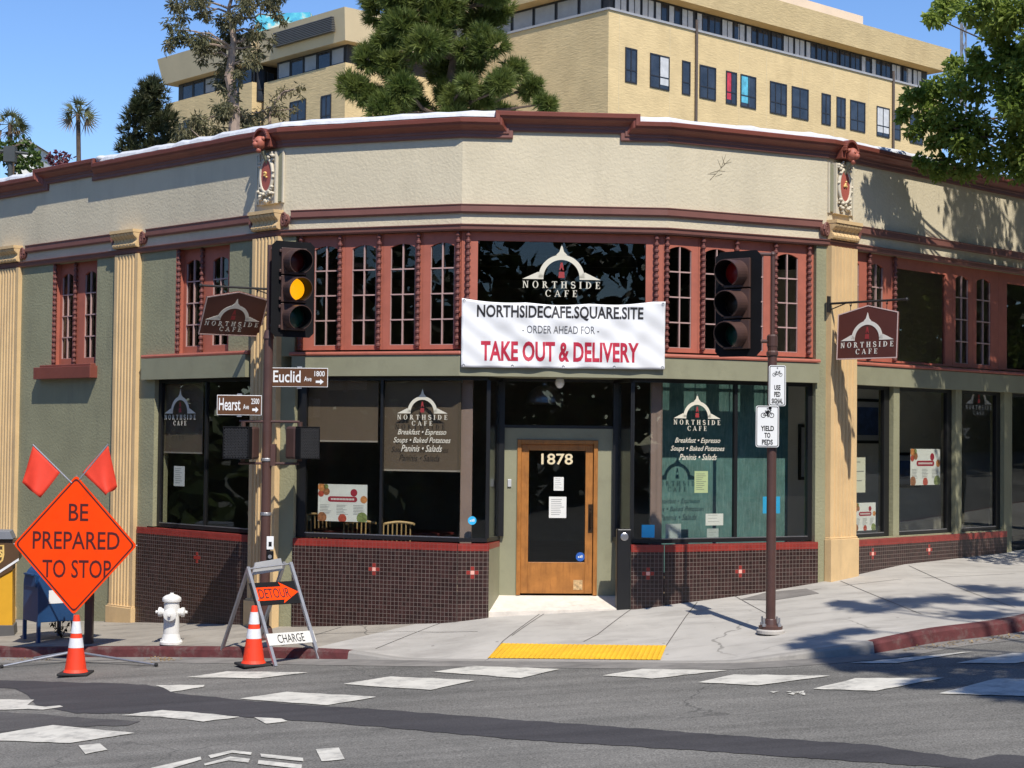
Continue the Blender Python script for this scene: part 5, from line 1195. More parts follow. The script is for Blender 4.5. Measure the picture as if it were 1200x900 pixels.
for i in range(150):
    o = r.uniform(2.1, 4.9); zw = r.uniform(-.3, 6.4); z = zw + 1.544 * o
    a = r.uniform(2.95 + .95 * (1 - zw / 6) - .51 * o, 12 - .51 * o)
    if zw > 2.2 and a + .51 * o < 7 and r.random() < .2: continue
    c = F[4].pt(a, z, o); px = 600 + FPX * c.x / c.y; py = 516 - (c.z - CAMH) / c.y * FPX
    if px < 1225 and py > -40: continue
    for _ in range(4): leaves(lb, c + rdir(r) * .4, .42, 62, .14, r, .35, .62, .25)
    if i % 3 == 0: limb(tb, fork, c, .05, .01, r, 5, .1)
lb.build('crown', M_STL, st); tb.build('trunk', M_BARK, st)
r = random.Random(71); st2 = thing('street_tree', 'tall street tree on the near side of the crossing casting shade on the road', 'tree', (12.6, 8.2, road_z(12.6, 8.2)))
lb, tb = MB(), MB(); b0 = V(st2.location); fork = b0 + V((-.6, .3, 5)); limb(tb, b0, fork, .3, .2, r, 5, .04)
for px, py, rad, n_ in [(955, 767, .22, 40), (990, 772, .4, 60), (1040, 774, .55, 70), (1030, 784, .4, 60), (1090, 780, .6, 70), (1150, 784, .7, 80), (1200, 780, .8, 80), (1120, 796, .5, 60), (1185, 800, .6, 70), (1240, 800, .8, 80), (1085, 803, .2, 40), (1160, 811, .25, 50), (1215, 814, .4, 60), (1260, 770, .8, 60),
                        (1020, 712, .32, 50), (985, 709, .2, 40), (1060, 706, .38, 55), (955, 749, .22, 40), (1000, 738, .2, 35), (1110, 702, .35, 50), (1165, 688, .5, 60), (1150, 722, .4, 50), (1190, 705, .4, 55)]:
    g = (pave_at(px, py) if py < 762 else road_at(px, py)); h_ = r.uniform(10.2, 12.2); c = g + sd * (h_ / sd.z)
    for _ in range(5): leaves(lb, c + V((rdir(r).x, rdir(r).y, rdir(r).z * .5)) * rad * .7, rad * .5, n_, .17, r, .3, .6, .2)
    limb(tb, fork, c, .09, .02, r, 5, .1)
for x, y, z, rad in [(11.6, 11.5, 12.5, 1.2), (11.0, 9.8, 12.6, 1.3), (12.4, 10.4, 12, 1.4), (12.5, 8.5, 13, 1.5), (10.2, 8.6, 13, 1.2), (13.6, 9.5, 11, 1.3)]:
    c = V((x, y, z))
    for _ in range(7): leaves(lb, c + rdir(r) * rad * .75, rad * .5, 70, .2, r, .3, .6, .2)
    limb(tb, fork, c, .09, .02, r, 5, .1)
lb.build('crown', M_STL, st2); tb.build('trunk', M_BARK, st2)
# ------------------------------------------------------------------ street furniture
def frame(org, yaw, tilt=0.):
    """local x = right, -y = towards the viewer side, z = up"""
    return Matrix.Translation(V(org)) @ Matrix.Rotation(yaw, 4, 'Z') @ Matrix.Rotation(tilt, 4, 'X')
def tlet(mb, T, txt, x0, z0, wd, ht, y=0., th=.002, **kw):
    o = T @ V((x0, y, z0)); text(mb, txt, o, (T.to_3x3() @ V((1, 0, 0))), (T.to_3x3() @ V((0, 0, 1))), wd, ht, th, **kw)
M_POLE = mat('pole_brown', (.085, .042, .034), .45, .15, 5)
M_SIGBLK = mat('signal_black', (.008, .008, .009), .65, .2, 4, spec=.15)
M_SIGBRN = mat('signal_brown', (.075, .04, .032), .42, .15, 5)
M_GALV = mat('galvanised', (.42, .42, .43), .45, .15, 8, metal=.7)
M_SIGNW = mat('sign_white', (.78, .78, .76), .5, .05, 4); M_INK = mat('sign_ink', (.012, .012, .013), .8, .1, spec=.12)
M_SIGNBR = mat('street_sign_brown', (.105, .042, .014), .45, .1, 3)
M_ORANGE = mat('fluorescent_orange', (.93, .062, .004), .8, .08, 3, .12, 9, spec=.1, stain=(.62, .06, .012, .45), sscale=4, sthr=.54); M_ORANGE2 = mat('cone_orange', (.86, .05, .012), .6, .1, 5, stain=(.28, .06, .035, .6), sscale=8, sthr=.54)
M_INKO = mat('sign_ink_red_black', (.07, .006, .006), .6, .1)
M_RUBBER = mat('black_rubber', (.018, .018, .018), .75, .2, 6)
M_REFL = mat('reflective_band', (.74, .74, .76), .4, .08, 8, stain=(.4, .38, .38, .5), sscale=9)
def lens_mat(n, c, e=0): return mat(n, c, .35, .2, 40, emit=e)
M_LRED = lens_mat('lens_red', (.10, .006, .006)); M_LGRN = lens_mat('lens_green', (.006, .05, .035)); M_LDARK = lens_mat('lens_dark', (.03, .018, .012)); M_LYEL = lens_mat('lens_lit_yellow', (1.0, .40, .005), .9)
def traffic_light(label, cx, cy, d, W_, H_, yaw, lit, name='traffic_light'):
    c = at_depth(cx, cy, d); T = frame(c, yaw); t = thing(name, label, 'traffic light', tuple(c), 'traffic lights at the crossing')
    mb = MB(); e = .06; pts = [(-W_ / 2 + e, -H_ / 2), (W_ / 2 - e, -H_ / 2), (W_ / 2, -H_ / 2 + e), (W_ / 2, H_ / 2 - e), (W_ / 2 - e, H_ / 2), (-W_ / 2 + e, H_ / 2), (-W_ / 2, H_ / 2 - e), (-W_ / 2, -H_ / 2 + e)]
    mb.prism([T @ V((x, .012, z)) for x, z in pts][::-1], T.to_3x3() @ V((0, -.006, 0))); mb.build('backplate', M_SIGBLK, t)
    mb = MB(); mb.box(-.17, .17, .02, .2, -.53, .53, T=T); mb.build('housing', M_SIGBRN, t, bevel=.015)
    for i, z in enumerate((.36, 0, -.36)):
        h = MB(); h.box(-.172, .172, -.035, .004, z - .172, z + .172, T=T)
        for s in (-1, 1): h.tube(T @ V((-.185, -.02, z + s * .11)), T @ V((-.185, -.02, z + s * .15)), .018, n=8)
        dr_ = h.build('lamp_door', M_SIGBRN, t, bevel=.012)
        n = 26; v_ = MB(); A, B, A2, B2 = [], [], [], []
        for j in range(n + 1):
            a = radians(-68) + radians(316) * j / n; L = .30 - .07 * (1 - sin(a)) * .6; r = .155
            A.append(T @ V((r * cos(a), -.03, z + r * sin(a)))); B.append(T @ V((r * 1.02 * cos(a), -.03 - L, z + r * 1.0 * sin(a) - .02)))
            r = .147; A2.append(T @ V((r * cos(a), -.03, z + r * sin(a)))); B2.append(T @ V((r * 1.02 * cos(a), -.03 - L, z + r * sin(a) - .02)))
        for j in range(n): v_.quad(A[j], A[j + 1], B[j + 1], B[j]); v_.quad(A2[j + 1], A2[j], B2[j], B2[j + 1], 1); v_.quad(B[j], B[j + 1], B2[j + 1], B2[j])
        v_.build('visor', [M_SIGBRN, M_SIGBLK], t, smooth=True)
        l = MB(); l.lathe([(.142, 0), (.13, .02), (.09, .04), (.02, .05)], T @ V((0, -.034, z)), T.to_3x3() @ V((0, -1, 0)), 24); l.build('lens', [M_LRED, M_LYEL if lit == 'yellow' else M_LDARK, M_LGRN][i] if not (lit == 'red' and i == 0) else lens_mat('lens_dim_red', (.22, .008, .008), .03), t, smooth=True)
    return t, T, c
# left pole ---------------------------------------------------------------
pL = pave_at(309.3, 748); dL_ = pL.y
poleL = thing('signal_pole', 'slim brown signal pole carrying Euclid and Hearst street name signs', 'pole', tuple(pL), 'signal poles')
topL = at_depth(311.8, 396, dL_); mb = MB(); mb.tube(pL - V((0, 0, .05)), V((pL.x, pL.y, topL.z)), .066, .060, 20); mb.build('shaft', M_POLE, poleL, smooth=False)
mb = MB(); mb.lathe([(.15, 0), (.15, .03), (.12, .05), (.10, .14), (.075, .17)], pL - V((0, 0, .01)), n=24); mb.build('base', M_POLE, poleL)
mb = MB(); zt = at_depth(311, 287, dL_).z; mb.tube(V((pL.x, pL.y, topL.z - .01)), V((pL.x, pL.y, topL.z + .1)), .072, .05, 16); mb.tube(V((pL.x, pL.y, topL.z + .1)), V((pL.x, pL.y, zt)), .028, n=12); mb.tube(V((pL.x, pL.y, zt - .05)), V((pL.x + .25, pL.y - .03, zt - .05)), .022, n=10); mb.tube(V((pL.x, pL.y, topL.z + .16)), V((pL.x + .25, pL.y - .03, topL.z + .16)), .022, n=10); mb.build('top_bracket', M_POLE, poleL)
for z in (.9, 1.6, 2.3): mb = MB(); mb.lathe([(.07, -.02), (.073, -.015), (.073, .015), (.07, .02)], V((pL.x, pL.y, pL.z + z)), n=20); mb.build('band_clamp', M_GALV, poleL)
mb = MB(); a = at_depth(312, 494, dL_); b_ = at_depth(312, 543, dL_)
for zz in (a.z, b_.z):
    mb.tube(V((pL.x - .36, pL.y - .02, zz)), V((pL.x + .42, pL.y - .02, zz)), .017, n=10)
mb.box(pL.x + .055, pL.x + .12, pL.y - .06, pL.y + .06, b_.z - .03, b_.z + .25); mb.build('crossarm', M_POLE, poleL)
traffic_light('black backed traffic light with its yellow lamp lit, on the left signal pole', 343.5, 339, dL_ - .05, .59, 1.24, radians(28), 'yellow')
def street_sign(label, px0, px1, py0, py1, d, main, sub, num, yaw, hz=0):
    c = at_depth((px0 + px1) / 2, (py0 + py1) / 2, d); W_ = (px1 - px0) / FPX * d / cos(yaw); H_ = (py1 - py0) / FPX * d; T = frame(c, yaw); t = thing('street_sign', label, 'street sign', tuple(c), 'street name signs')
    mb = MB(); mb.box(-W_ / 2, W_ / 2, -.004, .004, -H_ / 2, H_ / 2, T=T); mb.build('border', M_SIGNW, t, bevel=.002)
    mb = MB(); mb.box(-W_ / 2 + .007, W_ / 2 - .007, -.0055, -.004, -H_ / 2 + .008, H_ / 2 - .008, T=T); mb.build('panel', M_SIGNBR, t)
    mb = MB(); k = dict(y=-.006, th=.001)
    tlet(mb, T, main, -W_ / 2 + W_ * .045, -H_ * .27, W_ * (.48 if len(main) == 6 else .52), H_ * .62, bold=.012, **k)
    tlet(mb, T, sub, -W_ / 2 + W_ * .585, -H_ * .2, W_ * .13, H_ * .25, bold=.01, **k)
    tlet(mb, T, num, W_ / 2 - W_ * .235, H_ * .06, W_ * .18, H_ * .28, bold=.012, **k)
    x0 = W_ / 2 - W_ * .21; q = [(0, -.04), (.55, -.04), (.55, -.1), (1, 0), (.55, .1), (.55, .04), (0, .04)]
    mb.prism([T @ V((x0 + a * W_ * .14, -.006, -H_ * .22 + b * H_ * 1.5)) for a, b in q], T.to_3x3() @ V((0, -.001, 0))); mb.build('lettering', M_SIGNW, t)
    mb = MB(); mb.box(-.03, .03, .004, .03, -H_ / 2 - .02, H_ / 2 + .02, T=T); mb.build('bracket', M_GALV, t)
street_sign('brown Euclid Ave street sign reading 1800 with an arrow', 317, 384.5, 431, 453.5, dL_ - .02, 'Euclid', 'Ave', '1800', radians(-3))
street_sign('brown Hearst Ave street sign reading 2500 with an arrow', 254.5, 306.5, 463, 486.5, dL_ - .09, 'Hearst', 'Ave', '2500', radians(3))
def ped_signal(label, px, py, d, W_, H_, yaw):
    c = at_depth(px, py, d); T = frame(c, yaw); t = thing('pedestrian_signal', label, 'signal', tuple(c), 'pedestrian signals')
    mb = MB(); mb.box(-W_ / 2, W_ / 2, .0, .2, -H_ / 2, H_ / 2, T=T); mb.build('housing', M_SIGBRN, t, bevel=.03)
    mb = MB(); e = .02
    for a in ((-W_ / 2, W_ / 2, H_ / 2 - e, H_ / 2), (-W_ / 2, W_ / 2, -H_ / 2, -H_ / 2 + e), (-W_ / 2, -W_ / 2 + e, -H_ / 2 + e, H_ / 2 - e), (W_ / 2 - e, W_ / 2, -H_ / 2 + e, H_ / 2 - e)): mb.box(a[0], a[1], -.1, -.002, a[2], a[3], T=T)
    mb.build('hood', M_SIGBLK, t, bevel=.008)
    mb = MB(); n = 9; w2, h2 = W_ / 2 - e, H_ / 2 - e
    for i in range(-n, n + 1):
        s = i / n * (w2 + h2)
        for sg in (1, -1):
            # diagonal slats of the egg crate louvre, clipped to the hood
            pts = [];  
            x0 = max(-w2, s - h2); x1 = min(w2, s + h2)
            if x1 - x0 < .02: continue
            p, q = V((sg * x0, -.055, -(s - x0))), V((sg * x1, -.055, -(s - x1))); dd = (q - p).normalized(); u_ = V((-dd.z, 0, dd.x)) * .008
            P8 = [p - u_, q - u_, q + u_, p + u_]; mb.strip([T @ (p - u_), T @ (q - u_)], [T @ (p + u_), T @ (q + u_)], T.to_3x3() @ V((0, -.04, 0)))
    mb.build('louvre', mat('louvre_black', (.035, .035, .037), .8, .1, spec=.2), t)
    mb = MB(); mb.box(-w2, w2, -.012, -.004, -h2, h2, T=T); mb.build('lens', M_SIGBLK, t)
    mb = MB(); mb.tube(T @ V((0, .1, H_ / 2)), T @ V((0, .1, H_ / 2 + .06)), .03, n=10); mb.tube(T @ V((0, .1, -H_ / 2 - .03)), T @ V((0, .1, -H_ / 2)), .03, n=10); mb.build('mount', M_SIGBRN, t)
ped_signal('black louvred pedestrian signal on the left side of the street sign pole', 280.5, 519, dL_ - .12, .38, .42, radians(-20)); ped_signal('black louvred pedestrian signal right of the street sign pole', 357.5, 519, dL_ - .1, .34, .42, radians(48))
c = at_depth(316.5, 644, dL_ - .07); pb = thing('push_button', 'black crossing push button with small white sign on the left pole', 'push button', tuple(c)); T = frame(c, .1)
mb = MB(); mb.box(-.045, .045, -.01, .05, -.16, -.02, T=T); mb.build('housing', M_SIGBLK, pb, bevel=.01); mb = MB(); mb.box(-.045, .045, -.008, .0, 0, .17, T=T); mb.build('sign', M_SIGNW, pb, bevel=.004); mb = MB(); mb.tube(T @ V((0, -.012, -.09)), T @ V((0, -.03, -.09)), .025, n=14); mb.build('button', M_GALV, pb)
mb = MB(); mb.box(-.02, .02, -.0095, -.0085, .04, .1, T=T); mb.build('pictogram', M_INK, pb)
# right pole --------------------------------------------------------------
pR = pave_at(903, 742); dR_ = pR.y
poleR = thing('signal_pole', 'slim brown signal pole with bolted base and bicycle signs on the right pavement', 'pole', tuple(pR), 'signal poles')
tz = at_depth(905, 412, dR_).z; mb = MB(); mb.tube(pR, V((pR.x, pR.y, tz)), .057, .054, 20); mb.build('shaft', M_POLE, poleR)
mb = MB(); mb.lathe([(.165, 0), (.165, .035), (.15, .05)], pR + V((0, 0, .0)), n=28); mb.build('footing', mat('grout', (.42, .39, .35), .9, .1), poleR)
mb = MB(); mb.lathe([(.14, .05), (.14, .085), (.08, .10), (.065, .16), (.058, .17)], pR, n=24); mb.build('base', M_POLE, poleR)
for i in range(4):
    a = pi / 4 + i * pi / 2; q = pR + V((cos(a) * .125, sin(a) * .125, .086)); mb = MB(); mb.tube(q, q + V((0, 0, .1)), .012, n=8); mb.tube(q, q + V((0, 0, .03)), .024, n=6); mb.build('anchor_bolt', M_GALV, poleR)
mb = MB(); mb.lathe([(.05, 0), (.07, .02), (.07, .05), (.055, .07), (.06, .12), (.065, .125), (.065, .24), (.05, .26)], V((pR.x, pR.y, tz - .06)), n=16); z2 = at_depth(905, 298, dR_).z
mb.tube(V((pR.x, pR.y, tz + .18)), V((pR.x, pR.y, z2)), .026, n=12); mb.tube(V((pR.x, pR.y, z2)), V((pR.x - .3, pR.y, z2)), .022, n=10); mb.tube(V((pR.x, pR.y, tz + .12)), V((pR.x - .25, pR.y, tz + .12)), .022, n=10); mb.ball(V((pR.x, pR.y, z2)), .036, n=10); mb.build('top_bracket', M_POLE, poleR)
traffic_light('black backed traffic light facing left with unlit brown visors, on the right signal pole', 864.5, 356, dR_ - .05, .60, 1.24, radians(-36), 'red')
def bicycle(mb, T, cx, cz, s, th=.0012, y=-.004):
    nn = T.to_3x3() @ V((0, -1, 0)) * th; rt = T.to_3x3() @ V((1, 0, 0)); up = T.to_3x3() @ V((0, 0, 1)); o = T @ V((cx, y, cz))
    P_ = lambda x, z: o + rt * x * s + up * z * s
    for wx in (-.5, .5):
        A = [P_(wx + .3 * cos(2 * pi * i / 20), .3 * sin(2 * pi * i / 20)) for i in range(21)]; B = [P_(wx + .23 * cos(2 * pi * i / 20), .23 * sin(2 * pi * i / 20)) for i in range(21)]; mb.strip(A, B, nn)
    def ln(x0, z0, x1, z1, wd=.035):
        l = sqrt((x1 - x0) ** 2 + (z1 - z0) ** 2); nx, nz = -(z1 - z0) / l * wd, (x1 - x0) / l * wd; mb.prism([P_(x0 + nx, z0 + nz), P_(x0 - nx, z0 - nz), P_(x1 - nx, z1 - nz), P_(x1 + nx, z1 + nz)], nn)
    for q in ((-.5, 0, -.2, .42), (-.2, .42, .3, .42), (.3, .42, .0, -.02), (.0, -.02, -.2, .42), (-.5, 0, 0, -.02), (.5, 0, .28, .58), (.28, .58, .48, .58), (-.32, .52, -.1, .52), (-.2, .42, -.22, .52)): ln(*q)
def reg_sign(label, px0, px1, py0, py1, lines, rider, y0=-.0):
    d = dR_ - .075 + y0; c = at_depth((px0 + px1) / 2, (py0 + py1) / 2, d); W_, H_ = (px1 - px0) / FPX * d, (py1 - py0) / FPX * d; T = frame(c, radians(4)); t = thing('road_sign', label, 'sign', tuple(c), 'white bicycle signs on the pole')
    def rr_(w2, h2, r): return [(sx * (w2 - r) + r * cos(a), sz * (h2 - r) + r * sin(a)) for sx, sz, a0 in ((1, 1, 0), (-1, 1, 90), (-1, -1, 180), (1, -1, 270)) for a in [radians(a0 + i * 30) for i in range(4)]]
    o = T.to_3x3() @ V((0, -.003, 0)); mb = MB(); mb.prism([T @ V((x, 0, z)) for x, z in rr_(W_ / 2, H_ / 2, .025)], o); mb.build('panel', M_SIGNW, t)
    mb = MB(); A = rr_(W_ / 2 - .008, H_ / 2 - .008, .02); B = rr_(W_ / 2 - .016, H_ / 2 - .016, .015); mb.strip([T @ V((x, -.0035, z)) for x, z in A], [T @ V((x, -.0035, z)) for x, z in B], o * .3, closed=True); mb.build('border', M_INK, t)
    mb = MB(); bicycle(mb, T, 0, H_ * .27, W_ * .36)
    if rider: mb.prism([T @ V((x * W_, -.0055, H_ * .24 + z * W_)) for x, z in ((-.08, .15), (.02, .3), (.1, .2), (.04, .16), (.06, -.02), (0, -.02), (-.02, .1))], o * .4); mb.lathe([(.02, 0), (.02, .001)], T @ V((.03 * 1, -.0055, H_ * .24 + W_ * .36)), T.to_3x3() @ V((0, -1, 0)), 12)
    k = len(lines)
    for i, s in enumerate(lines): wd = W_ * (.2 * len(s) ** .85) * .72; tlet(mb, T, s, -wd / 2, H_ * (-.05 - .165 * i) - H_ * .06, wd, H_ * .125, y=-.0036, th=.001, bold=.03)
    mb.build('lettering', M_INK, t)
    mb = MB(); mb.ball(T @ V((0, -.004, H_ / 2 - .03)), .009, n=8); mb.ball(T @ V((0, -.004, -H_ / 2 + .03)), .009, n=8); mb.build('bolt', M_GALV, t)
reg_sign('small white sign with bicycle over the words USE PED SIGNAL', 900.8, 921, 428, 475.8, ['USE', 'PED', 'SIGNAL'], False)
reg_sign('white bordered sign with cyclist over the words YIELD TO PEDS', 885.5, 913, 475.5, 524, ['YIELD', 'TO', 'PEDS'], True, -.012)
# ------------------------------------------------------------------ hanging cafe signs
M_BOARD = mat('sign_board_brown', (.10, .028, .018), .45, .08, 3); M_LOGO = mat('logo_cream', (.76, .72, .62), .6, .04); M_LOGORED = mat('logo_red', (.30, .03, .03), .6, .1); M_IRON = mat('wrought_iron', (.02, .018, .017), .5, .2); M_BORD = mat('sign_border_pink', (.66, .48, .42), .5, .05)
def hang_sign(label, root, dirn, L, W_, H_, swing, off, armz):
    """root: point on the wall; the arm runs along dirn; swing tilts the board about the arm"""
    d = V(dirn).normalized(); t = thing('hanging_sign', label, 'hanging sign', tuple(root), 'hanging cafe signs')
    mb = MB(); side = V((-d.y, d.x, 0)); r3 = V((root.x, root.y, armz))
    mb.box8([r3 + side * a + V((0, 0, b)) + d * c for b in (-.12, .1) for a, c in ((-.05, 0), (.05, 0), (.05, .02), (-.05, .02))]); mb.tube(r3, r3 + d * L, .016, n=10); mb.tube(r3 - V((0, 0, .09)), r3 + d * .3, .008, n=8); mb.ball(r3 + d * (L + .02), .026, n=10)
    for a in (off + W_ * .2, off + W_ * .8): mb.torus(r3 + d * a - V((0, 0, .03)), side, V((0, 0, 1)), .018, .022, .005, n=12, k=6)
    mb.build('bracket', M_IRON, t)
    # viewer-side right/up vectors of the board
    right = d if d.x > 0 else -d; nn = V((right.y, -right.x, 0)); 
    if nn.y > 0: nn = -nn
    up = (V((0, 0, 1)) * cos(swing) + nn * sin(swing)).normalized(); nb = right.cross(up)
    c = r3 + d * (off + W_ / 2) - V((0, 0, .05)); q = lambda x, z, o=0: c + right * x + up * z + nb * o
    # z measured down from the peak
    pk = .0; sh = -.15 * H_; pts = [(-W_ / 2, -H_), (W_ / 2, -H_), (W_ / 2, sh), (0, pk), (-W_ / 2, sh)]
    mb = MB(); mb.prism([q(x, z, -.012) for x, z in pts], nb * .024); b = mb.build('board', M_BOARD, t, bevel=.003)
    ip = [(-W_ / 2 + .014, -H_ + .014), (W_ / 2 - .014, -H_ + .014), (W_ / 2 - .014, sh - .012), (0, pk - .015), (-W_ / 2 + .014, sh - .012)]
    mb = MB(); mb.strip([q(x, z, .0125) for x, z in pts], [q(x, z, .0125) for x, z in ip], nb * .003, closed=True); mb.build('border', M_BORD, t)
    A, B_, C_ = arch_logo(W_ * .86, q(0, -H_ * .655, .013), right, up, .003); A.build('arch_emblem', M_LOGO, t); B_.build('red_mark', M_LOGORED, t); C_.build('lettering', M_LOGO, t)
    for a in (-.3, .3): m2 = MB(); m2.tube(q(a * W_, sh * .6, 0), r3 + d * (off + W_ / 2 + (a * W_ if right == d else -a * W_)) - V((0, 0, .03)), .004, n=6); m2.build('hanger', M_IRON, t)
rootR = F[4].pt(-.0, 0, .09); _z = at_depth(1010, 353.5, 22.8).z
hang_sign('brown peaked cafe sign hanging straight from an iron arm by the right pilaster', rootR + V((-.03, .02, 0)), F[4].n, 1.20, .95, .72, radians(-3), .16, F[3].u(964, 356)[1])
_zl = F[0].u(312, 341)[1]
rootL = F[0].pt(-.07, 0, .09); hang_sign('brown peaked cafe sign swinging askew behind the left traffic light', rootL, (F[0].n + V((-.25, .18, 0))), 1.0, .86, .68, radians(34), .06, _zl)
# ------------------------------------------------------------------ banner
M_VINYL = mat('banner_vinyl', (.77, .77, .77), .55, .03, 2); M_BRED = mat('banner_red', (.48, .015, .045), .6, .04); M_BBLK = mat('banner_black', (.02, .018, .02), .6, .1)
bo = .105; bc = [F[2].u(540.3, 430.4, bo), F[2].u(779, 433, bo), F[2].u(778.5, 352.5, bo), F[2].u(540.3, 349, bo)]
BW = bc[1][0] - bc[0][0]
def bw(a, v_):      # wrinkles: diagonal pull lines from the corners and a soft sag
    x = a / BW
    return .012 * sin(9 * x + 5 * v_) * (.4 + v_ * (1 - v_)) + .010 * sin(23 * x - 14 * v_ + 1) * (1 - abs(2 * x - 1)) + .014 * math.exp(-((x - .86 - .25 * (v_ - .5)) / .05) ** 2) + .012 * math.exp(-((x - .30 + .3 * (v_ - .5)) / .04) ** 2) - .012 * math.exp(-((x - .55 - .2 * (v_ - .5)) / .05) ** 2) + .006 * sin(40 * x + 18 * v_)
def bp(a, v_, o=0):
    x = a / BW; z0 = bc[0][1] + (bc[1][1] - bc[0][1]) * x; z1 = bc[3][1] + (bc[2][1] - bc[3][1]) * x - .055 * sin(pi * x) ** .8 - .02 * abs(sin(3.2 * pi * x))
    return F[2].pt(bc[0][0] + a, z0 + (z1 - z0) * v_, bo + bw(a, v_) + o)
ban = thing('banner', 'white vinyl banner for takeout and delivery tied over the corner entrance', 'banner', tuple(F[2].pt(bc[0][0] + BW / 2, bc[0][1], bo)))
mb = MB(); n, m = 90, 26
mb.add([bp(BW * i / n, j / m) for i in range(n + 1) for j in range(m + 1)], [(i * (m + 1) + j, (i + 1) * (m + 1) + j, (i + 1) * (m + 1) + j + 1, i * (m + 1) + j + 1) for i in range(n) for j in range(m)])
ban_o = mb.build('sheet', M_VINYL, ban, smooth=True); sm = ban_o.modifiers.new('thick', 'SOLIDIFY'); sm.thickness = .002; sm.offset = -1
def ban_text(txt, px0, px1, py0, py1, mt, name='lettering', bold=.01, capref=None, shear=0):
    mb = MB(); a0, za = F[2].u(px0, (py0 + py1) / 2, bo); a1, _ = F[2].u(px1, (py0 + py1) / 2, bo); a0 -= bc[0][0]; a1 -= bc[0][0]
    zlo, zhi = F[2].u((px0 + px1) / 2, py1, bo)[1], F[2].u((px0 + px1) / 2, py0, bo)[1]
    vs, fs, (x0, x1, y0, y1) = text_polys(txt, shear, bold); H0 = bc[0][1]; pts = []
    import bmesh
    bm = bmesh.new(); bvv = [bm.verts.new((v[0], v[1], 0)) for v in vs]
    for f in fs:
        try: bm.faces.new([bvv[i] for i in f])
        except ValueError: pass
    for i in range(1, 40):       # cut into narrow columns and rows so the print follows the wrinkles
        bmesh.ops.bisect_plane(bm, geom=bm.verts[:] + bm.edges[:] + bm.faces[:], plane_co=(x0 + (x1 - x0) * i / 40, 0, 0), plane_no=(1, 0, 0))
    for i in (1, 2, 3): bmesh.ops.bisect_plane(bm, geom=bm.verts[:] + bm.edges[:] + bm.faces[:], plane_co=(0, y0 + (y1 - y0) * i / 4, 0), plane_no=(0, 1, 0))
    bm.verts.index_update(); P_ = []
    for v in bm.verts:
        a = a0 + (v.co.x - x0) / (x1 - x0) * (a1 - a0); z = zlo + (v.co.y - y0) / (y1 - y0) * (zhi - zlo); x = a / BW
        z0 = bc[0][1] + (bc[1][1] - bc[0][1]) * x; z1 = bc[3][1] + (bc[2][1] - bc[3][1]) * x - .055 * sin(pi * x) ** .8 - .02 * abs(sin(3.2 * pi * x)); vv = (z - z0) / (z1 - z0)
        P_.append(bp(a, min(1, max(0, vv)), .003))
    mb.add(P_, [tuple(v.index for v in f.verts) for f in bm.faces]); bm.free(); mb.build(name, mt, ban)
ban_text('NORTHSIDECAFE.SQUARE.SITE', 559, 754, 358.5, 375.5, M_BBLK, bold=.024); ban_text('- ORDER AHEAD FOR -', 612, 702, 382, 391, mat('banner_grey', (.10, .10, .11), .6, .1), bold=.0); ban_text('TAKE OUT & DELIVERY', 563.5, 748.5, 400.5, 424, M_BRED, bold=.03)
for a, v_ in ((.012, .97), (.988, .97), (.012, .03), (.988, .03), (.25, .03), (.5, .03), (.75, .03)): mb = MB(); mb.torus(bp(BW * a, v_, .004), F[2].d, V((0, 0, 1)), .014, .014, .004, n=12, k=5); mb.build('eyelet', M_GALV, ban)
# ------------------------------------------------------------------ cones
def cone(label, px, pyb, h=.72):
    p = road_at(px, pyb, .006); t = thing('traffic_cone', label, 'cone', tuple(p), 'orange traffic cones')
    mb = MB(); b = .185; mb.box(-b, b, -b, b, 0, .035); mb.build('rubber_base', M_RUBBER, t, bevel=.012, local=True)
    r = lambda z: .135 - (.135 - .034) * (z - .035) / (h - .035)
    def seg(name, z0, z1, m, e=0): mb = MB(); mb.lathe([(r(z0) + e, z0), (r(z1) + e, z1)], (0, 0, 0), n=28); mb.build(name, m, t, local=True, smooth=False)
    mb = MB(); mb.lathe([(.15, .034), (.14, .05), (r(.07), .07), (r(h), h), (.02, h + .004), (.018, h - .03)], (0, 0, 0), n=28); mb.build('body', M_ORANGE2, t, local=True)
    seg('reflective_band', h * .46, h * .62, M_REFL, .002); seg('reflective_band', h * .70, h * .90, M_REFL, .002); return t
c1 = cone('orange cone in front of the diamond warning sign', 88.5, 790.5)
c2 = copy_tree(c1); c2.location = road_at(297, 780, .006); c2.rotation_euler.z = .5; c2['label'] = 'orange cone in front of the DETOUR barricade'
# ------------------------------------------------------------------ diamond warning sign on spring stand
sp_ = road_at(90, 777); ds = sp_.y; wsn = thing('warning_sign', 'orange diamond roll up sign reading BE PREPARED TO STOP with two flags', 'warning sign', tuple(sp_))
cD = at_depth(88, 638.5, ds); T = frame(cD, radians(-2)); hw, hh = 73. / FPX * ds, 81.5 / FPX * ds
def rdiam(w2, h2, r=.05):
    out = []
    for (x, z), (nx, nz), (px_, pz_) in (((w2, 0), (0, h2), (0, -h2)), ((0, h2), (-w2, 0), (w2, 0)), ((-w2, 0), (0, -h2), (0, h2)), ((0, -h2), (w2, 0), (-w2, 0))):
        c_ = V((x, z)); a = V((px_, pz_)); b = V((nx, nz)); p = c_ + (a - c_).normalized() * r; q = c_ + (b - c_).normalized() * r
        for i in range(5): t_ = i / 4; out.append(tuple(p * (1 - t_) ** 2 + c_ * 2 * t_ * (1 - t_) + q * t_ ** 2))
    return out
lp3 = lambda pts, y: [T @ V((x, y, z)) for x, z in pts]
mb = MB(); mb.prism(lp3(rdiam(hw, hh), .003), T.to_3x3() @ V((0, -.006, 0))); mb.build('panel', M_ORANGE, wsn)
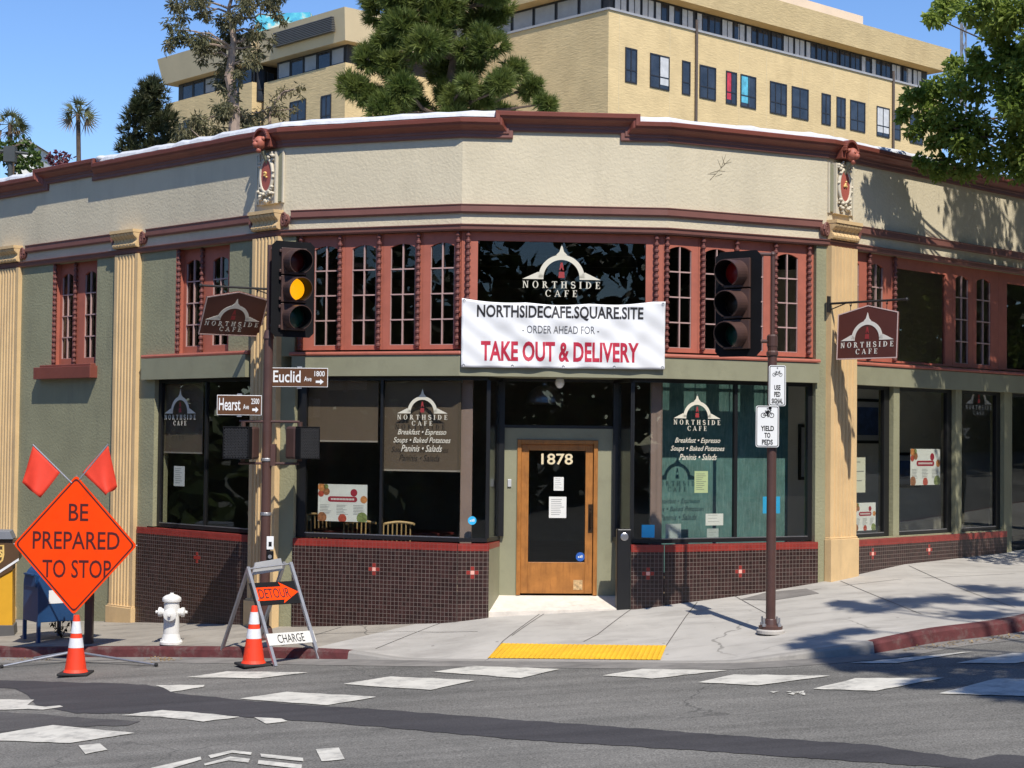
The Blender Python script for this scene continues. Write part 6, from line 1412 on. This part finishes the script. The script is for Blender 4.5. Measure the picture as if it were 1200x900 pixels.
mb = MB(); mb.strip(lp3(rdiam(hw * .965, hh * .965), -.0035), lp3(rdiam(hw * .935, hh * .935), -.0035), T.to_3x3() @ V((0, -.001, 0)), closed=True); mb.build('border', M_INKO, wsn)
mb = MB(); s_ = ds / FPX
for txt, x0, x1_, y0, y1 in (('BE', 80, 103, 590.5, 610.5), ('PREPARED', 38, 140.5, 623, 643.5), ('TO STOP', 50, 131, 656, 677)):
    tlet(mb, T, txt, (x0 - 88) * s_, (638.5 - y1) * s_, (x1_ - x0) * s_, (y1 - y0) * s_, y=-.0036, th=.001, bold=.006)
mb.build('lettering', M_INKO, wsn)
M_FLAG = mat('flag_orange', (.92, .075, .035), .7, .06, 4, trans=.35)
mb = MB(); mb.tube(T @ V((0, .02, -hh - .35)), T @ V((0, .02, hh)), .014, n=8); mb.tube(T @ V((-hw, .015, 0)), T @ V((hw, .015, 0)), .01, n=8); mb.build('crossbrace', M_GALV, wsn)
def flag(p0, p1, quad):
    a, b = at_depth(*p0, ds - .0), at_depth(*p1, ds - .0); m1 = MB(); m1.tube(a, b, .011, n=8); st = m1.build('flag_staff', M_GALV, wsn)
    Q = [at_depth(x, y, ds + dy) for x, y, dy in quad]; m2 = MB(); n = 10
    def g(s, t): p = Q[0].lerp(Q[1], s).lerp(Q[3].lerp(Q[2], s), t); return p + V((0, .035 * sin(6 * s + 3 * t) * t, .01 * sin(7 * s) * t))
    m2.add([g(i / n, j / n) for i in range(n + 1) for j in range(n + 1)], [(i * (n + 1) + j, (i + 1) * (n + 1) + j, (i + 1) * (n + 1) + j + 1, i * (n + 1) + j + 1) for i in range(n) for j in range(n)])
    fo = m2.build('flag', M_FLAG, wsn, smooth=True); sm_ = fo.modifiers.new('thick', 'SOLIDIFY'); sm_.thickness = .002
flag((84, 566), (38.5, 521), [(71, 553, 0), (39, 521, 0), (25.5, 566, -.05), (47, 583.5, -.1)]); flag((93, 562), (127, 520.5), [(96.5, 554, 0), (126.5, 520.5, 0), (137, 571, .06), (124, 580.5, -.1)])
mb = MB(); hub = T @ V((0, .03, -hh - .3))
for ex, ey in ((2, 781), (183, 779), (40, 771), (140, 772)):
    e = road_at(ex, ey, .02); mb.tube(V((hub.x, hub.y, sp_.z + .14)), e, .017, .014, 8)
mb.tube(V((hub.x, hub.y, sp_.z + .1)), hub + V((0, 0, .1)), .03, n=10); mb.build('stand', M_GALV, wsn)
for ex, ey in ((2, 781), (183, 779)):
    m1 = MB(); m1.ball(road_at(ex, ey, .025), .026, n=10); m1.build('rubber_foot', M_RUBBER, wsn)
# ------------------------------------------------------------------ A-frame barricade
B1, B2 = road_at(323, 781), road_at(371, 775.5); wv = V((.475, .40, 0)); B2 = B1 + wv; B2.z = road_z(B2.x, B2.y); wl_ = V((wv.x, wv.y, 0)).normalized(); nrm = V((wl_.y, -wl_.x, 0)); bar = thing('barricade', 'folding A-frame barricade with DETOUR arrow board above a CHARGE board', 'barricade', tuple((B1 + B2) / 2))
WB = V((wv.x, wv.y, 0)).length; Hb = 1.14; sprd = .70
T1 = B1 - nrm * sprd + V((0, 0, Hb)); T2 = B2 - nrm * sprd + V((0, 0, Hb)); zt = (T1.z + T2.z) / 2; 
K1, K2 = B1 - nrm * sprd * 2, B2 - nrm * sprd * 2; K1.z = road_z(K1.x, K1.y); K2.z = road_z(K2.x, K2.y)
def flat(a, b, wd, th, name):
    m1 = MB(); ax = (b - a).normalized(); s1_ = wl_ * wd; s2_ = ax.cross(wl_).normalized() * th
    m1.box8([a - s1_ - s2_, a + s1_ - s2_, a + s1_ + s2_, a - s1_ + s2_, b - s1_ - s2_, b + s1_ - s2_, b + s1_ + s2_, b - s1_ + s2_]); return m1.build(name, M_GALV, bar)
off2 = nrm * .03
for a, b in ((B1, T1 + off2), (B2, T2 + off2), (K1 + wl_ * .05, T1 - off2 + wl_ * .05), (K2 - wl_ * .05, T2 - off2 - wl_ * .05)): flat(a, b, .02, .017, 'leg')
upf = (T1 - B1).normalized(); nf = wl_.cross(upf).normalized(); nf = nf if nf.dot(nrm) > 0 else -nf
def bq(x, s, o=0): return B1 + wl_ * x + upf * s + nf * (o + .03)
def board(x0, x1_, s0, s1_, m_, name):
    m1 = MB(); m1.box8([bq(x0, s0, 0), bq(x1_, s0, 0), bq(x1_, s0, -.012), bq(x0, s0, -.012), bq(x0, s1_, 0), bq(x1_, s1_, 0), bq(x1_, s1_, -.012), bq(x0, s1_, -.012)]); return m1.build(name, m_, bar, bevel=.003)
db_ = board(-.05, WB + .05, .80, 1.11, M_INK, 'detour_board')
mb = MB(); arrow = [(.0, .86), (.62 * WB, .86), (.58 * WB, .81), (WB - .01, .955), (.58 * WB, 1.10), (.62 * WB, 1.04), (.0, 1.04)]
mb.prism([bq(x, s, .002) for x, s in arrow], nf * .002); mb.build('arrow', M_ORANGE, db_)
mb = MB(); text(mb, 'DETOUR', bq(.04, .885, .005), wl_, upf, WB * .72, .135, .001, bold=.006); mb.build('lettering', M_INKO, db_)
cb = board(-.02, WB + .04, .26, .42, mat('dirty_white_board', (.62, .6, .55), .7, .1, 6, stain=(.35, .32, .28, .6), sscale=6), 'charge_board'); mb = MB(); text(mb, 'CHARGE', bq(.12, .285, .002), wl_, upf, WB - .24, .11, .001, bold=-.004); mb.build('lettering', M_INK, cb)
mb = MB(); hv = V((0, 0, 1)); a, b = T1 + wl_ * .12 - hv * .1, T2 - wl_ * .05 - hv * .1
mb.box8([a - nrm * .05, b - nrm * .05, b - nrm * .07, a - nrm * .07, a - nrm * .05 + hv * .15 + wl_ * .04, b - nrm * .05 + hv * .15 - wl_ * .04, b - nrm * .07 + hv * .15 - wl_ * .04, a - nrm * .07 + hv * .15 + wl_ * .04]); mb.build('top_plate', mat('alloy_plate', (.55, .55, .55), .5, .1, metal=.3), bar)
mb = MB(); mb.tube(T1 - hv * .02, T2 - hv * .02, .012, n=8); mb.build('hinge_rod', M_GALV, bar)
# ------------------------------------------------------------------ fire hydrant
hp = pave_at(200.5, 754.5); hy = thing('fire_hydrant', 'white fire hydrant on the left pavement', 'hydrant', tuple(hp)); M_HY = mat('hydrant_white', (.74, .72, .67), .5, .06, 6, stain=(.42, .36, .28, .5), sscale=5, sthr=.56)
hs_ = .66 / .74; mb = MB(); mb.lathe([(r * hs_, z * hs_) for r, z in [(.165, 0), (.165, .035), (.145, .05), (.13, .10), (.116, .15), (.112, .40), (.112, .60), (.118, .61), (.135, .618), (.138, .64), (.135, .665), (.118, .685), (.085, .705), (.045, .718), (.03, .722), (.028, .74), (.01, .742)]], hp, n=26); mb.build('barrel', M_HY, hy, smooth=False, bevel=0)
for ang, nm_, rr_ in ((pi, 'side_nozzle', .05), (0, 'side_nozzle', .05), (-pi / 2 + .05, 'front_nozzle', .066)):
    d_ = V((cos(ang), sin(ang), 0)); o_ = hp + V((0, 0, (.46 if rr_ < .06 else .44) * hs_)); mb = MB(); mb.lathe([(rr_, .07), (rr_, .125), (rr_ * 1.25, .13), (rr_ * 1.25, .165), (rr_ * .6, .175), (.02, .18), (.02, .205), (.004, .206)], o_, d_, 16); mb.build(nm_, M_HY, hy)
for i in range(8): a = i * pi / 4; mb = MB(); q = hp + V((cos(a) * .128, sin(a) * .128, .028)); mb.tube(q, q + V((0, 0, .03)), .012, n=6); mb.build('flange_bolt', M_HY, hy)
# ------------------------------------------------------------------ blue mailbox, parcel drop box, brown post
mp = pave_at(49, 752.5); mbx = thing('mailbox', 'dark blue street mailbox on four legs behind the diamond sign', 'mailbox', tuple(mp)); T = Matrix.Translation(mp + V((.02, .27, 0))) @ Matrix.Rotation(radians(-52), 4, 'Z'); M_BLUE = mat('mail_blue', (.016, .06, .16), .4, .15, 4)
w2, d2, zl_, zs_ = .26, .27, .27, .78
mb = MB(); prof = [(-d2, zl_), (d2, zl_), (d2, zs_)] + [(d2 * cos(pi * i / 14), zs_ + d2 * sin(pi * i / 14)) for i in range(1, 14)] + [(-d2, zs_)]
mb.prism([T @ V((-w2, y, z)) for y, z in prof], T.to_3x3() @ V((2 * w2, 0, 0))); mb.build('body', M_BLUE, mbx, bevel=.008)
for sx in (-1, 1):
    for sy in (-1, 1): mb = MB(); mb.box(sx * w2 - .022 * (1 + sx), sx * w2 + .022 * (1 - sx), sy * d2 - .022 * (1 + sy), sy * d2 + .022 * (1 - sy), 0, zl_ + .01, T=T); mb.build('leg', M_BLUE, mbx)
mb = MB(); mb.box(w2 + .001, w2 + .003, -.12, .12, .52, .70, T=T); mb.build('notice', M_SIGNW, mbx); mb = MB(); mb.box(-.19, .19, -d2 - .014, -d2 - .001, .74, .92, T=T); hd2 = mb.build('chute_door', M_BLUE, mbx, bevel=.004); mb = MB(); mb.box(-.14, .14, -d2 - .05, -d2 - .015, .90, .92, T=T); mb.build('handle', M_BLUE, hd2)
up_ = pave_at(2, 745.5); ub = thing('parcel_drop_box', 'brown and yellow parcel drop box with gold shield cut off at the left edge', 'drop box', tuple(up_)); ed = up_.y; e = lambda px, py, dy=0: at_depth(px, py, ed + dy)
M_UBR = mat('drop_box_brown', (.10, .052, .022), .5, .12, 4); M_UYE = mat('drop_box_yellow', (.70, .36, .02), .5, .08, 4)
ext = V((-.1, .5, 0))
def sideprism(pts, name, m_, y=0, ex=ext): mb = MB(); mb.prism([e(*p, y) for p in pts][::-1], ex); return mb.build(name, m_, ub, bevel=.004)
sideprism([(-42, 632), (22, 632.5), (22, 656), (14.5, 664), (14.5, 668), (-42, 700)], 'cabinet', M_UBR)
sideprism([(-42, 700), (14.5, 668), (14.5, 733), (-42, 733)], 'front_panel', M_UYE, .02); sideprism([(-44, 733), (16, 733), (17, 746), (-44, 746)], 'base', mat('drop_box_base', (.10, .095, .09), .7, .1), -.02)
sideprism([(-42, 622), (11, 623), (15, 632), (-42, 632)], 'roof', mat('drop_box_roof', (.20, .21, .23), .5, .1), -.04, ext * 1.1)
sideprism([(-42, 695), (22, 654), (22, 657), (-42, 699)], 'white_stripe', M_SIGNW, -.006, V((0, .004, 0)))
sh_ = [(-20, 640), (4.8, 638.5), (5, 650), (3.5, 657), (-1, 661), (-8, 664), (-18, 658), (-20, 650)]
mb = MB(); inn = [(-8 + (x + 8) * .84, 650 + (y - 650) * .86) for x, y in sh_]; mb.strip([e(*p, -.006) for p in sh_], [e(*p, -.006) for p in inn], V((0, .003, 0)), closed=True); o_ = e(-14.5, 657, -.005); text(mb, 'ups', o_, (1, 0, 0), (0, 0, 1), 17.5 / FPX * ed, 13 / FPX * ed, .001, bold=.02); mb.build('shield_emblem', M_GOLD, ub)
bpz = pave_at(104, 754); mb = MB(); mb.box(bpz.x - .052, bpz.x + .052, bpz.y - .05, bpz.y + .05, bpz.z - .02, bpz.z + 1.0); mb.box(bpz.x - .058, bpz.x + .058, bpz.y - .056, bpz.y + .056, bpz.z + 1.0, bpz.z + 1.03); tag(mb.build('post', M_POLE, bevel=.006), 'square brown post standing behind the lower point of the diamond sign', 'post')
r = random.Random(9); wp = pave_at(72, 747); we = thing('weed', 'dark scraggly weed growing by the mailbox legs', 'weed', tuple(wp)); mb = MB()
for i in range(16):
    d_ = V((r.uniform(-1, 1), r.uniform(-.6, .6), 1.1)).normalized() * r.uniform(.1, .3); mb.tube(wp, wp + d_, .004, .002, 5); leaves(mb, wp + d_, .05, 5, .05, r, .3, .5)
mb.build('stems', leaf_mat('weed_leaf', (.02, .025, .012), (.05, .05, .02)), we)
# black accessible-door post
ap = pave_at(730, 713); T = frame(V((ap.x, ap.y - .02, ap.z)), .1); apo = thing('push_plate_post', 'black post with round silver push plate beside the entrance door', 'post', tuple(ap)); pw = .095
mb = MB(); mb.box(-pw, pw, -.06, .06, -.05, 1.03, T=T); mb.build('post_body', M_BLACK, apo, bevel=.015); mb = MB(); mb.lathe([(.052, 0), (.052, .006), (.04, .012), (.005, .013)], T @ V((0, -.0605, .93)), T.to_3x3() @ V((0, -1, 0)), 24); mb.build('push_plate', M_STEEL, apo)
# dry leaves along the kerb
mb = MB(); r = random.Random(13)
for i in range(420):
    if r.random() < .55: px, py = r.uniform(1060, 1215), 0; py = 760.5 - (px - 1060) / 140 * 18 + r.uniform(-1.5, 3.5)
    elif r.random() < .6: px, py = r.gauss(190, 9), r.gauss(772, 1.2)
    else: px, py = r.uniform(0, 60), r.uniform(770, 774)
    p = road_at(px, py, .012); d_ = rdir(r); d_.z *= .25; d_ = d_.normalized() * r.uniform(.015, .04); s1_ = d_.cross(V((0, 0, 1))).normalized() * .012
    mb.add([p, p + d_ * .5 + s1_, p + d_, p + d_ * .5 - s1_], [(0, 1, 2, 3)])
o_ = mb.build('dry_leaves', leaf_mat('dry_leaf', (.28, .18, .07), (.42, .30, .14), .2, 5), origin=(0, 0, 0)); tag(o_, 'dry tan leaves gathered in the gutter along the kerb', 'leaf litter', kind='stuff')
# ------------------------------------------------------------------ lettering and notices on the glass, blinds, furniture
M_LETT = mat('window_lettering', (.66, .62, .50), .6, .05); M_LETT2 = mat('window_lettering_dim', (.34, .33, .29), .6, .05)
def win_logo(k, cx, foot, wpx, o, menu=None, m=None, dim=False):
    f = F[k]; a, z = f.u(cx, foot, o); a1, _ = f.u(cx + wpx / 2, foot, o); a0, _ = f.u(cx - wpx / 2, foot, o); W_ = a1 - a0
    A, B_, C_ = arch_logo(W_, f.pt(a, z, o), f.d, (0, 0, 1), .0012)
    mt = M_LETT2 if dim else M_LETT
    root = A.build('window_emblem', mt, cafe); B_.build('red_mark', M_LOGORED, root)
    if menu:
        for txt, x0, x1_, y0, y1 in menu:
            p0, zb = f.u(x0, y1, o); p1, zt_ = f.u((x0 + x1_) / 2, y0, o); e1, _ = f.u(x1_, y1, o); text(C_, txt, f.pt(p0, zb, o), f.d, (0, 0, 1), e1 - p0, zt_ - zb, .001, shear=.35, bold=.004)
    C_.build('lettering', mt, root)
win_logo(1, 494.8, 484.5, 58, -.0975, [('Breakfast \u2022 Espresso', 466, 523, 503, 511), ('Soups \u2022 Baked Potatoes', 461, 528, 512.5, 520.5), ('Paninis \u2022 Salads', 470, 518, 521.5, 529)])
win_logo(3, 817, 490.5, 54, -.0975, [('Breakfast \u2022 Espresso', 791, 844, 513, 520.5), ('Soups \u2022 Baked Potatoes', 786, 849, 522.5, 530), ('Paninis \u2022 Salads', 796, 840, 532, 539)])
win_logo(2, 658, 327.5, 90, -.088); win_logo(0, 211, 484.5, 36, -.0975); win_logo(4, 1147, 473.5, 30, -.0975, dim=True)
M_PAPER = mat('white_paper', (.72, .71, .67), .8, .05, 6); M_PRINT = mat('grey_print', (.18, .18, .18), .8, .2); M_YPAP = mat('pale_green_paper', (.58, .66, .36), .8, .05); M_CYAN = mat('sky_blue_sticker', (.03, .42, .75), .5, .1); M_NAVY = mat('blue_sticker', (.02, .10, .40), .5, .1); M_CREAMP = mat('cream_poster_paper', (.66, .64, .5), .8, .06)
M_FOOD = [mat('food_orange', (.55, .22, .07), .7, .5, 30), mat('food_brown', (.30, .12, .05), .7, .5, 30), mat('food_red', (.45, .07, .04), .7, .4, 30), mat('food_green', (.2, .24, .08), .7, .5, 30)]
def sheet_on(k, name, label, cat, x0, x1_, y0, y1, o, m, lines=0, group=None, tiltpx=0, par=None):
    f = F[k]; a0, zt_ = f.u(x0, y0, o); a1, zb = f.u(x1_, y1, o); c = f.pt((a0 + a1) / 2, zb, o)
    t = tag(thing(name, None, None, tuple(c)), label, cat, group)
    mb = MB(); mb.fbox(k, a0, a1, zb, zt_, o - .0012, o); mb.build('paper', m, t); h = zt_ - zb; w_ = a1 - a0
    if lines:
        mb = MB(); r = random.Random(int(x0))
        for i in range(lines): z = zt_ - h * (.12 + .8 * i / lines); mb.fbox(k, a0 + w_ * .12, a0 + w_ * r.uniform(.55, .9), z - h * .022, z, o + .0003, o + .0007)
        mb.build('print', M_PRINT, t)
    return t, (a0, a1, zb, zt_)
def menu_poster(k, label, x0, x1_, y0, y1, o=-.11):
    t, (a0, a1, zb, zt_) = sheet_on(k, 'menu_poster', label, 'poster', x0, x1_, y0, y1, o, M_PAPER, 0, 'menu posters in the windows'); w_, h = a1 - a0, zt_ - zb; f = F[k]; r = random.Random(int(x0)); q = lambda x, y, e=.0004: f.pt(a0 + x * w_, zb + y * h, o + e)
    mb = MB(); rx = .30; pts = [(.5 + sx * (rx - .05) + .05 * cos(a), .60 + .075 * sin(a)) for sx, aa in ((1, -90), (-1, 90)) for a in [radians(aa + i * 30) for i in range(7)]]; mb.prism([q(x, y) for x, y in pts], f.n * .0006); mb.build('red_label', mat('poster_red', (.33, .02, .04), .7, .05), t)
    mb = MB()
    for i in range(16): x = .5 + (i - 7.5) * .03; mb.prism([q(x - .01, .575, .001), q(x + .01, .575, .001), q(x + .01, .625, .001), q(x - .01, .625, .001)], f.n * .0003)
    mb.build('label_print', M_PAPER, t)
    mb = MB()
    for cx in (.16, .5, .84):
        for i in range(7): z = .43 - i * .04; mb.prism([q(cx - .12, z), q(cx - .12 + r.uniform(.12, .24), z), q(cx - .12 + r.uniform(.12, .24), z + .012), q(cx - .12, z + .012)], f.n * .0003)
    mb.build('print', M_PRINT, t)
    asp = w_ / h
    for i, (x, y, s) in enumerate(((.07, .92, .08), (.17, .8, .07), (.06, .74, .06), (.16, .93, .05), (.93, .6, .07), (.08, .1, .1), (.5, .08, .085), (.9, .1, .11), (.73, .78, .07))):
        mb = MB(); ring = [(min(1, max(0, x + s * cos(2 * pi * j / 14))), min(1, max(0, y + s * asp * sin(2 * pi * j / 14)))) for j in range(14)]; mb.prism([q(*p) for p in ring], f.n * .0006); mb.build('dish_picture', M_FOOD[i % 4] if i < 8 else MATS['poster_red'], t)
menu_poster(1, 'white menu poster with red label low in the window left of the entrance', 373, 430, 567, 612)
menu_poster(4, 'white menu poster at eye level in the second window right of the pilaster', 1067, 1101.5, 526, 568)
menu_poster(4, 'small white menu poster low in the first window right of the pilaster', 1001.5, 1026, 589.5, 621)
t_, _ = sheet_on(4, 'poster', 'narrow cream poster with dark figures above the small menu poster', 'poster', 998.5, 1014, 536, 577, -.11, M_CREAMP, 3)
sheet_on(0, 'notice', 'small white notice in the dark window left of the signal pole', 'notice', 204, 216, 546, 570, -.11, M_PAPER, 8)
oD = -RC - .03 - .005
sheet_on(2, 'notice', 'small white notice upper on the door glass', 'notice', 649, 660.5, 559, 575, oD, M_PAPER, 6); sheet_on(2, 'notice', 'larger white notice lower on the door glass', 'notice', 643.5, 663.5, 582, 607, oD, M_PAPER, 9)
sheet_on(3, 'notice', 'pale green notice in the teal window', 'notice', 814, 829.5, 552, 577.5, -.112, M_YPAP, 9)
sheet_on(3, 'notice', 'white card near the bottom of the teal window', 'notice', 827, 847.5, 602, 615.5, -.112, M_PAPER, 3); sheet_on(3, 'notice', 'pale sheet on the sill of the teal window below the white card', 'notice', 828.5, 842, 619.5, 630.5, -.112, mat('grey_paper', (.4, .44, .42), .8, .05), 3)
sheet_on(3, 'sticker', 'sky blue sticker in the teal window behind the sign pole', 'sticker', 894, 914, 582, 601.5, -.112, M_CYAN, 0)
sheet_on(2, 'sticker', 'square sky blue sticker low on the glass right of the entrance', 'sticker', 752, 767, 615, 630, -.0965, M_CYAN, 0)
sheet_on(3, 'box', 'white carton standing inside the teal window corner', 'box', 780, 798, 614, 633, -.16, MATS['grey_paper'], 0)
for px, py, k, o, m_, lb_, rr_ in ((553.3, 610, 2, -.0965, M_CYAN, 'round sky blue sticker on the glass left of the entrance', .055), (680, 652.5, 2, oD, M_NAVY, 'round blue sticker at the bottom corner of the door glass', .06)):
    a, z = F[k].u(px, py, o); mb = MB(); mb.lathe([(rr_, 0), (rr_, .001)], F[k].pt(a, z, o), F[k].n, 26); t = thing('sticker', lb_, 'sticker', tuple(F[k].pt(a, z, o))); mb.build('disc', m_, t); mb = MB(); 
    for i in (-1, 0, 1): mb.fbox(k, a + i * .022 - .007, a + i * .022 + .007, z - .014, z + .014 + i * .008, o + .0012, o + .0018)
    mb.build('print', M_PAPER, t)
# blinds close behind the glass
M_BLIND = mat('brown_blind', (.135, .095, .066), .9, .06, 3, .1, 120)
def blind(k, label, x0, x1_, ybot, o=-.17, m=None, ytop=None):
    f = F[k]; y_ = (440 + ybot) / 2; a0 = f.u(x0, y_, o)[0]; a1 = f.u(x1_, y_, o)[0]; zb = f.u((x0 + x1_) / 2, ybot, o)[1]; t = thing('window_blind', label, 'blind', tuple(f.pt((a0 + a1) / 2, zb, o)), 'brown roller blinds')
    mb = MB(); mb.fbox(k, a0, a1, zb, Z_LIN - .06, o - .003, o); mb.build('cloth', m or M_BLIND, t); mb = MB(); mb.fbox(k, a0, a1, zb - .022, zb, o - .008, o + .005); mb.build('hem_bar', mat('hem_bar', (.34, .29, .24), .6, .1), t)
    mb = MB(); mb.tube(f.pt(a0, Z_LIN - .06, o - .03), f.pt(a1, Z_LIN - .06, o - .03), .028, n=10); mb.build('roller', M_STEEL, t)
blind(1, 'brown roller blind half lowered in the left pane beside the signal pole', 356, 443.5, 516); blind(1, 'brown roller blind lowered behind the cafe emblem left of the entrance', 447, 540, 550.5)
blind(0, 'brown roller blind in the dark window left of the signal pole', 186, 238, 529.5)
# teal partition close behind the right hand shop window
m = mat('teal_partition', (.085, .18, .17), .8, .25, 5, .2, 30, stain=(.20, .30, .28, .6), sscale=6, sthr=.48, streak=(6, 6, .8))
mb = MB(); f = F[3]; mb.fbox(3, .22, L3 - .12, .3, Z_LIN - .02, -.75, -.70); mb.build('teal_partition', m, cafe)
# folding ladder-back outline (wooden rack) inside the teal window
# posts behind the two corner folds
for i, (ka, q) in enumerate(((1, P[1]), (2, P[2]))):
    c = V((q.x, q.y + .32, 0)); mb = MB(); mb.box(c.x - .075 + (.09 if i == 0 else -.08), c.x + .075 + (.09 if i == 0 else -.08), c.y - .07, c.y + .07, .02, Z_BL); mb.build('interior_column', mat('mauve_column', (.26, .18, .155), .8, .06), cafe)
# pendant lamp behind the transom
pc = at_depth(638, 474, 24.6); pl = thing('pendant_lamp', 'dull steel dome pendant lamp inside above the entrance door', 'lamp', tuple(pc)); R_ = 22.5 / FPX * 24.6
mb = MB(); prof = [(R_ * cos(a), R_ * 1.0 * sin(a)) for a in [radians(i * 9) for i in range(10)]] + [(.04, R_ * 1.02), (.04, R_ * 1.2)]; mb.lathe(prof[:1] + prof, pc, n=28); mb.build('shade', mat('pendant_steel', (.5, .5, .48), .3, .1, metal=.9), pl, smooth=True); mb = MB(); mb.tube(pc + V((0, 0, R_ * 1.2)), V((pc.x, pc.y, Z_BL + .34)), .012, n=8); mb.build('stem', M_BLACK, pl)
lc = F[2].hit(656, 446, -.25); sl2_ = thing('soffit_lamp', 'small white oval lamp under the lintel over the entrance', 'lamp', tuple(lc)); mb = MB(); mb.ball(V((lc.x, lc.y, Z_LIN - .06)), .06, n=16, sc=(1, 1, 1.3)); mb.build('globe', M_SIGNW, sl2_, smooth=True); mb = MB(); mb.tube(V((lc.x, lc.y, Z_LIN - .03)), V((lc.x, lc.y, Z_LIN + .0)), .05, n=14); mb.build('base', M_STEEL, sl2_)
mb = MB(); a, z = F[2].u(597, 566, -RC); mb.fbox(2, a - .025, a + .025, z - .05, z + .05, -RC + .001, -RC + .02); tag(mb.build('doorbell', MATS['alloy_plate'], bevel=.004), 'small grey doorbell on the sage jamb left of the door', 'doorbell')
# tables and spindle-back chairs just inside the left window
M_CHAIR = mat('cane_chair', (.50, .33, .15), .6, .15, 8); M_TABLE = mat('dark_red_table', (.10, .02, .018), .35, .1)
def chair(loc, rz, label):
    t = thing('cafe_chair', label, 'chair', (0, 0, 0), 'chairs inside the window'); mb = MB(); mb.box(-.2, .2, -.2, .2, .44, .475); mb.build('seat', M_CHAIR, t, local=True, bevel=.01)
    mb = MB(); arc = [(.2 * sin(radians(a)), .2 * cos(radians(a)) * .25 - .23) for a in range(-90, 91, 20)]
    mb.path([(x, -y - .46 + .23 + .42, .90 + .03 * cos(x * 7)) for x, y in arc], .018, 8)
    for i in range(7): x = -.18 + i * .06; mb.tube((x, .19, .475), (x, .21, .905), .010, n=7)
    mb.build('backrest', M_CHAIR, t, local=True)
    for x in (-.17, .17):
        for y in (-.17, .17): mb = MB(); mb.tube((x, y, .44), (x * 1.1, y * 1.1, 0), .017, .012, 8); mb.build('leg', M_CHAIR, t, local=True)
    t.location = loc; t.rotation_euler.z = rz; return t
fz = .02
def inside(k, px, o): a, _ = F[k].u(px, 600, o); p = F[k].pt(a, fz, o); return p
ch = chair(inside(1, 414, -.62), pi + .35, 'cane spindle back chair behind the menu poster left of the entrance')
for px, o, rz, lb_ in ((463, -.7, pi + .2, 'cane spindle back chair inside below the cafe emblem left of the entrance'), (380, -1.7, .5, 'cane chair deeper inside behind the left blind')):
    c = copy_tree(ch); c.location = inside(1, px, o); c.rotation_euler.z = rz; c['label'] = lb_
def table(loc, label):
    t = thing('cafe_table', label, 'table', tuple(loc), 'tables inside the window'); x, y, z = loc; mb = MB(); mb.lathe([(.38, .73), (.385, .74), (.385, .76), (.38, .765)], loc, n=28); mb.build('table_top', M_TABLE, t); mb = MB(); mb.lathe([(.22, 0), (.2, .02), (.03, .05), (.03, .73)], loc, n=16); mb.build('pedestal', M_BLACK, t)
table(inside(1, 400, -1.25), 'dark red round table inside behind the menu poster'); table(inside(1, 500, -1.2), 'dark red round table inside near the entrance corner')
# framed pictures on the interior wall seen through the right hand windows
wf = Face(V((4.1, 27.2, 0)), V((5.5, 4.8, 0)))
for i, (a, z, w_, h, lb_) in enumerate(((2.35, 2.05, 1.15, .75, 'wide black framed blue picture on the inside wall, the topmost of the framed pictures'), (.95, 1.45, .5, .9, 'narrow black framed blue picture behind the cream poster'), (3.6, 1.3, .8, .6, 'black framed blue picture behind the menu poster at eye level'))):
    t = thing('framed_picture', lb_, 'picture', tuple(wf.pt(a, z, .02)), 'framed pictures on the inside wall'); mb = MB(); wf.box(mb, a - w_ / 2, a + w_ / 2, z, z + h, .004, .03); mb.build('frame', M_BLACK, t); mb = MB(); wf.box(mb, a - w_ / 2 + .05, a + w_ / 2 - .05, z + .05, z + h - .05, .031, .033); mb.build('mount', mat('picture_mount', (.42, .43, .45), .8, .05), t); mb = MB(); wf.box(mb, a - w_ / 2 + .16, a + w_ / 2 - .16, z + .14, z + h - .14, .034, .036); mb.build('print', mat('blue_print', (.05, .09, .22), .7, .5, 5), t)
# trees added out of view behind and beside the camera to darken glass reflections
r = random.Random(88); mb = MB(); Mw = leaf_mat('far_leaf', (.03, .05, .012), (.07, .10, .025), .2, .4)
for i in range(190):
    a = r.uniform(-1.25, 1.25); d_ = r.uniform(30, 44); c = V((sin(a) * d_ * 1.15, -cos(a) * d_ + 8, 0)) if i < 120 else (V((-r.uniform(27, 36), r.uniform(0, 42), 0)) if i < 155 else V((r.uniform(24, 34), r.uniform(-2, 40), 0))); g_ = road_z(max(-40, min(40, c.x)), -20)
    hgt = r.uniform(8, 16)
    for z in range(1, int(hgt), 2):
        for _ in range(2): leaves(mb, c + V((r.uniform(-1.5, 1.5), r.uniform(-1, 1), g_ + z)), r.uniform(1.3, 2.2), 45, .9, r, .2, .7, .2)
tag(mb.build('added_tree_belt', Mw), 'belt of dark trees added out of view to darken the reflections in the shop windows', 'trees', kind='stuff')
